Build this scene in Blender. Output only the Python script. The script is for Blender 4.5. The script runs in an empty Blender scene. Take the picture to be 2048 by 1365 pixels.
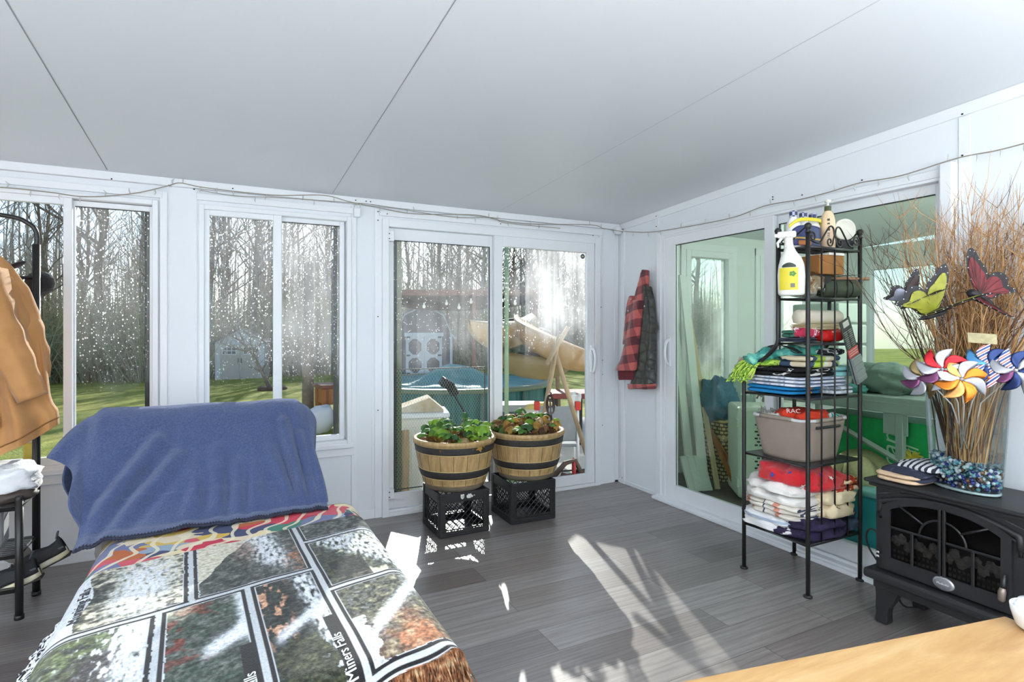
import bpy, bmesh, math, random
from mathutils import Vector, Matrix, Euler, noise as mnoise
C = bpy.context.scene.collection
SC = bpy.context.scene
PI = math.pi
# ------------------------------------------------------------------ camera
cam = bpy.data.objects.new('camera', bpy.data.cameras.new('camera'))
C.objects.link(cam)
cam.location = (0, 0, 1.309)
cam.rotation_euler = (PI / 2, 0, math.radians(-26.91))
cam.data.sensor_width = 36
cam.data.lens = 1136 / 2048 * 36
cam.data.shift_y = -22.5 / 2048
cam.data.clip_start = .05
cam.data.clip_end = 500
SC.camera = cam
# ------------------------------------------------------------------ light
SUN_EL, SUN_AZ = math.radians(21.5), math.radians(21)      # azimuth measured from +Y towards +X
world = bpy.data.worlds.new('sky')
SC.world = world
world.use_nodes = True
wn = world.node_tree
sky = wn.nodes.new('ShaderNodeTexSky')
sky.sky_type = 'NISHITA'
sky.sun_disc = False
sky.sun_elevation = SUN_EL
sky.sun_rotation = SUN_AZ
sky.air_density = 1.0
sky.dust_density = .6
bg = wn.nodes['Background']
hs = wn.nodes.new('ShaderNodeHueSaturation')
hs.inputs['Saturation'].default_value = .62
wn.links.new(sky.outputs[0], hs.inputs['Color'])
tn = wn.nodes.new('ShaderNodeMix')
tn.data_type, tn.blend_type = 'RGBA', 'MULTIPLY'
tn.inputs[0].default_value = 1
tn.inputs[7].default_value = (.84, .96, 1.12, 1)
wn.links.new(hs.outputs[0], tn.inputs[6])
wn.links.new(tn.outputs[2], bg.inputs['Color'])
bg.inputs["Strength"].default_value = .088
sl = bpy.data.lights.new('sun', 'SUN')
sl.energy = 3.6
sl.angle = math.radians(.53)
sl.color = (1, .95, .86)
sun = bpy.data.objects.new('sun', sl)
C.objects.link(sun)
sd = Vector((math.sin(SUN_AZ) * math.cos(SUN_EL), math.cos(SUN_AZ) * math.cos(SUN_EL), math.sin(SUN_EL)))
sun.rotation_euler = sd.to_track_quat('Z', 'Y').to_euler()
sun.location = (8, 20, 12)


def area(name, loc, aim, sx, sy, e, col=(1, 1, 1)):
    l = bpy.data.lights.new(name, 'AREA')
    l.shape = 'RECTANGLE'
    l.size, l.size_y, l.energy, l.color = sx, sy, e, col
    o = bpy.data.objects.new(name, l)
    C.objects.link(o)
    o.location = loc
    o.rotation_euler = (Vector(loc) - Vector(aim)).to_track_quat('Z', 'Y').to_euler()
    return o


# added fill lights out of frame, bounced off rear wall, left wall and ceiling
area('bounce_fill', (.2, -.6, 1.35), (.2, -2.4, 1.5), .6, .6, 44, (.95, .98, 1))
area('ceiling_bounce_fill', (.2, -.7, 1.40), (.2, -.7, 3), 2.0, 1.2, 50, (.95, .98, 1))
area('ceiling_bounce_fill_left', (-2.0, 1.5, 1.40), (-1.9, 1.5, 3), 1.2, 2.2, 3, (.95, .98, 1))
area('ceiling_bounce_fill_right', (2.1, -.9, 1.40), (2.1, -.9, 3), 1.2, 1.2, 26, (.95, .98, 1))
area('bounce_fill_left', (-1.55, -.3, 1.35), (-2.9, -.6, 1.5), .6, .6, 66, (.95, .98, 1))
area('porch_bounce_fill', (4.7, .2, 1.5), (4.7, .4, 3), 1.6, 1.0, 56, (1, 1, .97))  # added uplight to brighten the porch, no lamp of the place
SC.view_settings.view_transform = 'Standard'
SC.view_settings.look = 'None'
SC.view_settings.exposure = 1.1
SC.view_settings.gamma = 1
SC.view_settings.use_curve_mapping = False
SC.cycles.max_bounces = 10
SC.cycles.transparent_max_bounces = 24
SC.cycles.caustics_reflective = False
SC.cycles.caustics_refractive = False
SC.cycles.sample_clamp_indirect = 4
SC.cycles.use_denoising = True


# ------------------------------------------------------------------ helpers
def lin(c):
    if isinstance(c, str):
        c = [int(c[i:i + 2], 16) for i in (0, 2, 4)]
    r = []
    for x in c[:3]:
        x /= 255
        r.append(x / 12.92 if x <= .04045 else ((x + .055) / 1.055) ** 2.4)
    return (*r, 1)


class NT:
    def __init__(s, name):
        s.m = bpy.data.materials.new(name)
        s.m.use_nodes = True
        s.t = s.m.node_tree
        s.b = s.t.nodes['Principled BSDF']
        s.out = s.t.nodes['Material Output']

    def n(s, typ, **k):
        o = s.t.nodes.new('ShaderNode' + typ)
        for a, v in k.items():
            if a.startswith('i_'):
                key = a[2:].replace('_', ' ')
                o.inputs[int(key) if key.isdigit() else key].default_value = v
            else:
                setattr(o, a, v)
        return o

    def l(s, a, b):
        s.t.links.new(a, b)
        return s

    def obj(s, scale=None, rot=None):
        tc = s.n('TexCoord')
        if scale is None and rot is None:
            return tc.outputs['Object']
        mp = s.n('Mapping')
        if scale is not None:
            mp.inputs['Scale'].default_value = scale if hasattr(scale, '__len__') else (scale,) * 3
        if rot is not None:
            mp.inputs['Rotation'].default_value = rot
        s.l(tc.outputs['Object'], mp.inputs[0])
        return mp.outputs[0]

    def noise(s, vec, scale=5, detail=4, rough=.55, dist=0):
        o = s.n('TexNoise', i_Scale=scale, i_Detail=detail, i_Roughness=rough, i_Distortion=dist)
        s.l(vec, o.inputs['Vector'])
        return o.outputs['Fac']

    def ramp(s, fac, stops, interp='LINEAR'):
        o = s.n('ValToRGB')
        o.color_ramp.interpolation = interp
        e = o.color_ramp.elements
        while len(e) < len(stops):
            e.new(.5)
        for i, (p, c) in enumerate(stops):
            e[i].position = p
            e[i].color = c if not isinstance(c, (int, float)) else (c, c, c, 1)
        s.l(fac, o.inputs['Fac'])
        return o.outputs['Color']

    def mix(s, a, b, f, blend='MIX'):
        o = s.n('Mix', data_type='RGBA', blend_type=blend)
        for v, i in ((f, 0), (a, 6), (b, 7)):
            if hasattr(v, 'is_output'):
                s.l(v, o.inputs[i])
            else:
                o.inputs[i].default_value = v
        return o.outputs[2]

    def math(s, op, a, b=0):
        o = s.n('Math', operation=op)
        for v, i in ((a, 0), (b, 1)):
            if hasattr(v, 'is_output'):
                s.l(v, o.inputs[i])
            else:
                o.inputs[i].default_value = v
        return o.outputs[0]

    def bump(s, h, st=.3, d=.01):
        o = s.n('Bump', i_Strength=st, i_Distance=d)
        s.l(h, o.inputs['Height'])
        s.l(o.outputs[0], s.b.inputs['Normal'])


MC = {}


def mat(name, col, rough=.5, metal=0., var=.0, vs=6., bump=0., bs=60., bd=.004, spec=.5, sheen=0., trans=0., coat=0., alpha=1., vstretch=None, col2=None):
    """Plain surface with a little procedural variation and grain."""
    if name in MC:
        return MC[name]
    k = NT(name)
    c = lin(col)
    if var or col2:
        v = k.obj(vstretch)
        f = k.noise(v, vs, 5)
        d = lin(col2) if col2 else tuple(x * (1 - var) for x in c[:3]) + (1,)
        e = c if col2 else tuple(min(1, x * (1 + var)) for x in c[:3]) + (1,)
        k.l(k.ramp(f, [(.33, d), (.67, e)]), k.b.inputs['Base Color'])
    else:
        k.b.inputs['Base Color'].default_value = c
    k.b.inputs['Roughness'].default_value = rough
    k.b.inputs['Metallic'].default_value = metal
    k.b.inputs['Specular IOR Level'].default_value = spec
    k.b.inputs['Sheen Weight'].default_value = sheen
    k.b.inputs['Transmission Weight'].default_value = trans
    k.b.inputs['Coat Weight'].default_value = coat
    k.b.inputs['Alpha'].default_value = alpha
    if bump:
        k.bump(k.noise(k.obj(), bs, 3), bump, bd)
    MC[name] = k.m
    return k.m


class MB:
    def __init__(s):
        s.v, s.f, s.m, s.s, s.c = [], [], [], [], []

    def add(s, vs, fs, mi=0, sm=False, cols=None):
        b = len(s.v)
        s.v += [tuple(p) for p in vs]
        s.f += [tuple(i + b for i in f) for f in fs]
        s.m += [mi] * len(fs)
        s.s += [sm] * len(fs)
        s.c += cols if cols else [(1, 1, 1)] * len(vs)
        return s

    def box(s, x0, x1, y0, y1, z0, z1, mi=0, M=None):
        vs = [Vector((x, y, z)) for z in (z0, z1) for y in (y0, y1) for x in (x0, x1)]
        if M:
            vs = [M @ p for p in vs]
        return s.add(vs, [(0, 2, 3, 1), (4, 5, 7, 6), (0, 1, 5, 4), (2, 6, 7, 3), (0, 4, 6, 2), (1, 3, 7, 5)], mi)

    def rbox(s, x0, x1, y0, y1, z0, z1, r=.005, mi=0, M=None, seg=2):
        """box with rounded edges"""
        bm = bmesh.new()
        bmesh.ops.create_cube(bm, size=1)
        for p in bm.verts:
            p.co = ((x0 + x1) / 2 + p.co.x * (x1 - x0), (y0 + y1) / 2 + p.co.y * (y1 - y0), (z0 + z1) / 2 + p.co.z * (z1 - z0))
        bmesh.ops.bevel(bm, geom=bm.edges[:], offset=r, segments=seg, affect='EDGES', profile=.5, clamp_overlap=True)
        bm.verts.index_update()
        vs = [(M @ p.co) if M else p.co.copy() for p in bm.verts]
        s.add(vs, [[q.index for q in f.verts] for f in bm.faces], mi, False)
        bm.free()
        return s

    def tube(s, pts, r, n=8, mi=0, closed=False, cap=True, sq=1.):
        pts = [Vector(p) for p in pts]
        N = len(pts)
        rr = r if hasattr(r, '__len__') else [r] * N
        t0 = (pts[1] - pts[0]).normalized()
        a = Vector((0, 0, 1)) if abs(t0.z) < .9 else Vector((1, 0, 0))
        nrm = t0.cross(a).normalized()
        vs = []
        for i, p in enumerate(pts):
            if closed:
                t = pts[(i + 1) % N] - pts[i - 1]
            else:
                t = pts[min(i + 1, N - 1)] - pts[max(i - 1, 0)]
            if t.length < 1e-9:
                t = t0
            t.normalize()
            nrm = (nrm - t * nrm.dot(t))
            nrm = nrm.normalized() if nrm.length > 1e-6 else t.orthogonal().normalized()
            bn = t.cross(nrm)
            for k in range(n):
                q = 2 * PI * k / n
                vs.append(p + (nrm * math.cos(q) + bn * math.sin(q) * sq) * rr[i])
        fs = [(i * n + k, i * n + (k + 1) % n, (i + 1) % N * n + (k + 1) % n, (i + 1) % N * n + k) for i in range(N if closed else N - 1) for k in range(n)]
        s.add(vs, fs, mi, n > 4)
        if cap and not closed:
            b = len(s.v) - len(vs)
            s.f += [tuple(b + k for k in range(n))[::-1], tuple(b + (N - 1) * n + k for k in range(n))]
            s.m += [mi, mi]
            s.s += [False, False]
        return s

    def lathe(s, prof, n=32, c=(0, 0, 0), mi=0, sx=1., sy=1., M=None, wob=0, sm=True):
        vs = []
        for r, z in prof:
            for k in range(n):
                q = 2 * PI * k / n
                w = 1 + wob * math.sin(q * 3 + z * 9)
                p = Vector((c[0] + r * sx * w * math.cos(q), c[1] + r * sy * w * math.sin(q), c[2] + z))
                vs.append(M @ p if M else p)
        fs = [(i * n + k, i * n + (k + 1) % n, (i + 1) * n + (k + 1) % n, (i + 1) * n + k) for i in range(len(prof) - 1) for k in range(n)]
        return s.add(vs, fs, mi, sm)

    def grid(s, fn, nu, nv, mi=0, sm=True, col=None, wrap=False):
        vs, cs = [], []
        for j in range(nv + 1):
            for i in range(nu + (0 if wrap else 1)):
                u, v = i / nu, j / nv
                vs.append(fn(u, v))
                if col:
                    cs.append(col(u, v))
        w = nu if wrap else nu + 1
        fs = [(j * w + i, j * w + (i + 1) % w, (j + 1) * w + (i + 1) % w, (j + 1) * w + i) for j in range(nv) for i in range(nu)]
        return s.add(vs, fs, mi, sm, cs if col else None)

    def prism(s, poly, d, M, mi=0, sm=False):
        """closed 2-D outline in M's xy plane, extruded d along M's z"""
        n = len(poly)
        vs = [M @ Vector((x, y, 0)) for x, y in poly] + [M @ Vector((x, y, d)) for x, y in poly]
        fs = [tuple(range(n))[::-1], tuple(range(n, 2 * n))]
        s.add(vs, fs, mi)
        b = len(s.v) - 2 * n
        for i in range(n):
            s.f.append((b + i, b + (i + 1) % n, b + n + (i + 1) % n, b + n + i))
            s.m.append(mi)
            s.s.append(sm)
        return s

    def blob(s, c, r, mi=0, n=16, m=10, e=1., amp=0., fr=3., M=None, seed=0):
        """superellipsoid with noise: cushions, bundles, folded cloth"""
        def fn(u, v):
            a, b = 2 * PI * u, PI * (v - .5)
            sg = lambda x, p: math.copysign(abs(x) ** p, x)
            p = Vector((sg(math.cos(b), e) * sg(math.cos(a), e), sg(math.cos(b), e) * sg(math.sin(a), e), sg(math.sin(b), e)))
            if amp:
                p *= 1 + amp * mnoise.noise(p * fr + Vector((seed, seed * 2.3, 0)))
            q = Vector((p.x * r[0], p.y * r[1], p.z * r[2]))
            if M:
                q = M @ q
            return q + Vector(c)
        return s.grid(fn, n, m, mi, True, None, True)

    def build(s, name, mats, parent=None, bevel=0., solid=0., sub=0, colattr=False, off=0.):
        me = bpy.data.meshes.new(name)
        me.from_pydata(s.v, [], s.f)
        if not hasattr(mats, '__len__'):
            mats = [mats]
        for m in mats:
            me.materials.append(m)
        me.polygons.foreach_set('material_index', s.m)
        me.polygons.foreach_set('use_smooth', s.s)
        if colattr:
            ca = me.color_attributes.new('pattern', 'FLOAT_COLOR', 'POINT')
            flat = []
            for c in s.c:
                flat += [c[0], c[1], c[2], 1]
            ca.data.foreach_set('color', flat)
        me.update()
        o = bpy.data.objects.new(name, me)
        C.objects.link(o)
        if parent is not None:
            attach(o, parent)
        if solid:
            d = o.modifiers.new('thickness', 'SOLIDIFY')
            d.thickness, d.offset = solid, off
        if bevel:
            d = o.modifiers.new('bevel', 'BEVEL')
            d.width, d.segments, d.limit_method = bevel, 2, 'ANGLE'
        if sub:
            d = o.modifiers.new('sub', 'SUBSURF')
            d.levels = d.render_levels = sub
        return o


def attach(o, parent):
    o.parent = parent
    m = parent.matrix_basis.copy()
    q = parent
    while q.parent:
        m = q.parent.matrix_basis @ q.matrix_parent_inverse @ m
        q = q.parent
    o.matrix_parent_inverse = m.inverted()
    return o


def tag(o, label=None, cat=None, group=None, kind=None):
    if label:
        o['label'] = label
    if cat:
        o['category'] = cat
    if group:
        o['group'] = group
    if kind:
        o['kind'] = kind
    return o


def thing(name, label, cat, loc=(0, 0, 0), group=None):
    o = bpy.data.objects.new(name, None)
    C.objects.link(o)
    o.location = loc
    o.empty_display_size = .05
    return tag(o, label, cat, group)


def dup(o, delta=(0, 0, 0), rz=0, label=None, scale=1.):
    def rec(x, par):
        c = x.copy()
        C.objects.link(c)
        if par:
            c.parent = par
        for ch in x.children:
            rec(ch, c)
        return c
    r = rec(o, None)
    r.location = Vector(o.location) + Vector(delta)
    r.rotation_euler.z = o.rotation_euler.z + rz
    r.scale = Vector(o.scale) * scale
    if label:
        r['label'] = label
    return r


def struct(mb, name, mats, **k):
    return tag(mb.build(name, mats, **k), kind='structure')


def text_mb(txt, size, M, depth=.0008, mi=0, align='LEFT', mb=None, shear=0., sx=1.):
    """lettering as a mesh laid in M's xy plane"""
    cu = bpy.data.curves.new('letters', 'FONT')
    cu.body, cu.size, cu.align_x, cu.shear, cu.extrude = txt, size, align, shear, depth / 2
    cu.resolution_u = 3
    o = bpy.data.objects.new('letters', cu)
    C.objects.link(o)
    dg = bpy.context.evaluated_depsgraph_get()
    me = o.evaluated_get(dg).to_mesh()
    mb = mb or MB()
    mb.add([M @ Vector((p.co.x * sx, p.co.y, p.co.z + depth / 2)) for p in me.vertices], [tuple(p.vertices) for p in me.polygons], mi)
    o.evaluated_get(dg).to_mesh_clear()
    bpy.data.objects.remove(o)
    bpy.data.curves.remove(cu)
    return mb


def frame(o, x, y):
    """matrix with origin o, x axis x, y axis y"""
    x, y = Vector(x).normalized(), Vector(y).normalized()
    z = x.cross(y)
    M = Matrix((x, y, z)).transposed().to_4x4()
    M.translation = Vector(o)
    return M


def spline(pts, n=8):
    """Catmull-Rom through the points"""
    P = [Vector(p) for p in pts]
    P = [P[0] * 2 - P[1]] + P + [P[-1] * 2 - P[-2]]
    out = []
    for i in range(1, len(P) - 2):
        for k in range(n):
            t = k / n
            a, b, c, d = P[i - 1:i + 3]
            out.append(.5 * ((2 * b) + (c - a) * t + (2 * a - 5 * b + 4 * c - d) * t * t + (3 * b - a - 3 * c + d) * t ** 3))
    out.append(P[-2])
    return out


def lerp(a, b, t):
    return a + (b - a) * t


def sst(a, b, x):
    t = min(1, max(0, (x - a) / (b - a)))
    return t * t * (3 - 2 * t)


def pw(x, pts):
    """piecewise-linear lookup"""
    if x <= pts[0][0]:
        return pts[0][1]
    for (a, p), (b, q) in zip(pts, pts[1:]):
        if x <= b:
            return p + (q - p) * (x - a) / (b - a)
    return pts[-1][1]


def nz(x, y=0., z=0.):
    return mnoise.noise(Vector((x, y, z)))
# ================================================================== room shell
YA, XB, XL, YR = 3.953, 3.037, -2.9, -2.2
CS = .054


def cz(y):
    return 2.21 + CS * (YA - y)


white = mat('white_vinyl', (232, 235, 238), .38, var=.012, vs=2.5, bump=.05, bs=240, bd=.001)
wallm = mat('white_wall_panel', (228, 232, 236), .5, var=.015, vs=1.2, bump=.12, bs=320, bd=.001)
ceilm = mat('white_ceiling_panel', (222, 227, 231), .42, var=.01, vs=1., bump=.08, bs=420, bd=.001, spec=.35)
seamm = mat('grey_seam', (150, 155, 158), .6)
screwm = mat('dark_screw', (52, 50, 48), .4, metal=.6)


def plank_floor():
    k = NT('vinyl_plank_floor')
    v = k.obj()
    br = k.n('TexBrick', offset=.37, squash=1, i_Scale=1, i_Mortar_Size=.0012, i_Brick_Width=1.22, i_Row_Height=.18, i_Bias=0)
    br.inputs['Color1'].default_value = (0, 0, 0, 1)
    br.inputs['Color2'].default_value = (1, 1, 1, 1)
    br.inputs['Mortar'].default_value = (.4, .4, .4, 1)
    k.l(v, br.inputs['Vector'])
    tone = br.outputs['Color']
    # grain: long streaks, shifted from plank to plank
    sx = k.n('SeparateXYZ')
    k.l(v, sx.inputs[0])
    cb = k.n('CombineXYZ')
    k.l(k.math('MULTIPLY', sx.outputs[0], 1.6), cb.inputs[0])
    k.l(k.math('MULTIPLY', sx.outputs[1], 26), cb.inputs[1])
    k.l(k.math('MULTIPLY', tone, 23.), cb.inputs[2])
    g1 = k.noise(cb.outputs[0], 1.6, 8, .62, .6)
    cb2 = k.n('CombineXYZ')
    k.l(k.math('MULTIPLY', sx.outputs[0], .9), cb2.inputs[0])
    k.l(k.math('MULTIPLY', sx.outputs[1], 7), cb2.inputs[1])
    k.l(k.math('MULTIPLY', tone, 31.), cb2.inputs[2])
    wv = k.n('TexWave', wave_type='RINGS', i_Scale=2.2, i_Distortion=5, i_Detail=3, i_Detail_Scale=1.2)
    k.l(cb2.outputs[0], wv.inputs['Vector'])
    base = k.ramp(g1, [(.25, lin((120, 115, 114))), (.5, lin((141, 137, 137))), (.75, lin((158, 155, 155)))])
    base = k.mix(base, lin((108, 101, 98)), k.ramp(wv.outputs['Fac'], [(.55, 0), (.95, .4)]))
    tint = k.ramp(tone, [(0, lin((196, 188, 186))), (.35, lin((228, 222, 218))), (.7, lin((244, 240, 236))), (1, lin((255, 255, 255)))])
    base = k.mix(base, tint, 1., 'MULTIPLY')
    base = k.mix(base, lin((48, 43, 41)), br.outputs['Fac'])
    k.l(base, k.b.inputs['Base Color'])
    k.l(k.ramp(g1, [(.3, .37), (.7, .30)]), k.b.inputs['Roughness'])
    k.b.inputs['Specular IOR Level'].default_value = .95
    h = k.math('SUBTRACT', k.math('MULTIPLY', g1, .5), k.math('MULTIPLY', br.outputs['Fac'], 1.))
    k.bump(h, .12, .002)
    return k.m


floorm = plank_floor()
struct(MB().box(XL - .1, XB + .02, YR - .1, YA + .02, -.06, 0), 'floor', floorm)


def slab(poly, y0, y1, M=None):
    pass


# ceiling: sloping insulated panels with a thin seam every 1.228 m
mb = MB()
mb.add([(XL - .1, YR - .1, cz(YR - .1)), (XB + .1, YR - .1, cz(YR - .1)), (XB + .1, YA + .1, cz(YA + .1)), (XL - .1, YA + .1, cz(YA + .1)),
        (XL - .1, YR - .1, cz(YR - .1) + .1), (XB + .1, YR - .1, cz(YR - .1) + .1), (XB + .1, YA + .55, cz(YA + .55) + .1), (XL - .1, YA + .55, cz(YA + .55) + .1)],
       [(0, 1, 2, 3), (4, 7, 6, 5), (0, 4, 5, 1), (1, 5, 6, 2), (2, 6, 7, 3), (3, 7, 4, 0)])
ceiling = struct(mb, 'ceiling', ceilm)
mb = MB()
for x, w in ((-1.814, .002), (-.586, .0022), (.642, .0016), (1.87, .0008)):
    mb.add([(x - w, YR, cz(YR) - .0012), (x + w, YR, cz(YR) - .0012), (x + w, YA - .06, cz(YA - .06) - .0012), (x - w, YA - .06, cz(YA - .06) - .0012)], [(0, 1, 2, 3)])
struct(mb, 'trim_1', seamm)

# front wall with two window openings and a sliding door opening
W1 = (-1.86, -.345, .53, 2.075)
W2 = (-.135, .775, .53, 2.075)
D1 = (.99, 2.82, 0., 2.085)
mb = MB()
yo = YA + .11
for x0, x1, z0, z1 in ((XL, W1[0], 0, 2.3), (W1[0], W1[1], 0, W1[2]), (W1[0], W1[1], W1[3], 2.3), (W1[1], W2[0], 0, 2.3), (W2[0], W2[1], 0, W2[2]), (W2[0], W2[1], W2[3], 2.3),
                       (W2[1], D1[0], 0, 2.3), (D1[0], D1[1], D1[3], 2.3), (D1[1], XB + .1, 0, 2.3)):
    mb.box(x0, x1, YA, yo, z0, min(z1, 2.209))
struct(mb, 'wall_front', wallm)
mb = MB()
for x0, x1, z0, z1, t in ((W1[1] + .008, -.299, .40, 2.13, .012), (-.299, -.292, .0, 2.17, .004), (-.152, -.145, 0., 2.17, .004), (.775, .808, 0, 2.16, .012), (.916, .923, 0, 2.15, .003), (.934, .985, 0, 2.15, .009),
                          (2.828, 2.86, 0, 2.11, .01), (2.99, 3.03, 0, 2.15, .006)):
    mb.rbox(x0, x1, YA - t, YA + .01, z0, z1, .0015)
# head flashing under the ceiling and thin lines above the openings
mb.rbox(XL, XB - .001, YA - .03, YA + .01, 2.165, 2.212, .003)
mb.rbox(XL, W1[1] + .02, YA - .016, YA + .01, 2.09, 2.13, .002)
mb.rbox(W2[0] - .01, .81, YA - .016, YA + .01, 2.10, 2.14, .002)
mb.rbox(.965, 2.86, YA - .016, YA + .01, 2.105, 2.145, .002)
# apron boards under the windows
mb.rbox(XL, W1[1] + .02, YA - .014, YA + .01, .455, .535, .002)
mb.rbox(W2[0] - .01, .8, YA - .014, YA + .01, .455, .535, .002)
struct(mb, 'trim_2', white)
mb = MB()
mb.rbox(XL, .9335, YA - .007, YA + .01, 0, .06, .002)
struct(mb, 'baseboard_front', white)
mb = MB()
mb.rbox(2.83, XB - .001, YA - .006, YA + .01, 0, .02, .002)
mb.rbox(XB - .006, XB + .01, 3.47, YA - .002, 0, .03, .002)
struct(mb, 'baseboard_right', white)

# right wall with the wide sliding door opening
D2 = (1.45, 3.405, 0., 2.045)
mb = MB()


def wallseg(mb, y0, y1, z0, x0=XB, x1=XB + .09, z1=None):
    a, b = (cz(y0) - .002, cz(y1) - .002) if z1 is None else (z1, z1)
    mb.add([(x0, y0, z0), (x1, y0, z0), (x1, y1, z0), (x0, y1, z0), (x0, y0, a), (x1, y0, a), (x1, y1, b), (x0, y1, b)],
           [(0, 3, 2, 1), (4, 5, 6, 7), (0, 1, 5, 4), (1, 2, 6, 5), (2, 3, 7, 6), (3, 0, 4, 7)])


wallseg(mb, YR, D2[0], 0)
wallseg(mb, D2[0], D2[1], D2[3])
wallseg(mb, D2[1], YA + .1, 0)
struct(mb, 'wall_right', wallm)
mb = MB()
# sloping strip under the ceiling
for y0, y1, dz, w, t in ((YR, YA - .03, .0, .055, .012),):
    mb.add([(XB - t, y0, cz(y0) - w), (XB, y0, cz(y0) - w), (XB, y1, cz(y1) - w), (XB - t, y1, cz(y1) - w), (XB - t, y0, cz(y0) - .001), (XB, y0, cz(y0) - .001), (XB, y1, cz(y1) - .001), (XB - t, y1, cz(y1) - .001)],
           [(0, 3, 2, 1), (4, 5, 6, 7), (0, 1, 5, 4), (1, 2, 6, 5), (2, 3, 7, 6), (3, 0, 4, 7)])
mb.rbox(XB - .012, XB, 3.86, 3.91, 0, 2.17, .002)       # corner strip
mb.rbox(XB - .006, XB, 1.363, 1.409, 0, cz(1.37) - .06, .002)   # post beside the door
mb.rbox(XB - .008, XB, 3.44, 3.475, 0, 2.19, .002)
mb.rbox(XB - .009, XB, 1.415, 3.445, 2.072, 2.098, .002)
struct(mb, 'trim_3', white)
# casing round the sliding door
mb = MB()
mb.rbox(XB - .028, XB, 3.395, 3.44, 0, 2.06, .003)
mb.rbox(XB - .06, XB, 1.412, 1.46, 0, 2.085, .003)
mb.rbox(XB - .0275, XB, 1.4605, 3.3945, 2.03, 2.068, .003)
mb.rbox(XB - .012, XB, 3.44, 3.468, 0.0, 2.07, .002)
struct(mb, 'trim_4', white)
# left and rear walls, behind and beside the camera
mb = MB()
wl = (XL - .1, XL)
wallseg(mb, YR, YA, 0, *wl)
struct(mb, 'wall_left', wallm)
mb = MB()
mb.box(XL - .1, XB + .09, YR - .1, YR, 0, cz(YR) - .003)
struct(mb, 'wall_back', wallm)


# ------------------------------------------------------------------ glass
def glass(name, tint, fog=0., xr=None, drops=0., lo=0., hi=1., axis=2, fogcol=(235, 240, 245), refl=.06, side=0., dscale=95.):
    """thin pane: clear see-through, mirror-like sheen, patches of condensation and droplets"""
    k = NT(name)
    t = k.t
    t.nodes.remove(k.b)
    tr = k.n('BsdfTransparent')
    tr.inputs[0].default_value = lin(tint)
    gl = k.n('BsdfGlossy', i_Roughness=.02)
    fr = k.n('LayerWeight', i_Blend=.22)
    mx = k.n('MixShader')
    k.l(k.math('MULTIPLY', fr.outputs['Fresnel'], .75), mx.inputs[0])
    k.l(tr.outputs[0], mx.inputs[1])
    k.l(gl.outputs[0], mx.inputs[2])
    res = mx.outputs[0]
    if fog or drops:
        v = k.obj()
        sx = k.n('SeparateXYZ')
        k.l(v, sx.inputs[0])
        g = k.n('MapRange', i_From_Min=lo, i_From_Max=hi)
        g.interpolation_type = 'SMOOTHSTEP'
        wob = k.noise(v, 3.5, 4)
        zz = k.math('ADD', sx.outputs[2], k.math('MULTIPLY', k.math('SUBTRACT', wob, .5), .45))
        k.l(zz, g.inputs[0])
        grad = g.outputs[0]
        cloud = k.ramp(k.noise(v, 2.2, 5, .6), [(.35, .35), (.7, 1)])
        mask = k.math('MULTIPLY', grad, cloud)
        # runs: vertical streaks where drops have slid down
        run = k.ramp(k.noise(k.obj((38, 38, .9)), 1., 3), [(.40, 1), (.62, .72)])
        mask = k.math('MULTIPLY', mask, run)
        if xr:
            gx = k.n('MapRange', i_From_Min=xr[0], i_From_Max=xr[1])
            gx.interpolation_type = 'SMOOTHSTEP'
            k.l(k.math('ADD', sx.outputs[0], k.math('MULTIPLY', k.math('SUBTRACT', wob, .5), .3)), gx.inputs[0])
            mask = k.math('MULTIPLY', mask, gx.outputs[0])
        fogf = k.math('MULTIPLY', mask, fog)
        vo = k.n('TexVoronoi', i_Scale=dscale)
        k.l(k.obj((1, 1, .75)), vo.inputs['Vector'])
        rnd = k.n('SeparateColor')
        k.l(vo.outputs['Color'], rnd.inputs[0])
        d = k.math('LESS_THAN', vo.outputs['Distance'], k.math('MULTIPLY', rnd.outputs[0], .38))
        d = k.math('MULTIPLY', d, k.math('GREATER_THAN', rnd.outputs[1], .55))
        dropf = k.math('MULTIPLY', k.math('MULTIPLY', d, grad), drops)
        df = k.n('BsdfDiffuse')
        tl = k.n('BsdfTranslucent')
        df.inputs[0].default_value = lin(fogcol)
        tl.inputs[0].default_value = lin(fogcol)
        w = k.n('MixShader', i_0=.6)
        k.l(df.outputs[0], w.inputs[1])
        k.l(tl.outputs[0], w.inputs[2])
        m2 = k.n('MixShader')
        k.l(k.math('MAXIMUM', fogf, dropf), m2.inputs[0])
        k.l(res, m2.inputs[1])
        k.l(w.outputs[0], m2.inputs[2])
        res = m2.outputs[0]
    k.l(res, k.out.inputs[0])
    return k.m


clear = glass('window_glass', (246, 250, 250))
wet1 = glass('wet_window_glass', (240, 245, 246), .18, None, .8, .85, 1.5)
wet2 = glass('wet_window_glass_heavy', (240, 245, 246), .36, None, .95, .85, 1.25)
wetd = glass('wet_door_glass', (240, 246, 246), .30, None, .6, .95, 1.3)
fogd = glass('fogged_door_glass', (240, 246, 246), 1.05, (1.95, 2.35), .95, .98, 1.5, dscale=70)
green = glass('green_tinted_glass', (216, 232, 217))
dusty = glass('dusty_glass', (228, 240, 232), .55, None, .1, .7, .9)


def pane(name, m, parent, p0, p1, axis='y'):
    mb = MB()
    (x0, y0, z0), (x1, y1, z1) = p0, p1
    mb.add([(x0, y0, z0), (x1, y1, z0), (x1, y1, z1), (x0, y0, z1)], [(0, 1, 2, 3)])
    return mb.build(name, m, parent)


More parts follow.
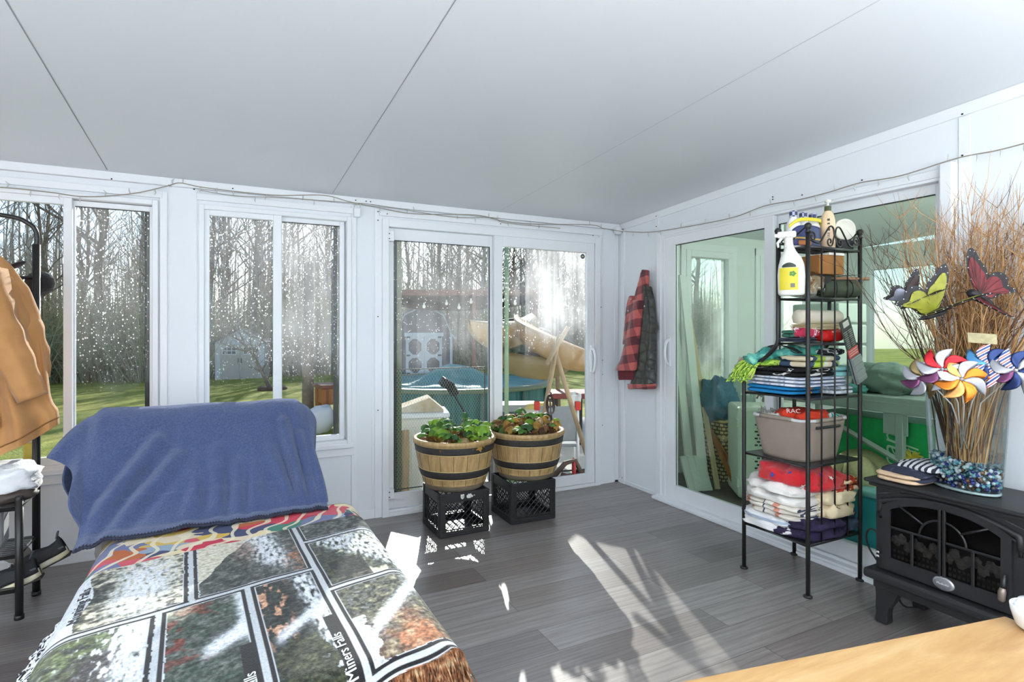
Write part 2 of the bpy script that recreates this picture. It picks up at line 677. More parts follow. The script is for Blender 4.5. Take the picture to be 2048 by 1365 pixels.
def ring(mb, x0, x1, z0, z1, w, y0, y1, r=.003, wb=None, mi=0):
    """rectangular sash in the xz plane"""
    wb = wb or w
    mb.rbox(x0, x0 + w, y0, y1, z0, z1, r, mi)
    mb.rbox(x1 - w, x1, y0, y1, z0, z1, r, mi)
    mb.rbox(x0 + w - .001, x1 - w + .001, y0, y1, z1 - w, z1, r, mi)
    mb.rbox(x0 + w - .001, x1 - w + .001, y0, y1, z0, z0 + wb, r, mi)
    return mb


gask = mat('dark_gasket', (40, 42, 42), .6)
bronze = mat('dark_bronze_screen_rail', (58, 58, 52), .5)


def window(name, x0, x1, z0, z1, xm0, xm1, gl, gr, gz0, gz1, glx0, grx1):
    root = thing(name, None, None, (x0, YA, z0))
    root['kind'] = 'structure'
    mb = MB()
    ring(mb, x0, x1, z0, z1, .03, YA - .022, YA + .11, .004)
    mb.rbox(x0 - .012, x1 + .012, YA - .03, YA - .001, z0 - .022, z0 + .008, .004)
    mb.rbox(x0 + .03, x1 - .03, YA + .05, YA + .11, z0 + .03, gz0 - .02, .002)
    mb.build('window_frame', white, root)
    # inner sliding sash on the left, fixed sash on the right set further out
    a = MB()
    a.rbox(glx0 - .035, glx0, YA - .006, YA + .03, gz0 - .045, gz1 + .04, .003)
    a.rbox(xm0, xm1, YA - .01, YA + .03, gz0 - .045, gz1 + .04, .003)
    a.rbox(glx0 - .001, xm0 + .001, YA - .006, YA + .03, gz1, gz1 + .04, .003)
    a.rbox(glx0 - .001, xm0 + .001, YA - .006, YA + .03, gz0 - .045, gz0, .003)
    s1 = a.build('sash', white, root)
    pane('pane', gl, s1, (glx0, YA + .012, gz0), (xm0, YA + .012, gz1))
    b = MB()
    b.rbox(grx1, grx1 + .03, YA + .03, YA + .062, gz0 - .04, gz1 + .035, .003)
    b.rbox(xm1 - .03, xm1 + .006, YA + .03, YA + .062, gz0 - .04, gz1 + .035, .003)
    b.rbox(xm1, grx1 + .001, YA + .03, YA + .062, gz1 + .004, gz1 + .035, .003)
    b.rbox(xm1, grx1 + .001, YA + .03, YA + .062, gz0 - .04, gz0 - .004, .003)
    s2 = b.build('sash', white, root)
    pane('pane', gr, s2, (xm1, YA + .045, gz0 - .006), (grx1, YA + .045, gz1 + .006))
    g = MB()
    g.box(xm1, grx1, YA + .036, YA + .04, gz1 - .001, gz1 + .004)
    g.rbox(grx1 - .03, grx1 + .004, YA + .09, YA + .11, gz0 - .02, gz1 + .02, .002)
    g.build('screen_rail', bronze, root)
    return root


window('window_1', W1[0], W1[1], W1[2], W1[3], -.796, -.756, clear, wet1, .605, 2.007, -1.78, -.393)
window('window_2', W2[0], W2[1], W2[2], W2[3], .283, .334, wet1, wet2, .60, 2.013, -.078, .705)

# ------------------------------------------------------------------ sliding door in the front wall
d1 = thing('door_1', None, None, (1.9, YA, 0))
d1['kind'] = 'structure'
mb = MB()
mb.rbox(D1[0] - .006, D1[0] + .04, YA - .03, YA + .11, 0, 2.085, .003)
mb.rbox(D1[1] - .045, D1[1] + .008, YA - .03, YA + .11, 0, 2.085, .003)
mb.rbox(D1[0] + .0395, D1[1] - .0445, YA - .03, YA + .11, 2.03, 2.085, .003)
mb.rbox(D1[0] + .0395, D1[1] - .0445, YA - .0295, YA + .11, 0, .028, .003)
mb.rbox(D1[0] + .03, D1[1] - .04, YA - .008, YA + .0, .02, .042, .002)
mb.build('door_frame', white, d1)
mb = MB()          # left panel, set further out
mb.rbox(1.03, 1.076, YA + .02, YA + .055, .04, 2.03, .003)
mb.rbox(1.822, 1.872, YA + .02, YA + .055, .04, 2.03, .003)
mb.rbox(1.075, 1.823, YA + .02, YA + .055, 1.945, 2.03, .003)
mb.rbox(1.075, 1.823, YA + .02, YA + .055, .04, .144, .003)
s = mb.build('sash', white, d1)
pane('pane', wetd, s, (1.076, YA + .037, .144), (1.822, YA + .037, 1.945))
mb = MB()
mb.box(1.816, 1.822, YA + .014, YA + .02, .144, 1.945)
mb.box(1.076, 1.822, YA + .016, YA + .02, 1.941, 1.946)
mb.build('gasket', gask, s)
mb = MB()          # right panel, on the inner track
mb.rbox(1.845, 1.915, YA - .022, YA + .015, .03, 2.035, .004)
mb.rbox(2.695, 2.772, YA - .022, YA + .015, .03, 2.035, .004)
mb.rbox(1.914, 2.697, YA - .022, YA + .015, 1.951, 2.035, .004)
mb.rbox(1.914, 2.697, YA - .022, YA + .015, .03, .11, .004)
s = mb.build('sash', white, d1)
pane('pane', fogd, s, (1.915, YA - .002, .11), (2.695, YA - .002, 1.951))
mb = MB()
mb.tube(spline([(2.735, YA - .022, 1.155), (2.742, YA - .052, 1.14), (2.746, YA - .068, 1.06), (2.742, YA - .052, .97), (2.735, YA - .022, .955)], 6), .012, 10)
mb.rbox(2.725, 2.755, YA - .03, YA - .02, .93, 1.18, .004)
mb.build('door_handle', white, s)
mb = MB()
mb.lathe([(0, 0), (.021, 0), (.021, .002), (0, .002)], 24, M=frame((2.664, YA - .0035, 1.92), (1, 0, 0), (0, 0, 1)))
st = mb.build('sticker', mat('round_blue_grey_sticker', (74, 92, 104), .5), s)
mb = MB()
mb.lathe([(0, .002), (.0125, .002), (.0125, .003), (0, .003)], 24, sy=.55, M=frame((2.664, YA - .0035, 1.92), (1, 0, 0), (0, 0, 1)))
mb.build('print', mat('sticker_print', (182, 178, 150), .5), st)
mb = MB()          # brackets and screws on the left jamb
for z in (.16, 1.965):
    mb.rbox(1.022, 1.064, YA - .036, YA + .02, z - .035, z + .035, .003)
mb.build('bracket', white, d1)

# ------------------------------------------------------------------ sliding door in the right wall
d2 = thing('door_2', None, None, (XB, 2.42, 0))
d2['kind'] = 'structure'


def yring(mb, y0, y1, z0, z1, wl_, wr, wt, wb, x0, x1, r=.003):
    mb.rbox(x0, x1, y0, y0 + wl_, z0, z1, r)
    mb.rbox(x0, x1, y1 - wr, y1, z0, z1, r)
    mb.rbox(x0, x1, y0 + wl_ - .001, y1 - wr + .001, z1 - wt, z1, r)
    mb.rbox(x0, x1, y0 + wl_ - .001, y1 - wr + .001, z0, z0 + wb, r)
    return mb


mb = MB()
yring(mb, D2[0], D2[1], 0, D2[3], .035, .05, .03, .03, XB - .02, XB + .09)
mb.rbox(XB - .075, XB - .02, D2[0], D2[1] + .04, 0, .022, .004)
mb.rbox(XB - .055, XB - .0, D2[0], D2[1] + .02, .018, .034, .003)
mb.rbox(XB - .012, XB + .0, D2[0], D2[1], .03, .05, .002)
mb.build('door_frame', white, d2)
mb = MB()
yring(mb, 2.395, 3.355, .032, 2.018, .066, .1, .07, .106, XB - .014, XB + .022)
s = mb.build('sash', white, d2)
pane('pane', green, s, (XB + .004, 2.459, .138), (XB + .004, 3.257, 1.947))
mb = MB()
mb.rbox(XB - .024, XB - .012, 3.295, 3.325, 1.03, 1.25, .003)
mb.tube(spline([(XB - .02, 3.31, 1.235), (XB - .045, 3.312, 1.21), (XB - .055, 3.314, 1.14), (XB - .045, 3.312, 1.07), (XB - .02, 3.31, 1.045)], 6), .011, 10)
mb.build('door_handle', white, s)
mb = MB()
yring(mb, 1.46, 2.44, .032, 2.018, .062, .058, .055, .106, XB + .03, XB + .066)
s = mb.build('sash', white, d2)
pane('pane', green, s, (XB + .048, 1.521, .138), (XB + .048, 2.383, 1.963))
mb = MB()
mb.box(XB + .0, XB + .003, 2.459, 3.257, 1.943, 1.948)
mb.box(XB + .0, XB + .003, 3.252, 3.257, .138, 1.947)
mb.box(XB + .022, XB + .03, 1.521, 2.383, 1.959, 1.964)
mb.box(XB + .022, XB + .03, 2.376, 2.383, .138, 1.963)
mb.build('gasket', gask, d2)

# screws along the white trim
mb = MB()


def screw(x, y, z, n, r=.0042):
    n = Vector(n)
    a = n.orthogonal().normalized()
    mb.lathe([(0, .0015), (r, .001), (r, -.002)], 8, M=frame((x, y, z), a, n.cross(a)))


for x, z in ((-.57, 2.17), (-.29, 2.165), (-.16, 2.16), (.05, 2.185), (.80, 2.19), (.87, 2.19), (.90, 2.19), (.955, 2.13), (.955, 2.07), (.955, 1.4), (.955, .75), (1.02, 2.12), (1.9, 2.125), (2.76, 2.10)):
    screw(x, YA - .032 if z > 2.164 else YA - .0165, z, (0, -1, 0))
for z in (.14, .175, 1.945, 1.98):
    screw(1.03, YA - .0375, z, (0, -1, 0), .004)
for x, z in ((2.79, .085), (2.86, 1.05), (2.86, .93), (2.86, .5), (2.845, 1.5)):
    screw(x, YA - .011, z, (0, -1, 0), .004)
for y, z in ((3.885, 2.14), (3.885, .05), (3.46, 2.20), (3.46, 2.12), (1.39, 2.30), (1.39, 2.11), (2.4, 2.13), (2.4, 2.115), (2.2, 2.10), (1.85, 2.105)):
    screw(XB - .0135, y, z, (-1, 0, 0), .0042)
struct(mb, 'trim_5', screwm)
# ================================================================== outdoors
def cw(t, x, y):
    """point at depth t in front of the camera, seen at x, y of the photograph"""
    u, v = (x - 1024) / 1136, (660 - y) / 1136
    return Vector((t * (.4526 + u * .8917), t * (.8917 - u * .4526), 1.309 + v * t))


def gz(x, y):
    return -.26 - .031 * max(0, min(y, 75) - 8)


k = NT('winter_lawn')
v = k.obj()
c1 = k.ramp(k.noise(v, .5, 6, .65), [(.3, lin((112, 128, 40))), (.5, lin((160, 168, 56))), (.7, lin((200, 190, 90)))])
c2 = k.mix(c1, lin((88, 98, 36)), k.ramp(k.noise(v, 9, 4, .7), [(.45, 0), (.75, .7)]))
k.l(c2, k.b.inputs['Base Color'])
k.b.inputs['Roughness'].default_value = .9
k.bump(k.noise(v, 26, 3), .8, .05)
lawnm = k.m
mb = MB()
mb.grid(lambda u, v: (lerp(-60, 90, u), 4.1 + 95 * v * v, gz(0, 4.1 + 95 * v * v) - (.02 if v < .001 else 0) + .05 * nz(u * 30, v * 30)), 60, 60)
tag(mb.build('lawn', lawnm), kind='structure')
patm = mat('pale_concrete_patio', (214, 210, 202), .8, var=.08, vs=1.6, bump=.2, bs=60)
mb = MB()
mb.box(-3.2, 7.5, YA + .11, 8.2, -.5, -.2)
tag(mb.build('patio', patm), kind='structure')
mb = MB()
mb.box(XL - .1, 7.5, YA + .06, YA + .11, -.5, .0)
tag(mb.build('foundation_wall', mat('concrete_foundation', (168, 164, 158), .85, var=.1)), kind='structure')

barks = [mat('grey_bark', (158, 148, 136), .9, var=.25, vs=8), mat('brown_bark', (132, 118, 102), .9, var=.25, vs=8), mat('pale_bark', (180, 172, 160), .9, var=.2, vs=8)]


def bare_tree(name, h, r, seed, nb, m, lo=.28, spread=.34):
    R = random.Random(seed)
    mb = MB()
    tr = [Vector((0, 0, -.15))]
    lean = Vector((R.uniform(-.05, .05), R.uniform(-.05, .05), 0))
    for i in range(1, 9):
        tr.append(Vector((R.uniform(-.12, .12), R.uniform(-.12, .12), h * i / 8)) + lean * h * i / 8)
    mb.tube(tr, [r * (1 - .86 * i / 8) for i in range(9)], 7)
    for b in range(nb):
        t = lo + (1 - lo) * (b + R.random()) / nb
        i = min(7, int(t * 8))
        p = tr[i].lerp(tr[i + 1], t * 8 - i)
        a = R.uniform(0, 2 * PI)
        L = h * spread * (1.12 - t) * R.uniform(.6, 1.2)
        d = Vector((math.cos(a), math.sin(a), R.uniform(.5, 1.5))).normalized()
        pts = [p + d * L * q + Vector((0, 0, .12 * L * q * q)) + Vector((R.uniform(-1, 1), R.uniform(-1, 1), R.uniform(-1, 1))) * .05 * L * q for q in (0, .25, .5, .75, 1)]
        rb = r * (1.05 - t) * .42 + .008
        mb.tube(pts, [rb, rb * .75, rb * .55, rb * .38, rb * .2], 4, cap=False)
        for w in range(5):
            j = R.randrange(1, 4)
            q0 = pts[j].lerp(pts[j + 1], R.random())
            e = (d + Vector((R.uniform(-1, 1), R.uniform(-1, 1), R.uniform(-.2, 1))) * .9).normalized()
            l2 = L * R.uniform(.25, .5)
            mb.tube([q0, q0 + e * l2 * .5 + Vector((0, 0, .03 * l2)), q0 + e * l2 + Vector((0, 0, .1 * l2))], [rb * .4, rb * .3, rb * .15 + .002], 3, cap=False)
    o = mb.build(name, m)
    return o


def thicket(name, h, w, seed, n, m):
    R = random.Random(seed)
    mb = MB()
    for i in range(n):
        a, q = R.uniform(0, 2 * PI), R.random() ** .6
        p = Vector((math.cos(a) * q * w * .55, math.sin(a) * q * w * .4, -.1))
        d = Vector((math.cos(a) * .5 * q + R.uniform(-.25, .25), math.sin(a) * .5 * q + R.uniform(-.25, .25), 1)).normalized()
        L = h * R.uniform(.45, 1.05)
        pts = [p, p + d * L * .5 + Vector((R.uniform(-.1, .1), R.uniform(-.1, .1), 0)) * h * .4, p + d * L + Vector((R.uniform(-.1, .1), R.uniform(-.1, .1), 0)) * h]
        mb.tube(pts, [.022, .016, .006], 3, cap=False)
        for w2 in range(7):
            q0 = pts[1].lerp(pts[2], R.random()) if R.random() < .6 else pts[0].lerp(pts[1], R.uniform(.2, 1))
            e = Vector((R.uniform(-1, 1), R.uniform(-1, 1), R.uniform(-.1, .9))).normalized() * h * R.uniform(.08, .24)
            mb.tube([q0, q0 + e * .6, q0 + e + Vector((0, 0, .03 * h))], [.011, .009, .004], 3, cap=False)
    return mb.build(name, m)


R0 = random.Random(5)
tl = 'tall bare tree in the woods beyond the lawn'
protos = [bare_tree('bare_tree', h, r, s, nb, barks[b]) for h, r, s, nb, b in ((15, .17, 1, 24, 0), (13, .13, 2, 22, 2), (17, .21, 3, 26, 1), (12, .10, 4, 20, 0), (16, .15, 6, 24, 2), (14, .12, 8, 26, 1))]
for o in protos:
    tag(o, tl, 'tree', 'bare trees of the woods')
spots = []
for row, (Y, dx) in enumerate(((33, 2.3), (37, 2.0), (42, 1.9), (48, 1.9), (55, 2.0))):
    x = -20 - row * 2
    while x < 34 + row * 3:
        spots.append((x + R0.uniform(-.9, .9), Y + R0.uniform(-2, 2)))
        x += dx * R0.uniform(.6, 1.4)
for i, (x, y) in enumerate(spots):
    o = protos[i] if i < 6 else protos[R0.randrange(6)].copy()
    if i >= 6:
        C.objects.link(o)
    o.location = (x, y, gz(x, y))
    o.rotation_euler.z = R0.uniform(0, 6.28)
    s = R0.uniform(.8, 1.2)
    o.scale = (s, s, s * R0.uniform(.95, 1.1))
brm = [mat('olive_grey_twigs', (184, 178, 148), .95, var=.2, vs=3), mat('tan_grey_twigs', (190, 176, 154), .95, var=.2, vs=3), mat('green_grey_twigs', (162, 168, 136), .95, var=.2, vs=3)]
bp = [thicket('thicket_shrub', 4.6, 4.2, 11, 120, brm[0]), thicket('thicket_shrub', 5.6, 4.4, 12, 120, brm[1]), thicket('thicket_shrub', 4.0, 4.0, 13, 120, brm[2])]
for o in bp:
    tag(o, 'leafless brush of the thicket at the edge of the woods', 'shrub', 'thicket along the edge of the woods')
n = 0
for Y, dx in ((30.5, 2.3), (33, 2.2), (36, 2.4), (40, 2.6)):
    x = -19 - (Y - 30)
    while x < 32 + (Y - 30):
        if not (Y < 32 and (abs(x - .6) < 2.4 or abs(x - 11) < 2.6)):
            o = bp[n] if n < 3 else bp[R0.randrange(3)].copy()
            if n >= 3:
                C.objects.link(o)
            yy = Y + R0.uniform(-.8, .8)
            o.location = (x, yy, gz(x, yy))
            o.rotation_euler.z = R0.uniform(0, 6.28)
            s = R0.uniform(.75, 1.25)
            o.scale = (s, s, s)
            n += 1
        x += dx * R0.uniform(.7, 1.2)
mb = MB()
for i in range(750):
    Y = R0.uniform(60, 76)
    x = R0.uniform(-42, 70)
    h = R0.uniform(9, 15)
    p = Vector((x, Y, gz(x, Y) - .2))
    q = p + Vector((R0.uniform(-.6, .6), 0, h))
    r = R0.uniform(.06, .2)
    mb.tube([p, p.lerp(q, .5) + Vector((R0.uniform(-.2, .2), 0, 0)), q], [r, r * .7, r * .2], 4, cap=False)
    for k_ in range(7):
        a = p.lerp(q, R0.uniform(.25, .95))
        e = Vector((R0.uniform(-1, 1), R0.uniform(-.4, .4), R0.uniform(.4, 1.3))) * R0.uniform(.8, 2)
        mb.tube([a, a + e], [r * .35, .015], 3, cap=False)
for i in range(900):
    Y = R0.uniform(56, 60)
    x = R0.uniform(-40, 66)
    p = Vector((x, Y, gz(x, Y) - .2))
    mb.tube([p, p + Vector((R0.uniform(-1, 1), 0, R0.uniform(3, 6.5)))], [.09, .03], 3, cap=False)
tag(mb.build('woods', mat('distant_grey_woods', (176, 170, 160), .95, var=.2, vs=.6)), 'dense grey mass of far bare trunks deep in the woods', 'woods', None, 'stuff')

# ------------------------------------------------------------------ pale resin shed with double doors
vin = mat('pale_resin', (204, 210, 214), .6, var=.03)
doorm = mat('taupe_resin', (186, 182, 172), .6, var=.03)
rfm = mat('grey_shed_roof', (120, 124, 126), .7, var=.1)
dkp = mat('dark_window_pane', (58, 66, 72), .2)
whp = mat('white_paint', (236, 238, 242), .5)
P0 = cw(25.3, 480, 762)
shed = thing('garden_shed', 'small pale resin shed with double doors at the far edge of the lawn', 'shed', P0)
shed.rotation_euler.z = -.03
T = Matrix.Translation(P0) @ Matrix.Rotation(-.16, 4, 'Z')


def tb(mb, *b, **k):
    return mb.rbox(*b, M=T, **k)


mb = MB()
prof = [(-1.0, -.1), (1.0, -.1), (1.0, 1.72), (0, 2.28), (-1.0, 1.72)]
mb.prism(prof, 2.2, T @ frame((0, 2.2, 0), (1, 0, 0), (0, 0, 1)))
mb.build('body', vin, shed)
mb = MB()
for s in (-1, 1):
    M = T @ Matrix.Translation((0, 0, 2.31)) @ Matrix.Rotation(s * math.atan(.56), 4, 'Y')
    mb.box(0 if s > 0 else -1.28, 1.28 if s > 0 else 0, -.12, 2.3, -.03, .03, M=M)
mb.build('roof', rfm, shed)
for s in (-1, 1):
    mb = MB()
    x0, x1 = (-.78, -.01) if s < 0 else (.01, .78)
    tb(mb, x0, x1, -.05, -.0, .02, 1.62, r=.01)
    d = mb.build('door', doorm, shed)
    a, b = (x0 + .08, x1 - .14) if s < 0 else (x0 + .14, x1 - .08)
    mb = MB()
    tb(mb, a, b, -.06, -.04, 1.18, 1.5, r=.005)
    w_ = mb.build('window', dkp, d)
    mb = MB()
    for q in range(4):
        xx = lerp(a, b, q / 3)
        tb(mb, xx - .014, xx + .014, -.072, -.058, 1.17, 1.51, r=.003)
    for zz in (1.18, 1.34, 1.5):
        tb(mb, a, b, -.072, -.058, zz - .014, zz + .014, r=.003)
    mb.build('muntins', whp, w_ if False else d)
    mb = MB()
    tb(mb, s * .06 - .018, s * .06 + .018, -.085, -.045, .78, 1.02, r=.008)
    mb.build('handle', mat('dark_brown_handle', (62, 52, 46), .5), d)

# small bare tree leaning in front of the shed, in a round bed
base = cw(18., 545, 788)
base.z = gz(base.x, base.y)
R1 = random.Random(3)
mb = MB()
tips = [((545, 788), (528, 752), (512, 722), (492, 694), (470, 676), (448, 668)), ((516, 728), (508, 705), (500, 680), (497, 655), (505, 628)), ((505, 712), (520, 690), (530, 660), (526, 620)), ((492, 694), (478, 662), (470, 630)), ((523, 742), (540, 712), (548, 670)),
        ((500, 703), (478, 700), (452, 690), (436, 684)), ((528, 752), (518, 742), (500, 735))]
for i, tp in enumerate(tips):
    pts = spline([cw(18. - .02 * j * (i % 3 - 1), *p) for j, p in enumerate(tp)], 4)
    r0 = .075 if i == 0 else .034
    mb.tube(pts, [lerp(r0, .008, j / (len(pts) - 1)) for j in range(len(pts))], 6)
    for j in range(2, len(pts)):
        for _ in range(2):
            e = Vector((R1.uniform(-1, 1), R1.uniform(-.6, .6), R1.uniform(0, 1.2))) * R1.uniform(.12, .4)
            mb.tube([pts[j], pts[j] + e * .6, pts[j] + e + Vector((0, 0, .05))], [.01, .007, .003], 3, cap=False)
t_ = mb.build('small_bare_tree', barks[1])
tag(t_, 'small leaning bare tree with crooked branches growing in front of the pale shed', 'tree')
mb = MB()
mb.lathe([(0, .0), (.42, .0), (.45, .07), (.38, .14), (.3, .1), (0, .12)], 18, base)
tag(mb.build('flower_bed_ring', mat('brown_edging', (110, 84, 68), .9, var=.2)), 'round brown edged bed at the foot of the small bare tree', 'garden bed')

# ------------------------------------------------------------------ dark barn shed with white trim
B0 = cw(22, 848, 660)
B0.z = gz(B0.x, B0.y)
T = Matrix.Translation(B0) @ Matrix.Rotation(-.27, 4, 'Z')
barn = thing('barn_shed', 'dark grey gambrel barn shed with white trimmed double doors behind the pool', 'shed', B0)
g = [(-1.08, -.1), (1.08, -.1), (1.08, 1.82), (.76, 2.56), (0, 2.93), (-.76, 2.56), (-1.08, 1.82)]
mb = MB()
mb.prism(g, 3.2, T @ frame((0, 3.2, 0), (1, 0, 0), (0, 0, 1)))
mb.build('body', mat('dark_slate_siding', (78, 84, 98), .8, var=.1, vs=3), barn)
mb = MB()
tw = mat('bluish_white_trim', (214, 222, 238), .6)
line = [(-1.22, 1.62), (-1.08, 1.82), (-.76, 2.56), (0, 2.93), (.76, 2.56), (1.08, 1.82), (1.22, 1.62)]
for a, b in zip(line, line[1:]):
    mb.tube([T @ Vector((a[0], -.05, a[1])), T @ Vector((b[0], -.05, b[1]))], .045, 4)
for s in (-1, 1):
    mb.box(s * 1.05 - .045, s * 1.05 + .045, -.04, .0, 0, 1.85, M=T)
mb.box(-.74, .74, -.09, 0, 1.72, 1.86, M=T)
mb.build('trim', tw, barn)
mb = MB()
for s in (-1, 1):
    mb.add([T @ Vector((s * x, y, z + .05)) for y in (-.1, 3.3) for x, z in ((0, 2.93), (.76, 2.56), (1.08, 1.82), (1.26, 1.6))], [(0, 1, 5, 4), (1, 2, 6, 5), (2, 3, 7, 6)])
mb.build('roof', rfm, barn, solid=.05)
for s in (-1, 1):
    mb = MB()
    x0, x1 = (-.69, -.005) if s < 0 else (.005, .69)
    mb.box(x0, x1, -.05, 0, .2, 1.72, 1, M=T)
    mb.box(x0, x0 + .1, -.07, -.04, .2, 1.72, 0, M=T)
    mb.box(x1 - .1, x1, -.07, -.04, .2, 1.72, 0, M=T)
    for zz in (.2, .9, 1.62):
        mb.box(x0, x1, -.071, -.041, zz, zz + .12, 0, M=T)
    for z0, z1 in ((.32, .9), (1.02, 1.62)):
        for cx, dx in ((x0 + .1, 1), (x1 - .1, -1)):
            for cz_, dz in ((z0, 1), (z1, -1)):
                p = [Vector((cx, -.07, cz_)), Vector((cx + dx * .16, -.07, cz_)), Vector((cx, -.07, cz_ + dz * .16))]
                mb.add([T @ q for q in p], [(0, 1, 2)])
    d = mb.build('door', [tw, mat('dark_slate_siding_door', (78, 84, 98), .8, var=.1, vs=3)], barn)
    mb = MB()
    xx = x1 - .02 if s > 0 else x0 + .02
    for zz in (.26, .96, 1.66):
        mb.box(xx - .14 if s > 0 else xx, xx if s > 0 else xx + .14, -.085, -.07, zz, zz + .06, M=T)
    mb.build('hinge', gask, d)

# ------------------------------------------------------------------ round pool with a domed teal cover
k = NT('teal_pool_cover')
v = k.obj()
k.l(k.ramp(k.noise(v, 2.5, 5), [(.3, lin((64, 140, 142))), (.7, lin((98, 172, 170)))]), k.b.inputs['Base Color'])
k.b.inputs['Roughness'].default_value = .5
k.b.inputs['Specular IOR Level'].default_value = .3
k.bump(k.noise(v, 14, 5, .65), .5, .03)
coverm = k.m
PC = Vector((3.45, 8.95, 0))
pool = thing('above_ground_pool', 'round above ground pool with teal wall on the patio behind the glass door', 'pool', (PC.x, PC.y, -.3))
mb = MB()
mb.lathe([(1.58, -.5), (1.58, .42)], 64, PC)
k = NT('teal_pool_wall')
v = k.obj()
k.l(k.ramp(k.noise(k.obj((9, 9, .4)), 2, 3), [(.35, lin((44, 104, 100))), (.65, lin((72, 134, 128)))]), k.b.inputs['Base Color'])
k.b.inputs['Roughness'].default_value = .4
mb.build('pool_wall', k.m, pool)
mb = MB()
mb.lathe([(1.5, .43), (1.52, .47), (1.66, .465), (1.67, .41), (1.58, .40)], 64, PC)
mb.build('rim', mat('olive_green_rim', (128, 142, 110), .5, var=.06), pool)
mb = MB()
for i in range(14):
    a = 2 * PI * i / 14 + .1
    p = PC + Vector((math.cos(a) * 1.61, math.sin(a) * 1.61, 0))
    mb.tube([p + Vector((0, 0, -.45)), p + Vector((0, 0, .42))], .03, 6)
mb.build('uprights', mat('green_grey_uprights', (100, 130, 120), .5), pool)


def cov(u, v):
    a, r = 2 * PI * u, 1.56 * v
    x, y = r * math.cos(a), r * math.sin(a)
    dx, dy = x + .05, y + .15
    z = .445 + .30 * math.exp(-((dx / .5) ** 2 + (dy / .55) ** 2) ** 1.15) + .03 * nz(x * 1.7, y * 1.7, 3) * (1 - v ** 6) + .02 * nz(x * 5, y * 5, 9) * (1 - v ** 6)
    return (PC.x + x, PC.y + y, z)


mb = MB().grid(cov, 80, 40, wrap=True)
tag(mb.build('pool_cover', coverm), 'domed teal tarpaulin cover spread over the round pool', 'pool cover')
mb = MB()
q = cw(7.35, 893, 768)
mb.rbox(-.09, .09, -.06, .06, -.06, .06, r=.02, M=Matrix.Translation(q) @ Euler((.3, .5, .2)).to_matrix().to_4x4())
mb.rbox(-.07, .07, -.05, .05, -.05, .05, r=.02, M=Matrix.Translation(q + Vector((.08, -.02, -.09))) @ Euler((.1, .9, .4)).to_matrix().to_4x4())
mb.tube([q + Vector((.05, -.05, -.08)), q + Vector((.12, -.25, -.3)), q + Vector((.25, -.45, -.62))], .012, 6)
tag(mb.build('skimmer_pump', mat('black_plastic', (30, 31, 33), .35)), 'black clamp and pole hooked over the near rim of the pool', 'pump')
# grey louvered deck box at the pool
mb = MB()
q = cw(6.9, 1035, 800)
T = Matrix.Translation((q.x, q.y, -.2)) @ Matrix.Rotation(-.35, 4, 'Z')
mb.rbox(-.24, .24, -.2, .2, 0, .62, .01, M=T)
for i in range(5):
    mb.rbox(-.22, .22, -.225, -.19, .08 + .1 * i, .14 + .1 * i, .006, mi=1, M=T)
tag(mb.build('deck_box', [mat('grey_resin', (158, 162, 162), .6), mat('dark_grey_louvre', (78, 84, 88), .6)]), 'grey louvered resin box standing by the right side of the pool', 'storage box')

# ------------------------------------------------------------------ green posts close to the door
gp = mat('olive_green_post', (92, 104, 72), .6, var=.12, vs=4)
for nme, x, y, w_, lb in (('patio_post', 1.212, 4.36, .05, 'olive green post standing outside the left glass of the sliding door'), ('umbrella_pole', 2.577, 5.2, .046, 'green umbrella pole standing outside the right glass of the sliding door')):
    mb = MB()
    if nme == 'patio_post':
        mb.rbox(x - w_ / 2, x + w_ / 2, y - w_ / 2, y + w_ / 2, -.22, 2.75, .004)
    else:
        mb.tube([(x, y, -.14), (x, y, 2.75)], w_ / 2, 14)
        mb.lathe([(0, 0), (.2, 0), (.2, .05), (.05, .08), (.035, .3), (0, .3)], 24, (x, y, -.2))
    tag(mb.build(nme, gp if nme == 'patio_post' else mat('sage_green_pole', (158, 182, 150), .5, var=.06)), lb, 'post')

mb = MB().rbox(1.158, 1.188, 4.30, 4.33, -.22, 2.75, .004)  # black strip added to paint the shaded side of the green post
tag(mb.build('post_shade_strip', mat('black_post_shade', (28, 30, 30), .5)), 'black strip outside the left edge of the sliding door glass', 'shade_strip')
# ------------------------------------------------------------------ gazebo with brown beam and string of bulbs
G0 = cw(12.5, 935, 660)
G0.z = gz(G0.x, G0.y)
gaz = thing('gazebo', 'timber gazebo with brown fascia beam and sagging dark canopy beyond the pool', 'gazebo', G0)
woodb = mat('red_brown_timber', (150, 104, 82), .7, var=.15, vs=5, vstretch=(1, 1, 6))
a, b = cw(12.5, 690, 586), cw(12.5, 1075, 586)
ax = (b - a).normalized()
ay = Vector((-ax.y, ax.x, 0))
M = frame(a, ax, ay)
L = (b - a).length
mb = MB()
mb.rbox(0, L, -.05, .05, -.06, .07, .01, M=M)
mb.rbox(0, L, 2.7, 2.8, -.06, .07, .01, M=M)
mb.build('beam', woodb, gaz)
mb = MB()
mb.grid(lambda u, v: M @ Vector((u * L, v * 2.75, -.07 - .22 * math.sin(PI * u) * (.6 + .4 * math.cos(2 * PI * v)) - .1 * abs(nz(u * 5, v * 4)))), 30, 16)
mb.build('canopy', mat('dark_brown_canvas', (74, 62, 50), .9, var=.15, spec=.0), gaz, solid=.01)
mb = MB()
mb.grid(lambda u, v: M @ Vector((u * L, .08 + .02 * math.sin(u * 30), -.06 - v * (.17 + .12 * math.sin(u * 7 + .4) ** 2 + .05 * nz(u * 9, 1)))), 40, 6)
mb.build('valance', mat('dark_brown_canvas', (74, 62, 50), .9, var=.15, spec=.0), gaz, solid=.008)
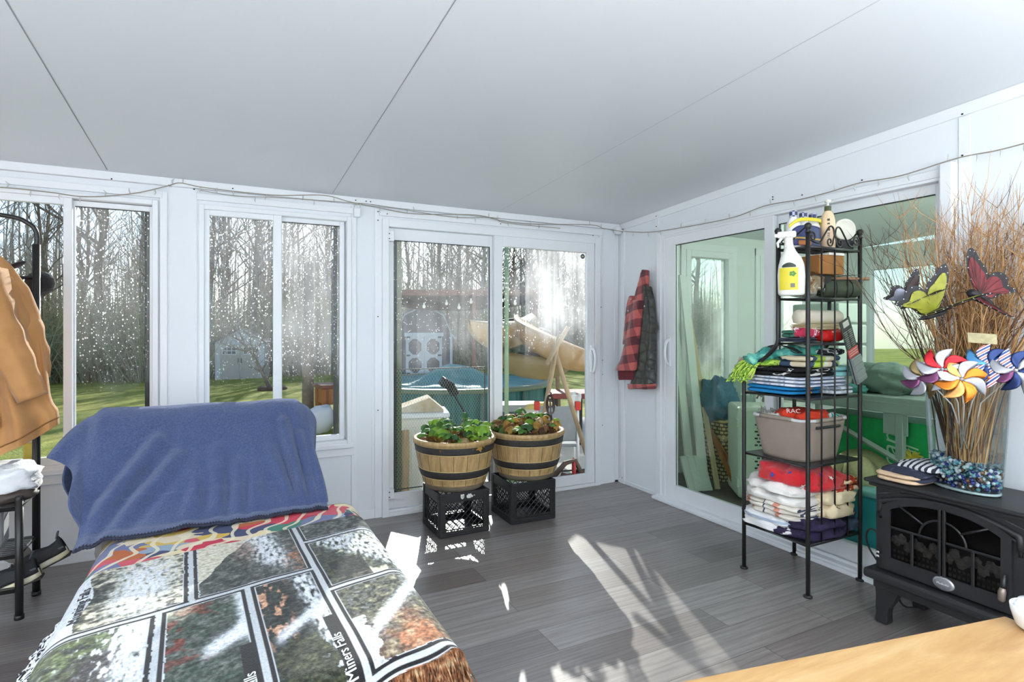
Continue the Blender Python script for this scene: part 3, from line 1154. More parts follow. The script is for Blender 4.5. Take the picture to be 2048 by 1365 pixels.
for x, y in ((.06, 0), (L * .67, 0), (L - .06, 0), (L - .06, 2.75)):
    mb = MB()
    mb.rbox(x - .045, x + .045, y - .045, y + .045, G0.z - a.z - .3, -.05, .008, M=M)
    mb.build('post', mat('rust_red_post', (128, 66, 52), .7, var=.1), gaz)

sl_ = thing('string_lights', 'string of clear globe bulbs hanging outdoors across the sliding door view', 'string lights', cw(6, 940, 560))
pts = [(772, 600), (800, 606), (848, 606), (893, 600), (918, 608), (942, 597), (985, 592), (1030, 600), (1060, 612), (1089, 618), (1130, 602), (1156, 614), (1200, 606)]
mb = MB()
mb.tube(spline([cw(6 + .02 * i, *p) for i, p in enumerate(pts)], 5), .0045, 5)
mb.build('cable', mat('dark_cable', (48, 44, 40), .6), sl_)
bm_ = mat('frosted_bulb', (240, 238, 226), .2)
for i, p in enumerate(pts):
    if i in (2, 3, 4, 5, 7, 9, 10, 11):
        mb = MB()
        q = cw(6 + .02 * i, *p)
        mb.lathe([(0, -.06), (.012, -.056), (.019, -.042), (.017, -.03), (.009, -.018), (.008, 0), (0, 0)], 12, q)
        mb.build('bulb', bm_, sl_)

# ------------------------------------------------------------------ kayaks on a wooden rack
kay = mat('sun_faded_tan_kayak', (196, 168, 124), .45, var=.1, vs=2, bump=.1)
kao = mat('orange_kayak', (202, 160, 104), .45, var=.1, vs=2, bump=.1)
kad = mat('olive_tan_kayak', (150, 132, 92), .45, var=.1, vs=2, bump=.1)


def kayak(lb, A, B, w, h, m, roll=0.):
    A, B = Vector(A), Vector(B)
    ax = (B - A).normalized()
    L = (B - A).length
    side = ax.cross(Vector((0, 0, 1))).normalized()
    up = side.cross(ax)
    cr, sr = math.cos(roll), math.sin(roll)
    side, up = side * cr + up * sr, up * cr - side * sr

    def fn(u, v):
        q = 2 * v - 1
        wd = (1 - abs(q) ** 2.6) ** .8 * w / 2 + .008
        a = 2 * PI * u
        s_, c_ = math.sin(a), math.cos(a)
        z = (s_ if s_ < 0 else s_ * .45) * h * .6 * ((1 - abs(q) ** 3) * .8 + .2) + abs(q) ** 3 * h * .38
        return A + ax * L * v + side * c_ * wd * (1 - .25 * max(0, -s_)) + up * z
    o = MB().grid(fn, 20, 28, wrap=True).build('kayak', m)
    mb = MB()
    mb.tube([A + ax * L * (.5 + .17 * math.cos(t)) + side * .4 * w * .62 * math.sin(t) + up * h * .27 for t in [2 * PI * i / 20 for i in range(20)]], .018, 6, closed=True)
    mb.build('cockpit_rim', gask, o)
    return tag(o, lb, 'kayak')


kayak('tan kayak pointing its blunt bow at the left pane of the sliding door', cw(6.4, 945, 672), cw(8.6, 1068, 650), .52, .42, kay, .2)
kayak('upper orange tan kayak slanting down to the right behind the fogged glass', cw(7.6, 1022, 648), cw(5.9, 1215, 742), .5, .34, kao, .5)
kayak('olive tan kayak lying lowest on the rack behind the fogged glass', cw(7.2, 985, 716), cw(6.6, 1150, 738), .46, .32, kad, .25)
rk = thing('kayak_rack', 'A shaped rack of weathered poles standing outside the right glass of the door', 'rack', cw(5.3, 1112, 900))
wp = mat('weathered_pole', (176, 152, 122), .8, var=.15, vs=6)
for p, q in (((1118, 672), (1058, 985)), ((1106, 690), (1196, 985)), ((1136, 655), (1092, 730))):
    a, b = cw(5.25, *p), cw(5.1, *q)
    if b.z < -.1:
        b = a.lerp(b, (a.z + .2) / (a.z - b.z))
    MB().tube([a, b], .022, 10).build('pole', wp, rk)
a, b = cw(7.9, 1112, 700), cw(7.9, 1125, 980)
MB().tube([a, a.lerp(b, (a.z + .2) / (a.z - b.z))], .03, 8).build('pole', wp, rk)
MB().tube([cw(5.25, 1112, 692), cw(7.9, 1112, 702)], .025, 8).build('crossbar', wp, rk)

# ------------------------------------------------------------------ patio clutter seen through the right glass
ch = thing('folding_chair', 'grey folding chair with red corner brackets and white legs on the sunny patio', 'chair', cw(6.2, 1120, 960))
T = frame(Vector((cw(5.9, 1112, 860).x, cw(5.9, 1112, 860).y, -.2)), (.89, -.45, 0), (.45, .89, 0))
cg = mat('grey_chair_cloth', (150, 154, 160), .8, var=.08)
MB().rbox(-.2, .22, -.06, -.03, .36, .72, .02, M=T).build('backrest', cg, ch)
MB().rbox(-.2, .22, -.05, .32, .3, .33, .015, M=T).build('seat', cg, ch)
for x, y0, y1 in ((-.2, -.1, .3), (.22, -.1, .3)):
    MB().tube([T @ Vector((x, y0, 0)), T @ Vector((x, y0 + .05, .74))], .014, 8).build('leg', whp, ch)
    MB().tube([T @ Vector((x, y1, 0)), T @ Vector((x, y1 - .02, .33))], .014, 8).build('leg', whp, ch)
    MB().rbox(x - .03, x + .03, -.08, .0, .68, .77, .012, M=T).build('bracket', mat('red_plastic', (206, 62, 52), .4), ch)
q = cw(6.8, 1080, 806)
mb = MB()
mb.lathe([(0, .3), (.16, .3), (.19, .27), (.19, .2), (.15, 0)], 24, (q.x, q.y, -.2), sx=1.3)
mb.lathe([(0, .36), (.13, .35), (.165, .3), (.16, .29), (0, .29)], 24, (q.x, q.y, -.2), 1, sx=1.3)
mb.v = [(p[0], p[1], p[2] * 1.0 + .28) for p in mb.v]
mb.lathe([(.1, .3), (.1, 0)], 12, (q.x, q.y, -.2), 0)
tag(mb.build('round_stool', [mat('ivory_plastic', (232, 226, 208), .4), mat('pale_yellow_pad', (226, 204, 130), .7)]), 'ivory round stool with pale yellow pad outside by the kayak rack', 'stool')
tb_ = thing('red_patio_table', 'dark red patio table with black legs at the right edge of the door view', 'table', cw(7.4, 1170, 960))
a = cw(7.4, 1120, 788)
T = frame((a.x, a.y, a.z), (.89, -.45, 0), (.45, .89, 0))
MB().rbox(-.1, .9, 0, .6, -.07, 0, .01, M=T).build('tabletop', mat('dark_red_paint', (138, 60, 62), .5, var=.1), tb_)
for x, y in ((-.05, .05), (.27, .05), (.85, .05), (-.05, .55), (.85, .55)):
    MB().rbox(x - .025, x + .025, y - .025, y + .025, -.2 - a.z, -.07, .005, M=T).build('leg', gask, tb_)
mb = MB()
mb.grid(lambda u, v: T @ Vector((.13 + .15 * u - .03 * v, -.018 - .012 * math.sin(u * 9) + (.03 if v < .1 else 0), .012 - .2 * v + .012 * math.sin(u * 5))), 12, 12)
tag(mb.build('white_towel', whp, solid=.012), 'white towel hanging over the edge of the dark red patio table', 'towel')
# reel mower
mw = thing('hand_mower', 'old hand mower with red wheel lying on the sunny patio outside the door', 'mower', (cw(5.6, 1150, 935).x, cw(5.6, 1150, 935).y, -.2))
q = Vector((mw.location.x, mw.location.y, -.2))
for s in (-.16, .2):
    c_ = q + Vector((.89 * s * .6 + .1, -.45 * s * .6, .12))
    M = frame(c_, (.5, .85, 0), (0, 0, 1))
    mb = MB()
    mb.tube([M @ Vector((.1 * math.cos(t), .1 * math.sin(t), 0)) for t in [2 * PI * i / 22 for i in range(22)]], .016, 8, closed=True)
    for i in range(5):
        t = 2 * PI * i / 5
        mb.tube([M @ Vector((0, 0, 0)), M @ Vector((.09 * math.cos(t), .09 * math.sin(t), 0))], .01, 6)
    mb.lathe([(0, -.02), (.03, -.02), (.03, .02), (0, .02)], 12, M=M)
    mb.build('wheel', mat('red_enamel', (186, 44, 44), .35), mw)
mb = MB()
for i in range(5):
    mb.tube([q + Vector((-.25 + .1 * i, .02 * i, .06 + .04 * (i % 2))), q + Vector((-.12 + .1 * i, -.1 + .02 * i, .05 + .06 * ((i + 1) % 2)))], .02, 6)
mb.tube([q + Vector((-.24, .05, .05)), q + Vector((-.1, .02, .2)), q + Vector((.0, .0, .22)), q + Vector((.06, -.05, .07))], .025, 6)
mb.build('frame', mat('rusty_iron', (96, 78, 70), .7, var=.25, vs=20), mw)
mb = MB()
mb.tube([q + Vector((-.4, -.2, .03)), q + Vector((.6, .5, .03))], .009, 6)
mb.tube([q + Vector((-.45, .45, .035)), q + Vector((.62, .2, .035))], .009, 6)
tag(mb.build('garden_stakes', gask), 'two crossed dark stakes lying on the patio behind the hand mower', 'stakes')

# ------------------------------------------------------------------ clutter seen through the left glass
q = cw(5.2, 845, 830)
T = frame((q.x, q.y, -.2), (.97, -.24, 0), (.24, .97, 0))
bn = thing('storage_tote', 'white plastic storage tote with lid outside the left glass of the door', 'storage box', (q.x, q.y, -.2))
ivp = mat('weathered_white_plastic', (222, 222, 214), .5, var=.05)
mb = MB()
mb.rbox(-.2, .22, 0, .4, 0, .7, .02, M=T)
for i in range(6):
    mb.rbox(-.17 + .07 * i, -.14 + .07 * i, -.012, 0.0, .05, .62, .004, M=T)
mb.build('body', ivp, bn)
MB().rbox(-.23, .25, -.03, .43, .70, .745, .015, M=T).build('lid', whp, bn)
mb = MB()
pr = [(-.2, 0), (.2, 0), (.2, .02), (.07, .13), (-.2, .04)]
mb.prism(pr, .3, T @ frame((0, .35, .747), (1, 0, 0), (0, 0, 1)))
tag(mb.build('cardboard_sheet', mat('weathered_cardboard', (196, 172, 138), .9, var=.12, col2=(224, 216, 200))), 'weathered cardboard lying propped on the white storage tote', 'cardboard')
q = cw(4.95, 795, 900)
fp = thing('plank_stack', 'weathered upright planks leaning outside the left edge of the sliding door', 'planks', (q.x, q.y, -.2))
for i in range(3):
    p = q + Vector((-.07 + .075 * i, .02 * i, 0))
    MB().rbox(p.x - .035, p.x + .035, p.y - .012, p.y + .012, -.2, .62 - .1 * i, .004).build('plank', mat('weathered_plank', (158, 138, 108), .85, var=.2, vs=6, vstretch=(8, 8, 1)), fp)
# wooden table, cushion and post seen through the second window
q = cw(8.6, 668, 770)
wt = thing('wooden_side_table', 'orange brown wooden side table outside the right pane of the nearer window', 'table', (q.x, q.y, -.2))
T = frame((q.x, q.y, -.2), (1, .12, 0), (-.12, 1, 0))
ow = mat('orange_brown_wood', (184, 118, 62), .55, var=.15, vs=5, vstretch=(1, 6, 1))
H = q.z + .2
MB().rbox(-.2, .34, -.02, .5, H - .06, H, .01, M=T).build('tabletop', mat('dark_wood_top', (128, 74, 46), .5, var=.1), wt)
MB().rbox(-.13, .3, 0, .46, H - .3, H - .06, .006, M=T).build('apron', ow, wt)
MB().rbox(-.04, .24, -.012, 0, H - .26, H - .1, .006, M=T).build('drawer', ow, wt)
for x, y in ((-.12, .03), (.28, .03), (-.12, .43), (.28, .43)):
    MB().rbox(x - .05, x + .05, y - .03, y + .03, 0, H - .06, .006, M=T).build('leg', ow, wt)
MB().rbox(-.12, .28, .03, .43, .08, .13, .006, M=T).build('shelf', ow, wt)
q = cw(8.3, 628, 838)
mb = MB().blob((q.x + .1, q.y, -.0), (.2, .18, .2), amp=.25, fr=2, e=.8)
tag(mb.build('white_cushion', mat('white_cushion_cover', (234, 236, 238), .8)), 'white cushion slumped against the orange brown outdoor table', 'cushion')
q = cw(9.2, 616, 800)
MBp = MB().tube([(q.x, q.y, gz(0, q.y) - .1), (q.x, q.y, .5), (q.x + .02, q.y, 2.4)], [.1, .09, .08], 12)
tag(MBp.build('brown_tree_trunk', barks[1]), 'brown trunk standing on the lawn behind the nearer window', 'tree trunk')
# ================================================================== lounge chair with its covers
ch = thing('lounge_chair', 'low armless lounge chair hidden under a blue fleece and woven throws', 'chair', (.02, 2.1, 0))
upm = mat('grey_upholstery', (120, 116, 112), .9, var=.05)
MB().rbox(-.41, .54, 1.43, 2.78, .13, .445, .05, seg=3).build('seat', upm, ch)
M = Matrix.Translation((0, 2.80, .40)) @ Matrix.Rotation(-math.radians(38), 4, 'X')
MB().rbox(-.48, .37, .03, .17, -.02, .545, .06, M=M, seg=3).build('backrest', upm, ch)
for x in (-.36, .48):
    for y in (1.5, 2.7):
        MB().tube([(x, y, 0), (x, y, .14)], .025, 10).build('leg', mat('dark_wood_leg', (50, 38, 30), .5), ch)


def fleece():
    k = NT('blue_fleece')
    v = k.obj()
    f = k.noise(v, 130, 5, .75)
    big = k.noise(v, 5, 3)
    c = k.ramp(f, [(.3, lin((56, 69, 104))), (.7, lin((92, 105, 142)))])
    c = k.mix(c, lin((66, 80, 122)), k.ramp(big, [(.4, 0), (.65, .35)]))
    k.l(c, k.b.inputs['Base Color'])
    k.b.inputs['Roughness'].default_value = .95
    k.b.inputs['Sheen Weight'].default_value = .55
    k.b.inputs['Sheen Roughness'].default_value = .4
    k.b.inputs['Sheen Tint'].default_value = lin((205, 212, 235))
    k.b.inputs['Specular IOR Level'].default_value = .1
    h = k.math('ADD', k.noise(v, 170, 4, .7), k.math('MULTIPLY', k.noise(v, 60, 3), .8))
    k.bump(h, .9, .006)
    return k.m


prof = spline([(0, 3.46, .50), (0, 3.43, .70), (0, 3.375, .855), (0, 3.31, .918), (0, 3.23, .932), (0, 3.155, .895), (0, 3.07, .79), (0, 2.975, .665), (0, 2.885, .545), (0, 2.82, .484), (0, 2.775, .470), (0, 2.715, .464)], 10)
arc = [0]
for a, b in zip(prof, prof[1:]):
    arc.append(arc[-1] + (b - a).length)


def at_arc(s):
    for i in range(1, len(arc)):
        if s <= arc[i]:
            return prof[i - 1].lerp(prof[i], (s - arc[i - 1]) / (arc[i] - arc[i - 1]))
    return prof[-1]


RIDGE = [(-.27, .80, -.49, .50, .024, .026), (-.19, .72, -.42, .47, .022, .024), (-.33, .62, -.50, .46, .015, .02), (.27, .84, .34, .50, .026, .02), (.34, .78, .385, .49, .018, .016), (.20, .72, .30, .49, .014, .02), (-.03, .74, -.02, .50, .012, .024), (.07, .68, .05, .49, .013, .02),
         (.13, .66, .14, .49, .01, .02), (-.10, .62, -.14, .48, .012, .025)]


def seg_d(px, pz, ax, az, bx, bz):
    dx, dz = bx - ax, bz - az
    t = max(0, min(1, ((px - ax) * dx + (pz - az) * dz) / (dx * dx + dz * dz)))
    return math.hypot(px - ax - t * dx, pz - az - t * dz), t


def blanket(u, v):
    s = v * arc[-1]
    p = at_arc(s).copy()
    if s > arc[-1] - .25:
        p.z += .006
    n_ = at_arc(min(arc[-1], s + .01)) - at_arc(max(0, s - .01))
    n_.normalize()
    nor = Vector((0, -n_.z, n_.y)) if True else None
    nor = Vector((0, n_.z, -n_.y))
    uu = -.22 + 1.44 * u
    front = sst(3.25, 3.1, p.y)
    xl = lerp(-.555, -.515, sst(.85, .45, p.z) * front)
    xr = lerp(.392, .435, sst(.8, .5, p.z) * front)
    c = min(1, max(0, uu))
    x = lerp(xl, xr, c)
    q = Vector((x, p.y, p.z))
    d = 0
    if front > 0:
        fd = sst(.475, .56, p.z)
        for ax, az, bx, bz, am, w in RIDGE:
            r, t = seg_d(x, p.z, ax, az, bx, bz)
            d += 1.9 * (.25 + .75 * fd) * am * (.3 + .7 * t) * (math.exp(-(r / w) ** 2) - .55 * math.exp(-((r - 2 * w) / w) ** 2))
    d += .006 * nz(x * 7, s * 7, 1.3) + .003 * nz(x * 19, s * 19, 4)
    if s > arc[-1] - .10:
        d += .012 * (1 + nz(x * 9, 3.3)) * sst(arc[-1] - .10, arc[-1] - .04, s)
    # rounded shoulders
    e = min(abs(x - xl), abs(x - xr))
    q += nor * (d * sst(0, .05, e) - .035 * (1 - sst(0, .06, e)) * sst(.6, .9, p.z))
    ex = -uu if uu < 0 else uu - 1 if uu > 1 else 0
    if ex:
        f = ex / .22 * (1 - sst(arc[-1] - .22, arc[-1] - .06, s))
        if uu < 0:
            ov = pw(s, ((0, .14), (.42, .16), (.56, .175), (.72, .10), (.86, .03), (1.2, .015)))
            wave = .035 * math.sin(s * 17 + 1) * f
            q += Vector((-.72 * ov * f + wave * .3, wave - .05 * f, -.78 * ov * f * (.5 + .6 * f)))
        else:
            ov = pw(s, ((0, .34), (.5, .33), (.62, .26), (.8, .06), (1.2, .04)))
            wave = .02 * math.sin(s * 15) * f
            q += Vector((.055 * math.sin(min(1, f * 3) * PI / 2) * (ov / .3), wave + .06 * f * (1 if p.y > 3.1 else .3), -ov * f))
    # lower hem runs up to the right on the seat
    if s > arc[-1] - .16:
        q.y += lerp(.0, .05, c) * sst(arc[-1] - .16, arc[-1], s) - .02 * (1 - c) * sst(arc[-1] - .16, arc[-1], s)
        q.z -= .012 * (1 - sst(0, .12, c)) * sst(arc[-1] - .2, arc[-1], s)
    return q


fl = fleece()
o = MB().grid(blanket, 150, 120).build('fleece_blanket', fl, solid=.012, sub=1)
tag(o, 'blue fleece blanket draped over the backrest of the lounge chair', 'blanket')
mb = MB()
hem = [blanket(.135 + .73 * i / 90, 1) + Vector((0, -.002, .002)) for i in range(91)]
mb.tube(hem, .0075, 6)
for i in range(3, 88):
    p, q = hem[i], hem[i].lerp(hem[i + 1], .4)
    mb.tube([p + Vector((0, .016, .006)), p + Vector((0, -.004, .009)), q + Vector((0, -.008, -.006))], .0022, 4)
mb.build('whip_stitch', mat('navy_thread', (34, 38, 58), .8), o)


# draping of flat cloth over the seat
def drape(X, Y, z0=.462, xl=-.36, xr=.50, yf=1.47, r=.09, out=.02):
    dz = 0
    if X > xr:
        a = (X - xr) / r
        if a < 1.35:
            X, dz = xr + r * math.sin(a), r * (1 - math.cos(a))
        else:
            X, dz = xr + r * math.sin(1.35) + out * (a - 1.35), r * (1 - math.cos(1.35)) + (a - 1.35) * r
    elif X < xl:
        a = (xl - X) / r
        if a < 1.2:
            X, dz = xl - r * math.sin(a), r * (1 - math.cos(a))
        else:
            X, dz = xl - r * math.sin(1.2) - out * (a - 1.2), r * (1 - math.cos(1.2)) + (a - 1.2) * r
    if Y < yf:
        a = (yf - Y) / r
        if a < 1.35:
            Y, d2 = yf - r * math.sin(a), r * (1 - math.cos(a))
        else:
            Y, d2 = yf - r * math.sin(1.35) - out * (a - 1.35), r * (1 - math.cos(1.35)) + (a - 1.35) * r
        dz = max(dz, d2) + .35 * min(dz, d2)
    return Vector((X, Y, max(.01, z0 - dz)))


k = NT('kaleidoscope_quilt')
v = k.obj((1, 1.5, 1), (0, 0, .3))
dn = k.n('TexNoise', i_Scale=5, i_Detail=2)
k.l(v, dn.inputs['Vector'])
vv = k.mix(v, dn.outputs['Color'], .22)
vo = k.n('TexVoronoi', i_Scale=9)
k.l(vv, vo.inputs['Vector'])
sc_ = k.n('SeparateColor')
k.l(vo.outputs['Color'], sc_.inputs[0])
pal = [(196, 62, 84), (232, 216, 176), (206, 96, 108), (78, 132, 116), (210, 178, 92), (74, 80, 112), (222, 206, 180), (150, 168, 186), (186, 106, 66), (208, 70, 88), (86, 120, 118), (120, 126, 160)]
c = k.ramp(sc_.outputs[0], [(i / len(pal), lin(p)) for i, p in enumerate(pal)], 'CONSTANT')
wv = k.n('TexWave', i_Scale=4, i_Distortion=8, i_Detail=1)
k.l(v, wv.inputs['Vector'])
c = k.mix(c, lin((236, 226, 200)), k.ramp(wv.outputs['Fac'], [(.86, 0), (.9, .8)]))
k.l(c, k.b.inputs['Base Color'])
k.b.inputs['Roughness'].default_value = .9
k.bump(k.noise(k.obj(), 160, 2), .4, .003)
o = MB().grid(lambda u, v: drape(lerp(-.62, .66, u), lerp(2.79, 2.15, v) + .06 * u, .462) + Vector((0, 0, .004 * nz(u * 12, v * 8))), 70, 40).build('patchwork_quilt', k.m, solid=.006)
tag(o, 'red, cream and teal swirl patterned quilt showing below the blue fleece', 'quilt')

# woven waterfall throw: patterned panels framed in black and white
EA, EB, TO = Vector((.968, .25)), Vector((.05, -.998)), Vector((.285, 2.085))
A0, A1, B0_, B1_ = -.80, .37, -.465, .722
VB_UP, VB_LO = (-.385, 0.), (-.47, -.225, 0.)


def h3(a, b, s, f):
    return mnoise.fractal(Vector((a * f, b * f, s)), 1., 2., 4)


def colmix(a, b, t):
    t = max(0, min(1, t))
    return tuple(x + (y - x) * t for x, y in zip(a, b))


def L3(r, g, b):
    return lin((r, g, b))[:3]


BLK, WHT, DGR, GRY = L3(36, 35, 38), L3(214, 220, 228), L3(62, 74, 68), L3(128, 132, 128)
OLV, ORG, CRM, RED, BRN = L3(104, 108, 78), L3(186, 122, 82), L3(206, 200, 178), L3(150, 74, 58), L3(96, 78, 62)
LGR = L3(122, 138, 88)


def throw_col(u, v):
    a, b = lerp(A0, A1, u), lerp(B0_, B1_, v)
    n1, n2, n3 = h3(a, b, 1, 9), h3(a, b, 7, 30), h3(a * 3, b, 3, 26)
    grain = nz(a * 420, b * 420) * .5 + nz(a * 170, b * 170, 5) * .6
    # frame distance
    if a > .0:
        hb = (-.27, .195, .695)
        vb = (0.,)
        nar = True
    elif b < 0:
        hb, vb, nar = (0.,), VB_UP, False
    else:
        hb, vb, nar = (0., .695), VB_LO, False
    dv = min(abs(a - q) for q in vb) if not (a < 0 and b < 0 and a > VB_UP[0] + .05 and False) else 9
    if a <= 0:
        dv = min(dv, abs(a))
    dh = min(abs(b - q) for q in hb)
    if a < -.66 and b < .02:
        dh = 9 if b < -.03 else dh
    wob = .0015 * nz(a * 60, b * 60, 2)
    d = min(dv, dh * 1.0) + wob
    lbl = None
    if b > .36 and b < .69:
        for q in (-.225, 0.):
            if -.05 < a - q < -.018:
                lbl = q
    if d < .0085:
        return colmix(WHT, GRY, .25 + .5 * grain)
    if d < .0205 or (lbl is not None):
        return colmix(BLK, GRY, max(0, .12 * grain))
    if d < .0235:
        return colmix(WHT, GRY, .1)
    # pictures
    if a > 0 and b < -.27:
        c = colmix(DGR, GRY, .5 + 1.2 * n2)
    elif a > 0 and b < .195:
        la = a / .37
        t = (b + .27) / .46
        c = colmix(DGR, OLV, .4 + 1.3 * n2)
        c = colmix(c, CRM, sst(.1, .5, n1 + .3 * n2 - .1))
        fall = math.exp(-((la - .25 - .75 * t) / .2) ** 2) + .8 * math.exp(-((la - .8) / .25) ** 2) * (1 - t)
        c = colmix(c, WHT, fall * (.75 + 1.4 * n3))
        if t > .55 and abs(la - .3) < .17:
            c = colmix(c, BLK, .7)
    elif a > 0:
        la, t = a / .37, (b - .195) / .5
        c = colmix(GRY, OLV, .5 + 1.5 * n2)
        c = colmix(c, BLK, sst(.05, .35, h3(a * 1.5, b, 4, 34)) * .9)
        c = colmix(c, ORG, sst(.35, .95, t) * (.3 + 1.6 * max(0, n1 + .2)))
        c = colmix(c, OLV, sst(.6, .95, t) * sst(.5, .9, la) * .7)
        st = math.exp(-((t - .78 + .75 * la) / .07) ** 2) * sst(.05, .2, la + n1 * .2)
        c = colmix(c, WHT, st * 1.1 + .8 * math.exp(-((la - .9) / .2) ** 2 - ((t - .08) / .1) ** 2))
        if la < .2 + .1 * n1 and t > .45:
            c = colmix(WHT, GRY, .3)
        c = colmix(c, CRM, .3 * max(0, n2 * 2))
    elif b < 0 and a > VB_UP[0]:
        la, t = (a - VB_UP[0]) / .385, (b + .53) / .53
        c = colmix(DGR, GRY, .35 + 1.0 * n2)
        if la + .75 * t < .62 + .05 * n1:
            c = colmix(CRM, GRY, .15 + .8 * grain)
        fall = math.exp(-((la - .62 - .2 * t * t) / .14) ** 2)
        c = colmix(c, WHT, fall * (.8 + 1.2 * n3) * sst(1.05, .5, t))
        c = colmix(c, L3(170, 140, 128), max(0, math.exp(-((la - .48) / .1) ** 2 - ((t - .35) / .2) ** 2) * (.7 + n3)))
        c = colmix(c, ORG, max(0, math.exp(-((la - .9) / .1) ** 2 - ((t - .75) / .2) ** 2) * (.5 + n2 * 2)))
    elif b < 0:
        la, t = (a + .80) / .415, (b + .53) / .53
        c = colmix(CRM, OLV, .35 + 1.3 * n2)
        c = colmix(c, BLK, .7 * sst(.1, .4, h3(a, b * 2, 8, 26)))
        c = colmix(c, WHT, (math.exp(-((la - .66 - .06 * n1) / .19) ** 2 - ((t - .55) / .36) ** 2)) * (1.15 + 1.5 * n3))
        c = colmix(c, DGR, .9 * max(0, math.exp(-((la - .36) / .1) ** 2 - ((t - .5) / .35) ** 2) * (1 + n2)))
        if la < .31 + .03 * math.sin(b * 18):
            c = colmix(WHT, GRY, .08 + .3 * grain)
    elif a > -.225:
        la, t = (a + .225) / .225, b / .695
        c = colmix(DGR, BLK, .4 + n2)
        rock = sst(.0, .28, h3(a * 2.2, b * .8, 12, 16)) * sst(.6, .35, la) * sst(.8, .5, t)
        c = colmix(c, L3(196, 148, 120), rock)
        fall = math.exp(-((la - .74 - .12 * t) / .13) ** 2)
        c = colmix(c, WHT, fall * (.8 + 1.3 * n3) + math.exp(-((t - .52 + .28 * (la - .4)) / .045) ** 2) * sst(.1, .3, la))
        if (la - .42) ** 2 / .13 + (t - .86) ** 2 / .06 < 1 + n2:
            c = colmix(L3(52, 60, 44), OLV, .3 + 1.2 * n2)
    elif a > -.47:
        la, t = (a + .47) / .245, b / .695
        c = colmix(L3(74, 98, 82), GRY, .3 + 1.4 * n2)
        c = colmix(c, RED, sst(.12, .3, h3(a, b, 21, 13)) * sst(.65, .4, t) * sst(.7, .4, la))
        c = colmix(c, CRM, sst(.2, 0, t) * sst(.5, .2, la) * .8)
        c = colmix(c, BLK, .85 * max(0, math.exp(-((la - .72) / .22) ** 2 - ((t - .42) / .1) ** 2) + .9 * sst(.66, .8, t) * sst(.3, .5, la)))
        c = colmix(c, WHT, math.exp(-((t - .6 + .25 * la) / .055) ** 2) * sst(.35, .6, la) * 1.2 + math.exp(-((la - .2) / .22) ** 2 - ((t - .88) / .1) ** 2) * 1.2 + .8 * math.exp(-((la - .92) / .09) ** 2) * sst(.7, .2, t))
    else:
        la, t = (a + .80) / .33, b / .695
        c = colmix(LGR, DGR, .3 + 1.3 * n2)
        c = colmix(c, L3(66, 62, 66), sst(.2, .5, t + n1 * .3 + .1 * la))
        c = colmix(c, WHT, math.exp(-((la - .86) / .16) ** 2) * (1 + n3) + .8 * sst(.55, .9, la - .3 * t + n3 * .5) + .6 * sst(.1, .3, n3) * t)
    g2 = nz(a * 62, b * 74, 11) + .6 * nz(a * 120, b * 110, 3)
    lum = .3 * c[0] + .5 * c[1] + .2 * c[2]
    kc = lerp(.50, 1.25, sst(.12, .50, lum))
    c = tuple(min(1, x * kc) for x in c)
    c = colmix(c, tuple(min(1, x * 1.8 + .04) for x in c) if g2 > 0 else tuple(x * .2 for x in c), min(.85, abs(g2) * lerp(1.1, .55, sst(.3, .6, lum))))
    return colmix(c, tuple(min(1, x * 1.6 + .03) for x in c) if grain > 0 else tuple(x * .25 for x in c), min(1, abs(grain) * 1.0))


def throw_pt(u, v):
    a, b = lerp(A0, A1, u), lerp(B0_, B1_, v)
    P = TO + EA * a + EB * b
    q = drape(P.x, P.y, .474)
    q.z += .004 * nz(a * 7, b * 7, 4) + .006 * max(0, nz(a * 3, b * 3, 9))
    if v > .93:
        q.y += .012 * math.sin(a * 26) * sst(.93, 1, v)
    return q


k = NT('woven_throw')
at_ = k.n('VertexColor', layer_name='pattern')
k.l(at_.outputs[0], k.b.inputs['Base Color'])
k.b.inputs['Roughness'].default_value = .95
k.b.inputs['Specular IOR Level'].default_value = .15
k.b.inputs['Sheen Weight'].default_value = .15
k.bump(k.noise(k.obj(), 260, 3, .7), .8, .004)
thr = MB().grid(throw_pt, 400, 420, col=throw_col).build('waterfall_throw', k.m, colattr=True, solid=.006, off=1)
tag(thr, 'woven throw with waterfall pictures in black frames spread over the seat', 'throw')


# lettering woven into the throw, laid on its surface
def on_throw(txt, size, a, b, ang, m, name, shear=0):
    mb = text_mb(txt, size, Matrix.Identity(4), .0012, shear=shear)
    ca, sa = math.cos(ang), math.sin(ang)
    out = []
    for x, y, z in mb.v:
        aa, bb = a + ca * x - sa * y, b - (sa * x + ca * y)
        p = throw_pt((aa - A0) / (A1 - A0), (bb - B0_) / (B1_ - B0_))
        out.append((p.x, p.y, p.z + .0012 + z))
    mb.v = out
    return mb.build(name, m, thr)


lt = mat('woven_white_lettering', (222, 224, 226), .9)
on_throw('Miners Falls', .042, -.024, .675, PI / 2, lt, 'lettering')
on_throw('River Falls', .042, -.249, .675, PI / 2, lt, 'lettering')
on_throw('Munising Falls', .046, -.672, -.09, PI / 2, mat('woven_dark_lettering', (60, 60, 66), .9), 'lettering', shear=.35)

# fringes
Rf = random.Random(4)


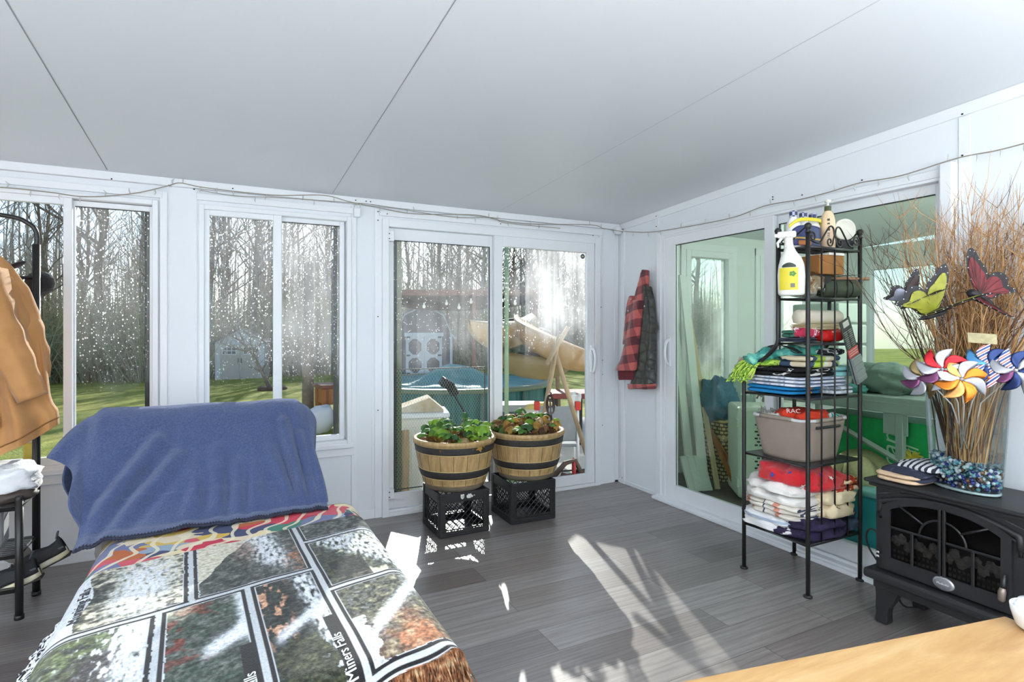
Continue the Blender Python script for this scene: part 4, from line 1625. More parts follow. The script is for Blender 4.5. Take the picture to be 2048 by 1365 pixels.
def fringe(name, pts, m, ln, dirf, n_per=3, r=.0022):
    mb = MB()
    for p in pts:
        for _ in range(n_per):
            d = dirf(p) + Vector((Rf.uniform(-.35, .35), Rf.uniform(-.35, .35), Rf.uniform(-.2, .1)))
            d.normalize()
            L = ln * Rf.uniform(.7, 1.1)
            q0 = p + Vector((Rf.uniform(-.005, .005), Rf.uniform(-.005, .005), 0))
            mid = q0 + d * L * .5
            end = q0 + d * L + Vector((Rf.uniform(-.02, .02), Rf.uniform(-.02, .02), -.02))
            for w in (mid, end):
                w.z = max(w.z, .012)
            mb.tube([q0, mid, end], [r, r, r * .7], 4, cap=False)
    f_ = mb.build(name, m, thr)
    f_['kind'] = 'stuff'
    return f_


front = [throw_pt(i / 170, 1) for i in range(171)]
k = NT('rust_brown_fringe')
k.l(k.ramp(k.noise(k.obj(), 45, 3), [(.35, lin((84, 56, 38))), (.5, lin((150, 96, 60))), (.65, lin((186, 158, 122)))]), k.b.inputs['Base Color'])
k.b.inputs['Roughness'].default_value = .9
fringe('front_fringe', front, k.m, .085, lambda p: Vector((.05, -.35, -1)), 5)
k2 = NT('black_and_white_fringe')
k2.l(k2.ramp(k2.noise(k2.obj((1, 1, 1)), 60, 1), [(.46, lin((40, 38, 44))), (.5, lin((222, 224, 228)))]), k2.b.inputs['Base Color'])
k2.b.inputs['Roughness'].default_value = .9
mbf = MB()
for i in range(60):
    v_ = .02 + .96 * i / 60
    p = throw_pt(0, v_)
    pts = [p]
    for q in range(1, 7):
        pts.append(p + Vector((-.012 * q + .006 * math.sin(q * 2.2 + i), -.004 * q + .008 * math.cos(q * 2 + i * 1.3), -.013 * q)))
    mbf.tube(pts, .0042, 5)
side = mbf.build('side_fringe', k2.m, thr)
side['kind'] = 'stuff'
k3 = NT('olive_and_white_fringe')
k3.l(k3.ramp(k3.noise(k3.obj(), 70, 1), [(.45, lin((96, 94, 66))), (.52, lin((206, 202, 178)))]), k3.b.inputs['Base Color'])
k3.b.inputs['Roughness'].default_value = .9
right = [throw_pt(1, .1 + .85 * i / 120) for i in range(121)]
fringe('side_fringe', right, k3.m, .045, lambda p: Vector((.45, -.1, -1)), 2)

# ================================================================== coat stand with bench and shoe shelves
blk = mat('black_powder_coated_steel', (34, 33, 33), .38, var=.1, vs=20, spec=.5)
rk = thing('hall_tree', 'black tubular hall tree with bench and shoe shelf below the left window', 'coat rack', (-1.25, 3.43, 0))
XR, XLk, YF, YB = -.825, -1.68, 3.30, 3.563
for x in (XR, XLk):
    MB().tube([(x, YB, 0), (x, YB, 1.73)], .0165, 14).lathe([(0, 0), (.02, 0), (.02, .02), (.0165, .02)], 14, (x, YB, 0)).build('post', blk, rk)
    MB().tube([(x, YF, 0), (x, YF, .545)], .0155, 14).lathe([(.0155, .54), (.0165, .545), (.012, .556), (0, .558)], 14, (x, YF, 0)).lathe([(0, 0), (.019, 0), (.019, .02), (.0155, .02)], 14, (x, YF, 0)).build('post', blk, rk)
MB().tube(spline([(XR, YB, 1.70), (XR, YB, 1.79), (XR - .035, YB, 1.835), (XR - .12, YB, 1.862), (XR - .42, YB, 1.88), (XLk + .12, YB, 1.862), (XLk + .035, YB, 1.835), (XLk, YB, 1.79), (XLk, YB, 1.70)], 6), .011, 12).build('arch', blk, rk)
for z in (.50, .285, .13):
    MB().tube([(XR, YF, z), (XR, YB, z), (XLk, YB, z), (XLk, YF, z)], .009, 10, closed=True).build('shelf_rail', blk, rk)
    mb = MB()
    for i in range(9):
        y = lerp(YF + .02, YB - .02, i / 8)
        mb.tube([(XLk, y, z + .008), (XR - .005, y, z + .008)], .0035, 6)
    mb.tube([(XLk + .3, YF, z + .006), (XLk + .3, YB, z + .006)], .004, 6)
    mb.build('shelf_grille', mat('satin_steel_wire', (150, 150, 150), .3, metal=.8), rk)
for z in (1.565, 1.50):
    MB().tube([(XLk, YB, z), (XR, YB, z)], .008, 10).build('hook_rail', blk, rk)


def shoe(name, loc, rz, tilt, lb):
    T = Matrix.Translation(loc) @ Matrix.Rotation(rz, 4, 'Z') @ Matrix.Rotation(tilt, 4, 'Y')
    # toe at -x, heel at +x
    hw = lambda x: pw(x, ((-.15, .012), (-.135, .032), (-.10, .046), (-.05, .05), (0, .042), (.06, .036), (.10, .038), (.125, .028), (.135, .008)))
    r = thing(name, lb, 'shoe', loc, 'running shoes on the shoe shelf')

    def sole(u, v):
        x = -.15 + .285 * u
        a = 2 * PI * v
        sg = lambda q, p: math.copysign(abs(q) ** p, q)
        z0 = .012 * max(0, (abs(x) - .09) / .06) ** 1.5
        th = lerp(.026, .036, sst(-.05, .1, x))
        return T @ Vector((x, sg(math.cos(a), .5) * hw(x) * (1.06 - .05 * math.sin(a)), z0 + th * (.5 + .5 * sg(math.sin(a), .5))))
    k = MB().grid(sole, 40, 20)
    k.build('sole', mat('cream_foam_sole', (204, 192, 156), .7, col2=(226, 222, 206), vs=18), r)

    def up(u, v):
        x = -.147 + .278 * u
        top = pw(x, ((-.147, .036), (-.12, .062), (-.07, .078), (-.02, .10), (.02, .098), (.07, .085), (.10, .092), (.128, .112), (.131, .09)))
        a = PI * v
        open_ = sst(-.03, .0, x) * sst(.125, .105, x)
        zz = .03 + (top - .03) * math.sin(a) ** .7
        w = hw(x) * (math.cos(a)) * (1.0 - .18 * math.sin(a))
        if open_ and .3 < v < .7:
            zz -= open_ * .05 * (1 - abs(v - .5) / .2)
        return T @ Vector((x, w, zz))
    u_ = MB().grid(up, 44, 24).build('upper', mat('black_knit_upper', (40, 41, 44), .75, var=.25, vs=30, bump=.4, bs=300), r, solid=.004)
    mb = MB()
    for i in range(5):
        x = -.08 + .017 * i
        z = pw(x, ((-.12, .062), (-.07, .08), (-.02, .102))) + .004
        mb.tube([T @ Vector((x, -.024, z - .008)), T @ Vector((x + .004, 0, z + .002)), T @ Vector((x, .024, z - .008))], .003, 5)
    mb.build('laces', mat('grey_lace', (120, 124, 130), .8), u_)
    mb = MB()
    mb.tube([T @ Vector((.118, -.012, .10)), T @ Vector((.134, -.01, .125)), T @ Vector((.134, .01, .125)), T @ Vector((.118, .012, .10))], .004, 6)
    mb.box(.09, .132, -.034, -.030, .05, .058, M=T)
    mb.build('heel_tab', mat('grey_heel_tab', (86, 90, 96), .7), u_)
    mb = MB()
    mb.box(.02, .135, -.03, .03, -.004, .006, M=T)
    mb.box(-.13, -.01, -.035, .035, -.002, .006, M=T)
    mb.build('outsole', mat('dark_rubber', (48, 44, 40), .8), r)
    return r


shoe('running_shoe', (-.80, 3.50, .145), .05, -.42, 'black running shoe with cream sole nearest the wall on the shoe shelf')
shoe('running_shoe', (-.885, 3.37, .115), .0, -.30, 'black running shoe with cream sole at the front of the shoe shelf')
o = MB().blob((-.885, 3.50, .235), (.055, .045, .04), amp=.1).build('grey_slipper', mat('grey_felt', (142, 136, 130), .9))
tag(o, 'rounded grey slipper toe tucked above the black running shoes', 'slipper')

# white plush bag on the bench, tote below, yellow jar
o = MB().blob((-1.02, 3.42, .61), (.24, .125, .085), n=40, m=24, amp=.22, fr=3.2, e=.7).build('white_plush_blanket', mat('white_plush', (240, 241, 244), .9, sheen=.4, bump=.5, bs=120, bd=.006))
tag(o, 'crumpled white plush blanket heaped on the bench of the hall tree', 'blanket')
o = MB().blob((-.93, 3.36, .548), (.16, .07, .035), amp=.2, fr=4, n=24, m=12).build('dark_glove', mat('dark_brown_leather', (70, 62, 56), .6))
tag(o, 'dark leather glove lying under the white plush blanket', 'glove')
mb = MB().lathe([(0, 0), (.032, 0), (.034, .004), (.034, .075), (.03, .085), (.03, .09), (0, .09)], 24, (-.93, 3.79, .62))
mb.lathe([(.031, .09), (.033, .092), (.033, .105), (0, .106)], 24, (-.93, 3.79, .62), 1)
mb.v = [(p[0], p[1] + .13, p[2] - .01) for p in mb.v]
o = mb.build('yellow_jar', [mat('yellow_candle_wax', (206, 196, 84), .3), mat('pale_jar_lid', (214, 216, 200), .3)])
tag(o, 'small yellow jar on the sill below the tan jacket', 'jar')
mb = MB().rbox(-1.25, -.905, 3.34, 3.50, .30, .495, .03, seg=3)
o = mb.build('grey_tote_bag', mat('silver_grey_fabric', (178, 180, 182), .6, var=.06, bump=.2, bs=30, bd=.01))
tag(o, 'silver grey bag standing on the middle shelf of the hall tree', 'bag')

# black cap on the hook
cp = thing('fuzzy_hat', 'fuzzy black hat hanging on the hall tree behind the tan jacket', 'hat', (-.80, 3.60, 1.5))
fz = mat('black_plush', (30, 29, 31), .95, sheen=.3, bump=.8, bs=180, bd=.008)
MB().blob((-.825, 3.63, 1.545), (.062, .045, .06), n=28, m=16, amp=.08, fr=6).build('crown', fz, cp)
MB().blob((-.915, 3.60, 1.625), (.05, .03, .012), n=20, m=8, M=Matrix.Rotation(-.5, 3, 'Y')).build('visor', fz, cp)

# tan canvas jacket
tan = NT('tan_duck_canvas')
v = tan.obj()
tan.l(tan.ramp(tan.noise(v, 6, 5), [(.3, lin((168, 118, 68))), (.7, lin((194, 142, 88)))]), tan.b.inputs['Base Color'])
tan.b.inputs['Roughness'].default_value = .85
tan.b.inputs['Sheen Weight'].default_value = .2
tan.bump(tan.noise(v, 380, 2), .35, .002)
tanm = tan.m
jk = thing('tan_jacket', 'tan canvas work jacket hanging on the hall tree at the left edge', 'jacket', (-1.05, 3.38, 1.7))


def jbody(u, v):
    z = lerp(1.70, .735, v)
    xr = pw(v, ((0, -.985), (.03, -.93), (.10, -.875), (.2, -.815), (.32, -.775), (.5, -.755), (.72, -.735), (.86, -.705), (1, -.70)))
    xl = -1.40
    cx, hw = (xl + xr) / 2, (xr - xl) / 2
    a = 2 * PI * u
    dep = lerp(.035, .115, sst(0, .35, v))
    fold = 1 + (.30 * math.sin(a * 8 + 3 * v) + .16 * math.sin(a * 15 - 4 * v)) * sst(.05, .4, v)
    x = cx + hw * math.copysign(abs(math.cos(a)) ** .8, math.cos(a))
    y = 3.40 + dep * math.sin(a) * fold
    hem = .6 * (x + .9) * sst(.72, 1, v)
    return Vector((x, y, z + max(-.08, hem) + .01 * nz(x * 9, z * 9)))


bd = MB().grid(jbody, 110, 70, wrap=True).build('body', tanm, jk, sub=1)
MB().tube([jbody(i / 110, .955) * 1.0 + Vector((0, -.002, 0)) for i in range(110)], .0035, 5, closed=True).build('hem_seam', mat('tan_thread', (132, 90, 50), .8), bd)
# pocket with dark opening
mb = MB()
mb.grid(lambda u, v: jbody(.752 + .06 * u, .70 + .16 * v) + Vector((-.0, -.012 - .01 * math.sin(PI * u) * (1 - v), 0)), 12, 12)
mb.build('pocket', tanm, bd, solid=.003)
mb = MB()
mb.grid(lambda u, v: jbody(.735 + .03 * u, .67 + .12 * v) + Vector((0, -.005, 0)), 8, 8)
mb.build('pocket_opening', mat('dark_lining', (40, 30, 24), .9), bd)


def sleeve(pts, rad, m, name, rip=.12, ph=0.):
    sp = spline(pts, 9)
    mb = MB()
    N = len(sp)
    R_ = [lerp(rad[0], rad[1], i / (N - 1)) * (1 + rip * .5 * math.sin(i * 1.1 + ph) * math.sin(PI * i / N)) for i in range(N)]
    mb.tube(sp, R_, 18, cap=False)
    b0 = len(mb.v) - 18 * N
    for i in range(N):
        for q in range(18):
            p = Vector(mb.v[b0 + i * 18 + q])
            p += (p - sp[i]) * .12 * math.sin(q * 2.1 + i * .12 + ph)
            mb.v[b0 + i * 18 + q] = tuple(p)
    s_ = mb.build(name, m, jk, solid=.005)
    e, d = sp[-1], (sp[-1] - sp[-2]).normalized()
    MB().tube([sp[-3], sp[-1]], [rad[1] * .8, rad[1] * .8], 14).build('cuff_lining', mat('dark_lining', (40, 30, 24), .9), s_)
    return s_


sleeve([(-.93, 3.40, 1.52), (-.845, 3.40, 1.36), (-.805, 3.42, 1.20), (-.795, 3.43, 1.08)], (.075, .05), tanm, 'sleeve', ph=1)
sleeve([(-.97, 3.32, 1.56), (-.90, 3.27, 1.36), (-.83, 3.255, 1.18), (-.765, 3.25, 1.00)], (.09, .052), tanm, 'sleeve')
MB().blob((-1.18, 3.40, 1.70), (.17, .08, .05), amp=.15, n=24, m=12).build('collar', mat('brown_corduroy', (112, 78, 50), .9), jk)
# ================================================================== milk crates
cpl = mat('black_crate_plastic', (24, 24, 26), .42, var=.15, vs=12, bump=.06, bs=200)


def lattice(mb, M, x0, x1, z0, z1, step, w, t):
    """diagonal bars clipped to a rectangle in M's xy plane"""
    W, H = x1 - x0, z1 - z0
    for sgn in (1, -1):
        c = -H
        while c < W + H:
            pts = []
            for x in (0, W):
                z = (x - c) if sgn > 0 else (c - x) + 0
                if 0 <= z <= H:
                    pts.append((x, z))
            for z in (0, H):
                x = (z + c) if sgn > 0 else (c - z)
                if 0 < x < W:
                    pts.append((x, z))
            if len(pts) >= 2:
                a, b = pts[0], pts[-1]
                if math.hypot(a[0] - b[0], a[1] - b[1]) > .01:
                    mb.tube([M @ Vector((x0 + a[0], z0 + a[1], 0)), M @ Vector((x0 + b[0], z0 + b[1], 0))], w, 4)
            c += step


def crate(name, cx, cy, rz, lb):
    S, H = .163, .275
    r = thing(name, lb, 'crate', (cx, cy, 0))
    T = Matrix.Translation((cx, cy, 0)) @ Matrix.Rotation(rz, 4, 'Z')
    for q in range(4):
        R4 = T @ Matrix.Rotation(q * PI / 2, 4, 'Z')
        F = R4 @ frame((-S, -S, 0), (1, 0, 0), (0, 0, 1))
        mb = MB()
        t0, t1 = -.004, .009
        W = 2 * S
        mb.rbox(0.0, W, H - .062, H, -.006, .006, .003, M=F)
        mb.rbox(0.0, W, 0, .03, -.006, .006, .003, M=F)
        for z in (.010, .022, .034, .046):
            mb.rbox(-.002, W + .002, z - .0035, z + .0035, -.006, .010, .0015, M=F)
        mb.rbox(-.004, .034, .002, H - .001, -.008, .008, .003, M=F)
        mb.rbox(W - .034, W + .004, .002, H - .001, -.008, .008, .003, M=F)
        for x in (-.004, W - .036):
            for z in range(5):
                mb.rbox(x, x + .04, H - .012 - z * .011, H - .007 - z * .011, .006, .011, .001, M=F)
        lattice(mb, F, .034, W - .034, .03, H - .062, .042, .0032, .004)
        mb.build('side_panel', cpl, r)
    mb = MB()
    F = T @ frame((-S, -S, .012), (1, 0, 0), (0, 1, 0))
    lattice(mb, F, .0, 2 * S, 0, 2 * S, .045, .0035, .004)
    mb.rbox(.06, 2 * S - .06, .06, 2 * S - .06, -.003, .003, .002, M=F)
    mb.build('bottom', cpl, r)
    return r, T


c1, T1 = crate('milk_crate', 1.372, 3.535, 0.0, 'black milk crate with small white stamp on its front under the left planter')
c2, T2 = crate('milk_crate', 1.888, 3.552, -.03, 'plain black milk crate standing under the right planter')
F = T1 @ frame((-.163, -.1732, 0), (1, 0, 0), (0, 0, 1))
mb = MB()
sh = [(.132, .262), (.156, .262), (.156, .244), (.152, .236), (.144, .230), (.136, .236), (.132, .244)]
mb.prism(sh, .0012, F @ Matrix.Translation((0, 0, .0)))
bl = [(.172, .240), (.180, .233), (.196, .232), (.205, .238), (.214, .236), (.216, .246), (.208, .252), (.203, .262), (.194, .258), (.186, .263), (.180, .255), (.173, .252)]
mb.prism(bl, .0012, F)
mb.box(.219, .232, .245, .2475, 0, .0012, M=F)
mb.box(.224, .2265, .2475, .252, 0, .0012, M=F)
st = mb.build('stamp', mat('worn_white_print', (206, 206, 202), .7, var=.2, vs=120), c1)
text_mb('U', .017, F @ Matrix.Translation((.1395, .2415, .0014))).build('stamp_letter', cpl, st)

# ================================================================== barrel planters
k = NT('moulded_oak_barrel')
v = k.obj()
g = k.noise(k.obj((30, 30, 3)), 1.6, 6, .6)
c = k.ramp(g, [(.25, lin((132, 104, 66))), (.5, lin((172, 142, 96))), (.75, lin((196, 168, 118)))])
c = k.mix(c, lin((112, 88, 58)), k.ramp(k.noise(v, 14, 4), [(.55, 0), (.8, .6)]))
k.l(c, k.b.inputs['Base Color'])
k.b.inputs['Roughness'].default_value = .48
k.bump(g, .25, .004)
oak = k.m
hoopm = mat('hammered_dark_hoop', (44, 42, 40), .5, var=.4, vs=90, bump=.9, bs=210, bd=.004)
basem = mat('worn_grey_plinth', (112, 102, 86), .6, var=.25, vs=14)
soil = mat('dark_potting_soil', (44, 34, 28), .95, var=.4, vs=60, bump=.8, bs=70, bd=.01)


def leafmat(name, col, var=.25, vs=25):
    k = NT(name)
    c = lin(col)
    f = k.noise(k.obj(), vs, 4)
    cc = k.ramp(f, [(.33, tuple(x * (1 - var) for x in c[:3]) + (1,)), (.67, tuple(min(1, x * (1 + var)) for x in c[:3]) + (1,))])
    k.l(cc, k.b.inputs['Base Color'])
    k.b.inputs['Roughness'].default_value = .6
    k.b.inputs['Specular IOR Level'].default_value = .25
    tl = k.n('BsdfTranslucent')
    k.l(cc, tl.inputs[0])
    mx = k.n('MixShader', i_0=.45)
    k.l(k.b.outputs[0], mx.inputs[1]).l(tl.outputs[0], mx.inputs[2]).l(mx.outputs[0], k.out.inputs[0])
    return k.m


grn = [leafmat('fresh_green_leaf', (140, 182, 72)), leafmat('mid_green_leaf', (98, 144, 72)), leafmat('deep_green_leaf', (72, 112, 74))]
brn = [leafmat('ochre_dead_leaf', (186, 146, 74), .3), leafmat('brown_dead_leaf', (136, 98, 64), .3), leafmat('dark_dead_leaf', (88, 62, 48), .3), leafmat('pale_dead_leaf', (194, 170, 128), .25)]


def leaf(mb, p, d, up, s, mi, lobes=5, curl=.5, R=random):
    """lobed leaf: centre p, pointing d"""
    d = Vector(d).normalized()
    si = d.cross(Vector(up)).normalized()
    n_ = si.cross(d)
    vs, fs = [], []
    N, K = 26, 3
    for j in range(K + 1):
        q = j / K
        for i in range(N):
            a = 2 * PI * i / N
            rad = s * (.72 + .28 * abs(math.cos(a * lobes / 2))) * (1 + .08 * math.cos(a * 13)) * (1 - .35 * (abs(a - PI) < .35))
            x, y = math.cos(a) * rad * q, math.sin(a) * rad * q
            z = -curl * (x * x + y * y) / s + .10 * s * math.sin(a * lobes) * q * q
            vs.append(Vector(p) + d * x + si * y + n_ * z)
    for j in range(K):
        for i in range(N):
            fs.append((j * N + i, j * N + (i + 1) % N, (j + 1) * N + (i + 1) % N, (j + 1) * N + i))
    mb.add(vs, fs, mi, True)


def planter(cx, cy, z0, seed, lb, ngreen):
    R = random.Random(seed)
    r = thing('barrel_planter', lb, 'planter', (cx, cy, z0))
    H = .33
    rr = lambda t: lerp(.188, .262, t ** .9) + .012 * math.sin(PI * t)
    P = lambda t: (rr(t), z0 + t * H)
    # tub
    mb = MB()
    pr = [(0, z0), (.176, z0), (.183, z0 + .006)] + [P(t) for t in (.03, .08, .12)]
    mb.lathe(pr, 72, (cx, cy, 0), 1)
    pr = [P(.12), (rr(.13) + .004, z0 + .13 * H)] + [P(t / 40) for t in range(6, 36)] + [(rr(.9) + .005, z0 + .9 * H), (rr(.95) + .012, z0 + .93 * H), (rr(1) + .013, z0 + .97 * H), (rr(1) + .008, z0 + H), (rr(1) - .012, z0 + H), (rr(.9) - .02, z0 + .85 * H), (rr(.8) - .02, z0 + .80 * H)]
    mb.lathe(pr, 72, (cx, cy, 0), 0)
    tub = mb.build('tub', [oak, basem], r)
    mb = MB()
    for i in range(18):       # stave joints
        a = 2 * PI * i / 18 + .13
        for t0, t1 in ((.125, .265), (.425, .745)):
            mb.tube([(cx + (rr(t) + .0006) * math.cos(a), cy + (rr(t) + .0006) * math.sin(a), z0 + t * H) for t in (t0, (t0 + t1) / 2, t1)], .0016, 4)
    mb.build('stave_joints', mat('dark_stave_joint', (92, 72, 48), .7), tub)['kind'] = 'stuff'
    for t0, t1 in ((.27, .42), (.75, .89)):
        mb = MB()
        mb.lathe([(rr(t0) - .002, z0 + t0 * H), (rr(t0) + .0045, z0 + (t0 + .012) * H)] + [(rr(lerp(t0, t1, q / 6)) + .0055, z0 + lerp(t0 + .012, t1 - .012, q / 6) * H) for q in range(7)] + [(rr(t1) + .004, z0 + (t1 - .01) * H), (rr(t1) - .002, z0 + t1 * H)], 72, (cx, cy, 0))
        h_ = mb.build('hoop', hoopm, r)
        mb = MB()
        for t in (t0 - .004, t1 + .004):
            mb.tube([(cx + (rr(t) + .002) * math.cos(2 * PI * i / 60), cy + (rr(t) + .002) * math.sin(2 * PI * i / 60), z0 + t * H) for i in range(60)], .0026, 5, closed=True)
        mb.build('bead', mat('pale_oak_bead', (196, 172, 124), .5), h_)
    mb = MB()
    mb.grid(lambda u, v: (cx + .238 * v * math.cos(2 * PI * u), cy + .238 * v * math.sin(2 * PI * u), z0 + .80 * H + .05 * (1 - v * v) + .012 * nz(u * 20, v * 9, seed)), 40, 10, wrap=True)
    mb.build('soil', soil, r)
    zt = z0 + .86 * H
    mb = MB()
    for i in range(150):
        a, q = R.uniform(0, 2 * PI), R.random() ** .55
        rad = .235 * q
        p = Vector((cx + rad * math.cos(a), cy + rad * math.sin(a), zt + R.uniform(.0, .06 if seed == 21 else .12) + .035 * (1 - q)))
        d = Vector((math.cos(a) + R.uniform(-.8, .8), math.sin(a) + R.uniform(-.8, .8), R.uniform(-.6, .35)))
        leaf(mb, p, d, (R.uniform(-.5, .5), R.uniform(-.5, .5), 1), R.uniform(.022, .05), R.choice((0, 0, 0, 1, 1, 2, 3)), 5, R.uniform(.4, 1.6))
    mb.build('dead_leaves', brn, r)['kind'] = 'stuff'
    mb = MB()
    ms = MB()
    for i in range(ngreen):
        a, q = R.uniform(0, 2 * PI), R.random() ** .6
        b0 = Vector((cx + .1 * q * math.cos(a), cy + .1 * q * math.sin(a), zt - .02))
        top = Vector((cx + (.05 + .18 * q) * math.cos(a), cy + (.05 + .18 * q) * math.sin(a), zt + R.uniform(.07, .20) * (1.1 - .5 * q)))
        ms.tube(spline([b0, b0.lerp(top, .5) + Vector((0, 0, .03)), top], 4), .0017, 5)
        leaf(mb, top, Vector((math.cos(a), math.sin(a), R.uniform(-.3, .3))), (R.uniform(-.4, .4), R.uniform(-.7, .1), 1), R.uniform(.028, .056), R.choice((0, 0, 1, 1, 2)) if seed == 21 else R.choice((0, 1, 1, 2)), 5, R.uniform(.3, 1.0))
    mb.build('leaves', grn, r)['kind'] = 'stuff'
    ms.build('stems', mat('pale_leaf_stem', (168, 150, 96), .6), r)['kind'] = 'stuff'
    return r


planter(1.368, 3.535, .277, 21, 'barrel planter with leafy green plant standing on the stamped milk crate', 62)
planter(1.916, 3.552, .277, 33, 'barrel planter of mostly brown leaves standing on the plain milk crate', 34)
# slotted spoon stuck into the right planter
q = Vector((2.10, 3.50, .56))
M = frame(q, (.87, -.45, .12), (-.06, .03, 1))
mb = MB()
mb.tube([M @ Vector((0, y, 0)) for y in (-.02, .06, .14)], [.008, .007, .009], 8)
out = [(.033 * math.sin(t) * (1 + .15 * math.cos(t)), .215 - .075 * math.cos(t)) for t in [2 * PI * i / 28 for i in range(28)]]
bm = bmesh.new()
N = 28
vs = [bm.verts.new((x, y, -.003)) for x, y in out]
hol = []
edges = [bm.edges.new((vs[i], vs[(i + 1) % N])) for i in range(N)]
for hx, hy, hw, hh in ((-.010, .175, .005, .018), (.010, .175, .005, .018), (-.010, .225, .005, .022), (.010, .225, .005, .022), (0, .265, .009, .006)):
    hv = [bm.verts.new((hx + hw * math.cos(t), hy + hh * math.sin(t), -.003)) for t in [2 * PI * i / 10 for i in range(10)]]
    edges += [bm.edges.new((hv[i], hv[(i + 1) % 10])) for i in range(10)]
bmesh.ops.triangle_fill(bm, edges=edges, use_beauty=True)
bm.verts.index_update()
mb2 = MB()
mb2.add([M @ Vector((p.co.x, p.co.y, .25 * p.co.x ** 2 / .03 + .01 * (p.co.y - .215) ** 2 / .005)) for p in bm.verts], [[w.index for w in f.verts] for f in bm.faces])
bm.free()
spn = mb2.build('slotted_spoon', mat('dark_brown_nylon', (52, 38, 34), .4), solid=.004)
mb.build('handle', mat('dark_brown_nylon', (52, 38, 34), .4), spn)
tag(spn, 'dark brown slotted spoon stuck upright into the right barrel planter', 'spoon')

# ================================================================== plaid jacket on the right wall
def wp_(x, y, X):
    u, v = (x - 1024) / 1136, (660 - y) / 1136
    t = X / (.4526 + u * .8917)
    return Vector((X, t * (.8917 - u * .4526), 1.309 + v * t))


def hung(rows, depth, name, m, parent, fold=.0, nf=6, ph=0, n=44, sub=1):
    """hanging cloth volume: rows = (image y, left x, right x, distance plane)"""
    ys = [r[0] for r in rows]

    def fn(u, v):
        y = lerp(ys[0], ys[-1], v)
        xl = pw(y, [(r[0], r[1]) for r in rows])
        xr = pw(y, [(r[0], r[2]) for r in rows])
        X = pw(y, [(r[0], r[3]) for r in rows])
        a, b = wp_(xl, y, X), wp_(xr, y, X)
        t = 2 * PI * u
        c_ = math.cos(t)
        p = a.lerp(b, .5 + .5 * math.copysign(abs(c_) ** .7, c_))
        s_ = math.sin(t)
        dd = depth * s_ * (1 + fold * math.sin(nf * (.5 + .5 * c_) * PI + ph + 2 * v))
        return p + Vector((-.9 * dd, -.43 * dd, 0)) + Vector((.004 * nz(u * 14, v * 12, ph), .0, .004 * nz(u * 9, v * 14, 7)))
    mb = MB()
    mb.grid(fn, n, 46, wrap=True)
    b0 = 0
    mb.f += [tuple(range(n))[::-1], tuple(46 * n + i for i in range(n))]
    mb.m += [0, 0]
    mb.s += [False, False]
    return mb.build(name, m, parent, sub=sub)


k = NT('red_buffalo_plaid')
v = k.obj()
sx = k.n('SeparateXYZ')
k.l(v, sx.inputs[0])
tilt = k.math('ADD', sx.outputs[2], k.math('MULTIPLY', sx.outputs[1], .18))
fz_ = k.math('GREATER_THAN', k.math('FRACT', k.math('MULTIPLY', tilt, 7.4)), .5)
hz_ = k.math('ADD', k.math('MULTIPLY', sx.outputs[1], 1.0), k.math('MULTIPLY', sx.outputs[2], -.24))
fy_ = k.math('GREATER_THAN', k.math('FRACT', k.math('MULTIPLY', hz_, 8.6)), .55)
s_ = k.math('MULTIPLY', k.math('ADD', k.math('MULTIPLY', fz_, 1.3), fy_), .43)
c = k.ramp(s_, [(0, lin((190, 96, 90))), (.45, lin((150, 70, 70))), (.6, lin((118, 54, 62))), (1, lin((82, 38, 44)))])
k.l(c, k.b.inputs['Base Color'])
k.b.inputs['Roughness'].default_value = .9
k.b.inputs['Sheen Weight'].default_value = .3
k.bump(k.noise(v, 300, 3), .4, .003)
plaid = k.m
quilt = NT('dark_quilted_lining')
vo = quilt.n('TexVoronoi', feature='DISTANCE_TO_EDGE', i_Scale=16)
quilt.l(quilt.obj((1, 1, 1)), vo.inputs['Vector'])
quilt.l(quilt.ramp(vo.outputs['Distance'], [(0, lin((46, 47, 44))), (.3, lin((74, 76, 70)))]), quilt.b.inputs['Base Color'])
quilt.b.inputs['Roughness'].default_value = .42
quilt.bump(vo.outputs['Distance'], .5, .03)
jk2 = thing('plaid_jacket', 'red buffalo plaid shirt jacket with dark quilted lining hanging on the right wall', 'jacket', (3.0, 3.6, 1.75))
hung([(572, 1291, 1299, 2.985), (600, 1288, 1306, 2.965), (640, 1283, 1312, 2.955), (655, 1281, 1317, 2.95), (668, 1280, 1312, 2.95), (720, 1274, 1312, 2.945), (776, 1259, 1312, 2.945)], .06, 'lining', quilt.m, jk2, .18, 5, 1)
hung([(592, 1260, 1275, 2.97), (612, 1254, 1284, 2.95), (650, 1250, 1282, 2.94), (690, 1246, 1280, 2.94)], .05, 'rear_panel', plaid, jk2, .1, 4, 2)
hung([(540, 1284, 1297, 2.985), (560, 1279, 1298, 2.975), (590, 1270, 1297, 2.96), (602, 1267, 1294, 2.945)], .03, 'collar', plaid, jk2, .1, 3, 0)
hung([(600, 1266, 1294, 2.93), (612, 1264, 1291, 2.925), (640, 1260, 1286, 2.915), (690, 1250, 1279, 2.90), (720, 1242, 1276, 2.89), (742, 1231, 1273, 2.885)], .06, 'sleeve', plaid, jk2, .12, 3, 2)
hung([(735, 1236, 1270, 2.915), (760, 1238, 1270, 2.915)], .045, 'cuff', mat('dark_red_cuff', (104, 40, 48), .9), jk2, .05, 2, 1)
hung([(768, 1256, 1312, 2.94), (778, 1257, 1312, 2.94)], .062, 'hem', plaid, jk2, .0, 2, 1)
for x, y in ((1262, 599), (1289, 613), (1256, 622)):
    q = wp_(x, y, 2.885)
    mb = MB()
    mb.lathe([(0, .003), (.006, .0025), (.007, 0), (0, 0)], 14, M=frame(q, Vector((0, 1, 0)), (0, 0, 1)) @ Matrix.Rotation(PI, 4, 'Y'))
    mb.build('snap_button', mat('pale_snap_button', (206, 196, 190), .3, metal=.4), jk2)
mb = MB()
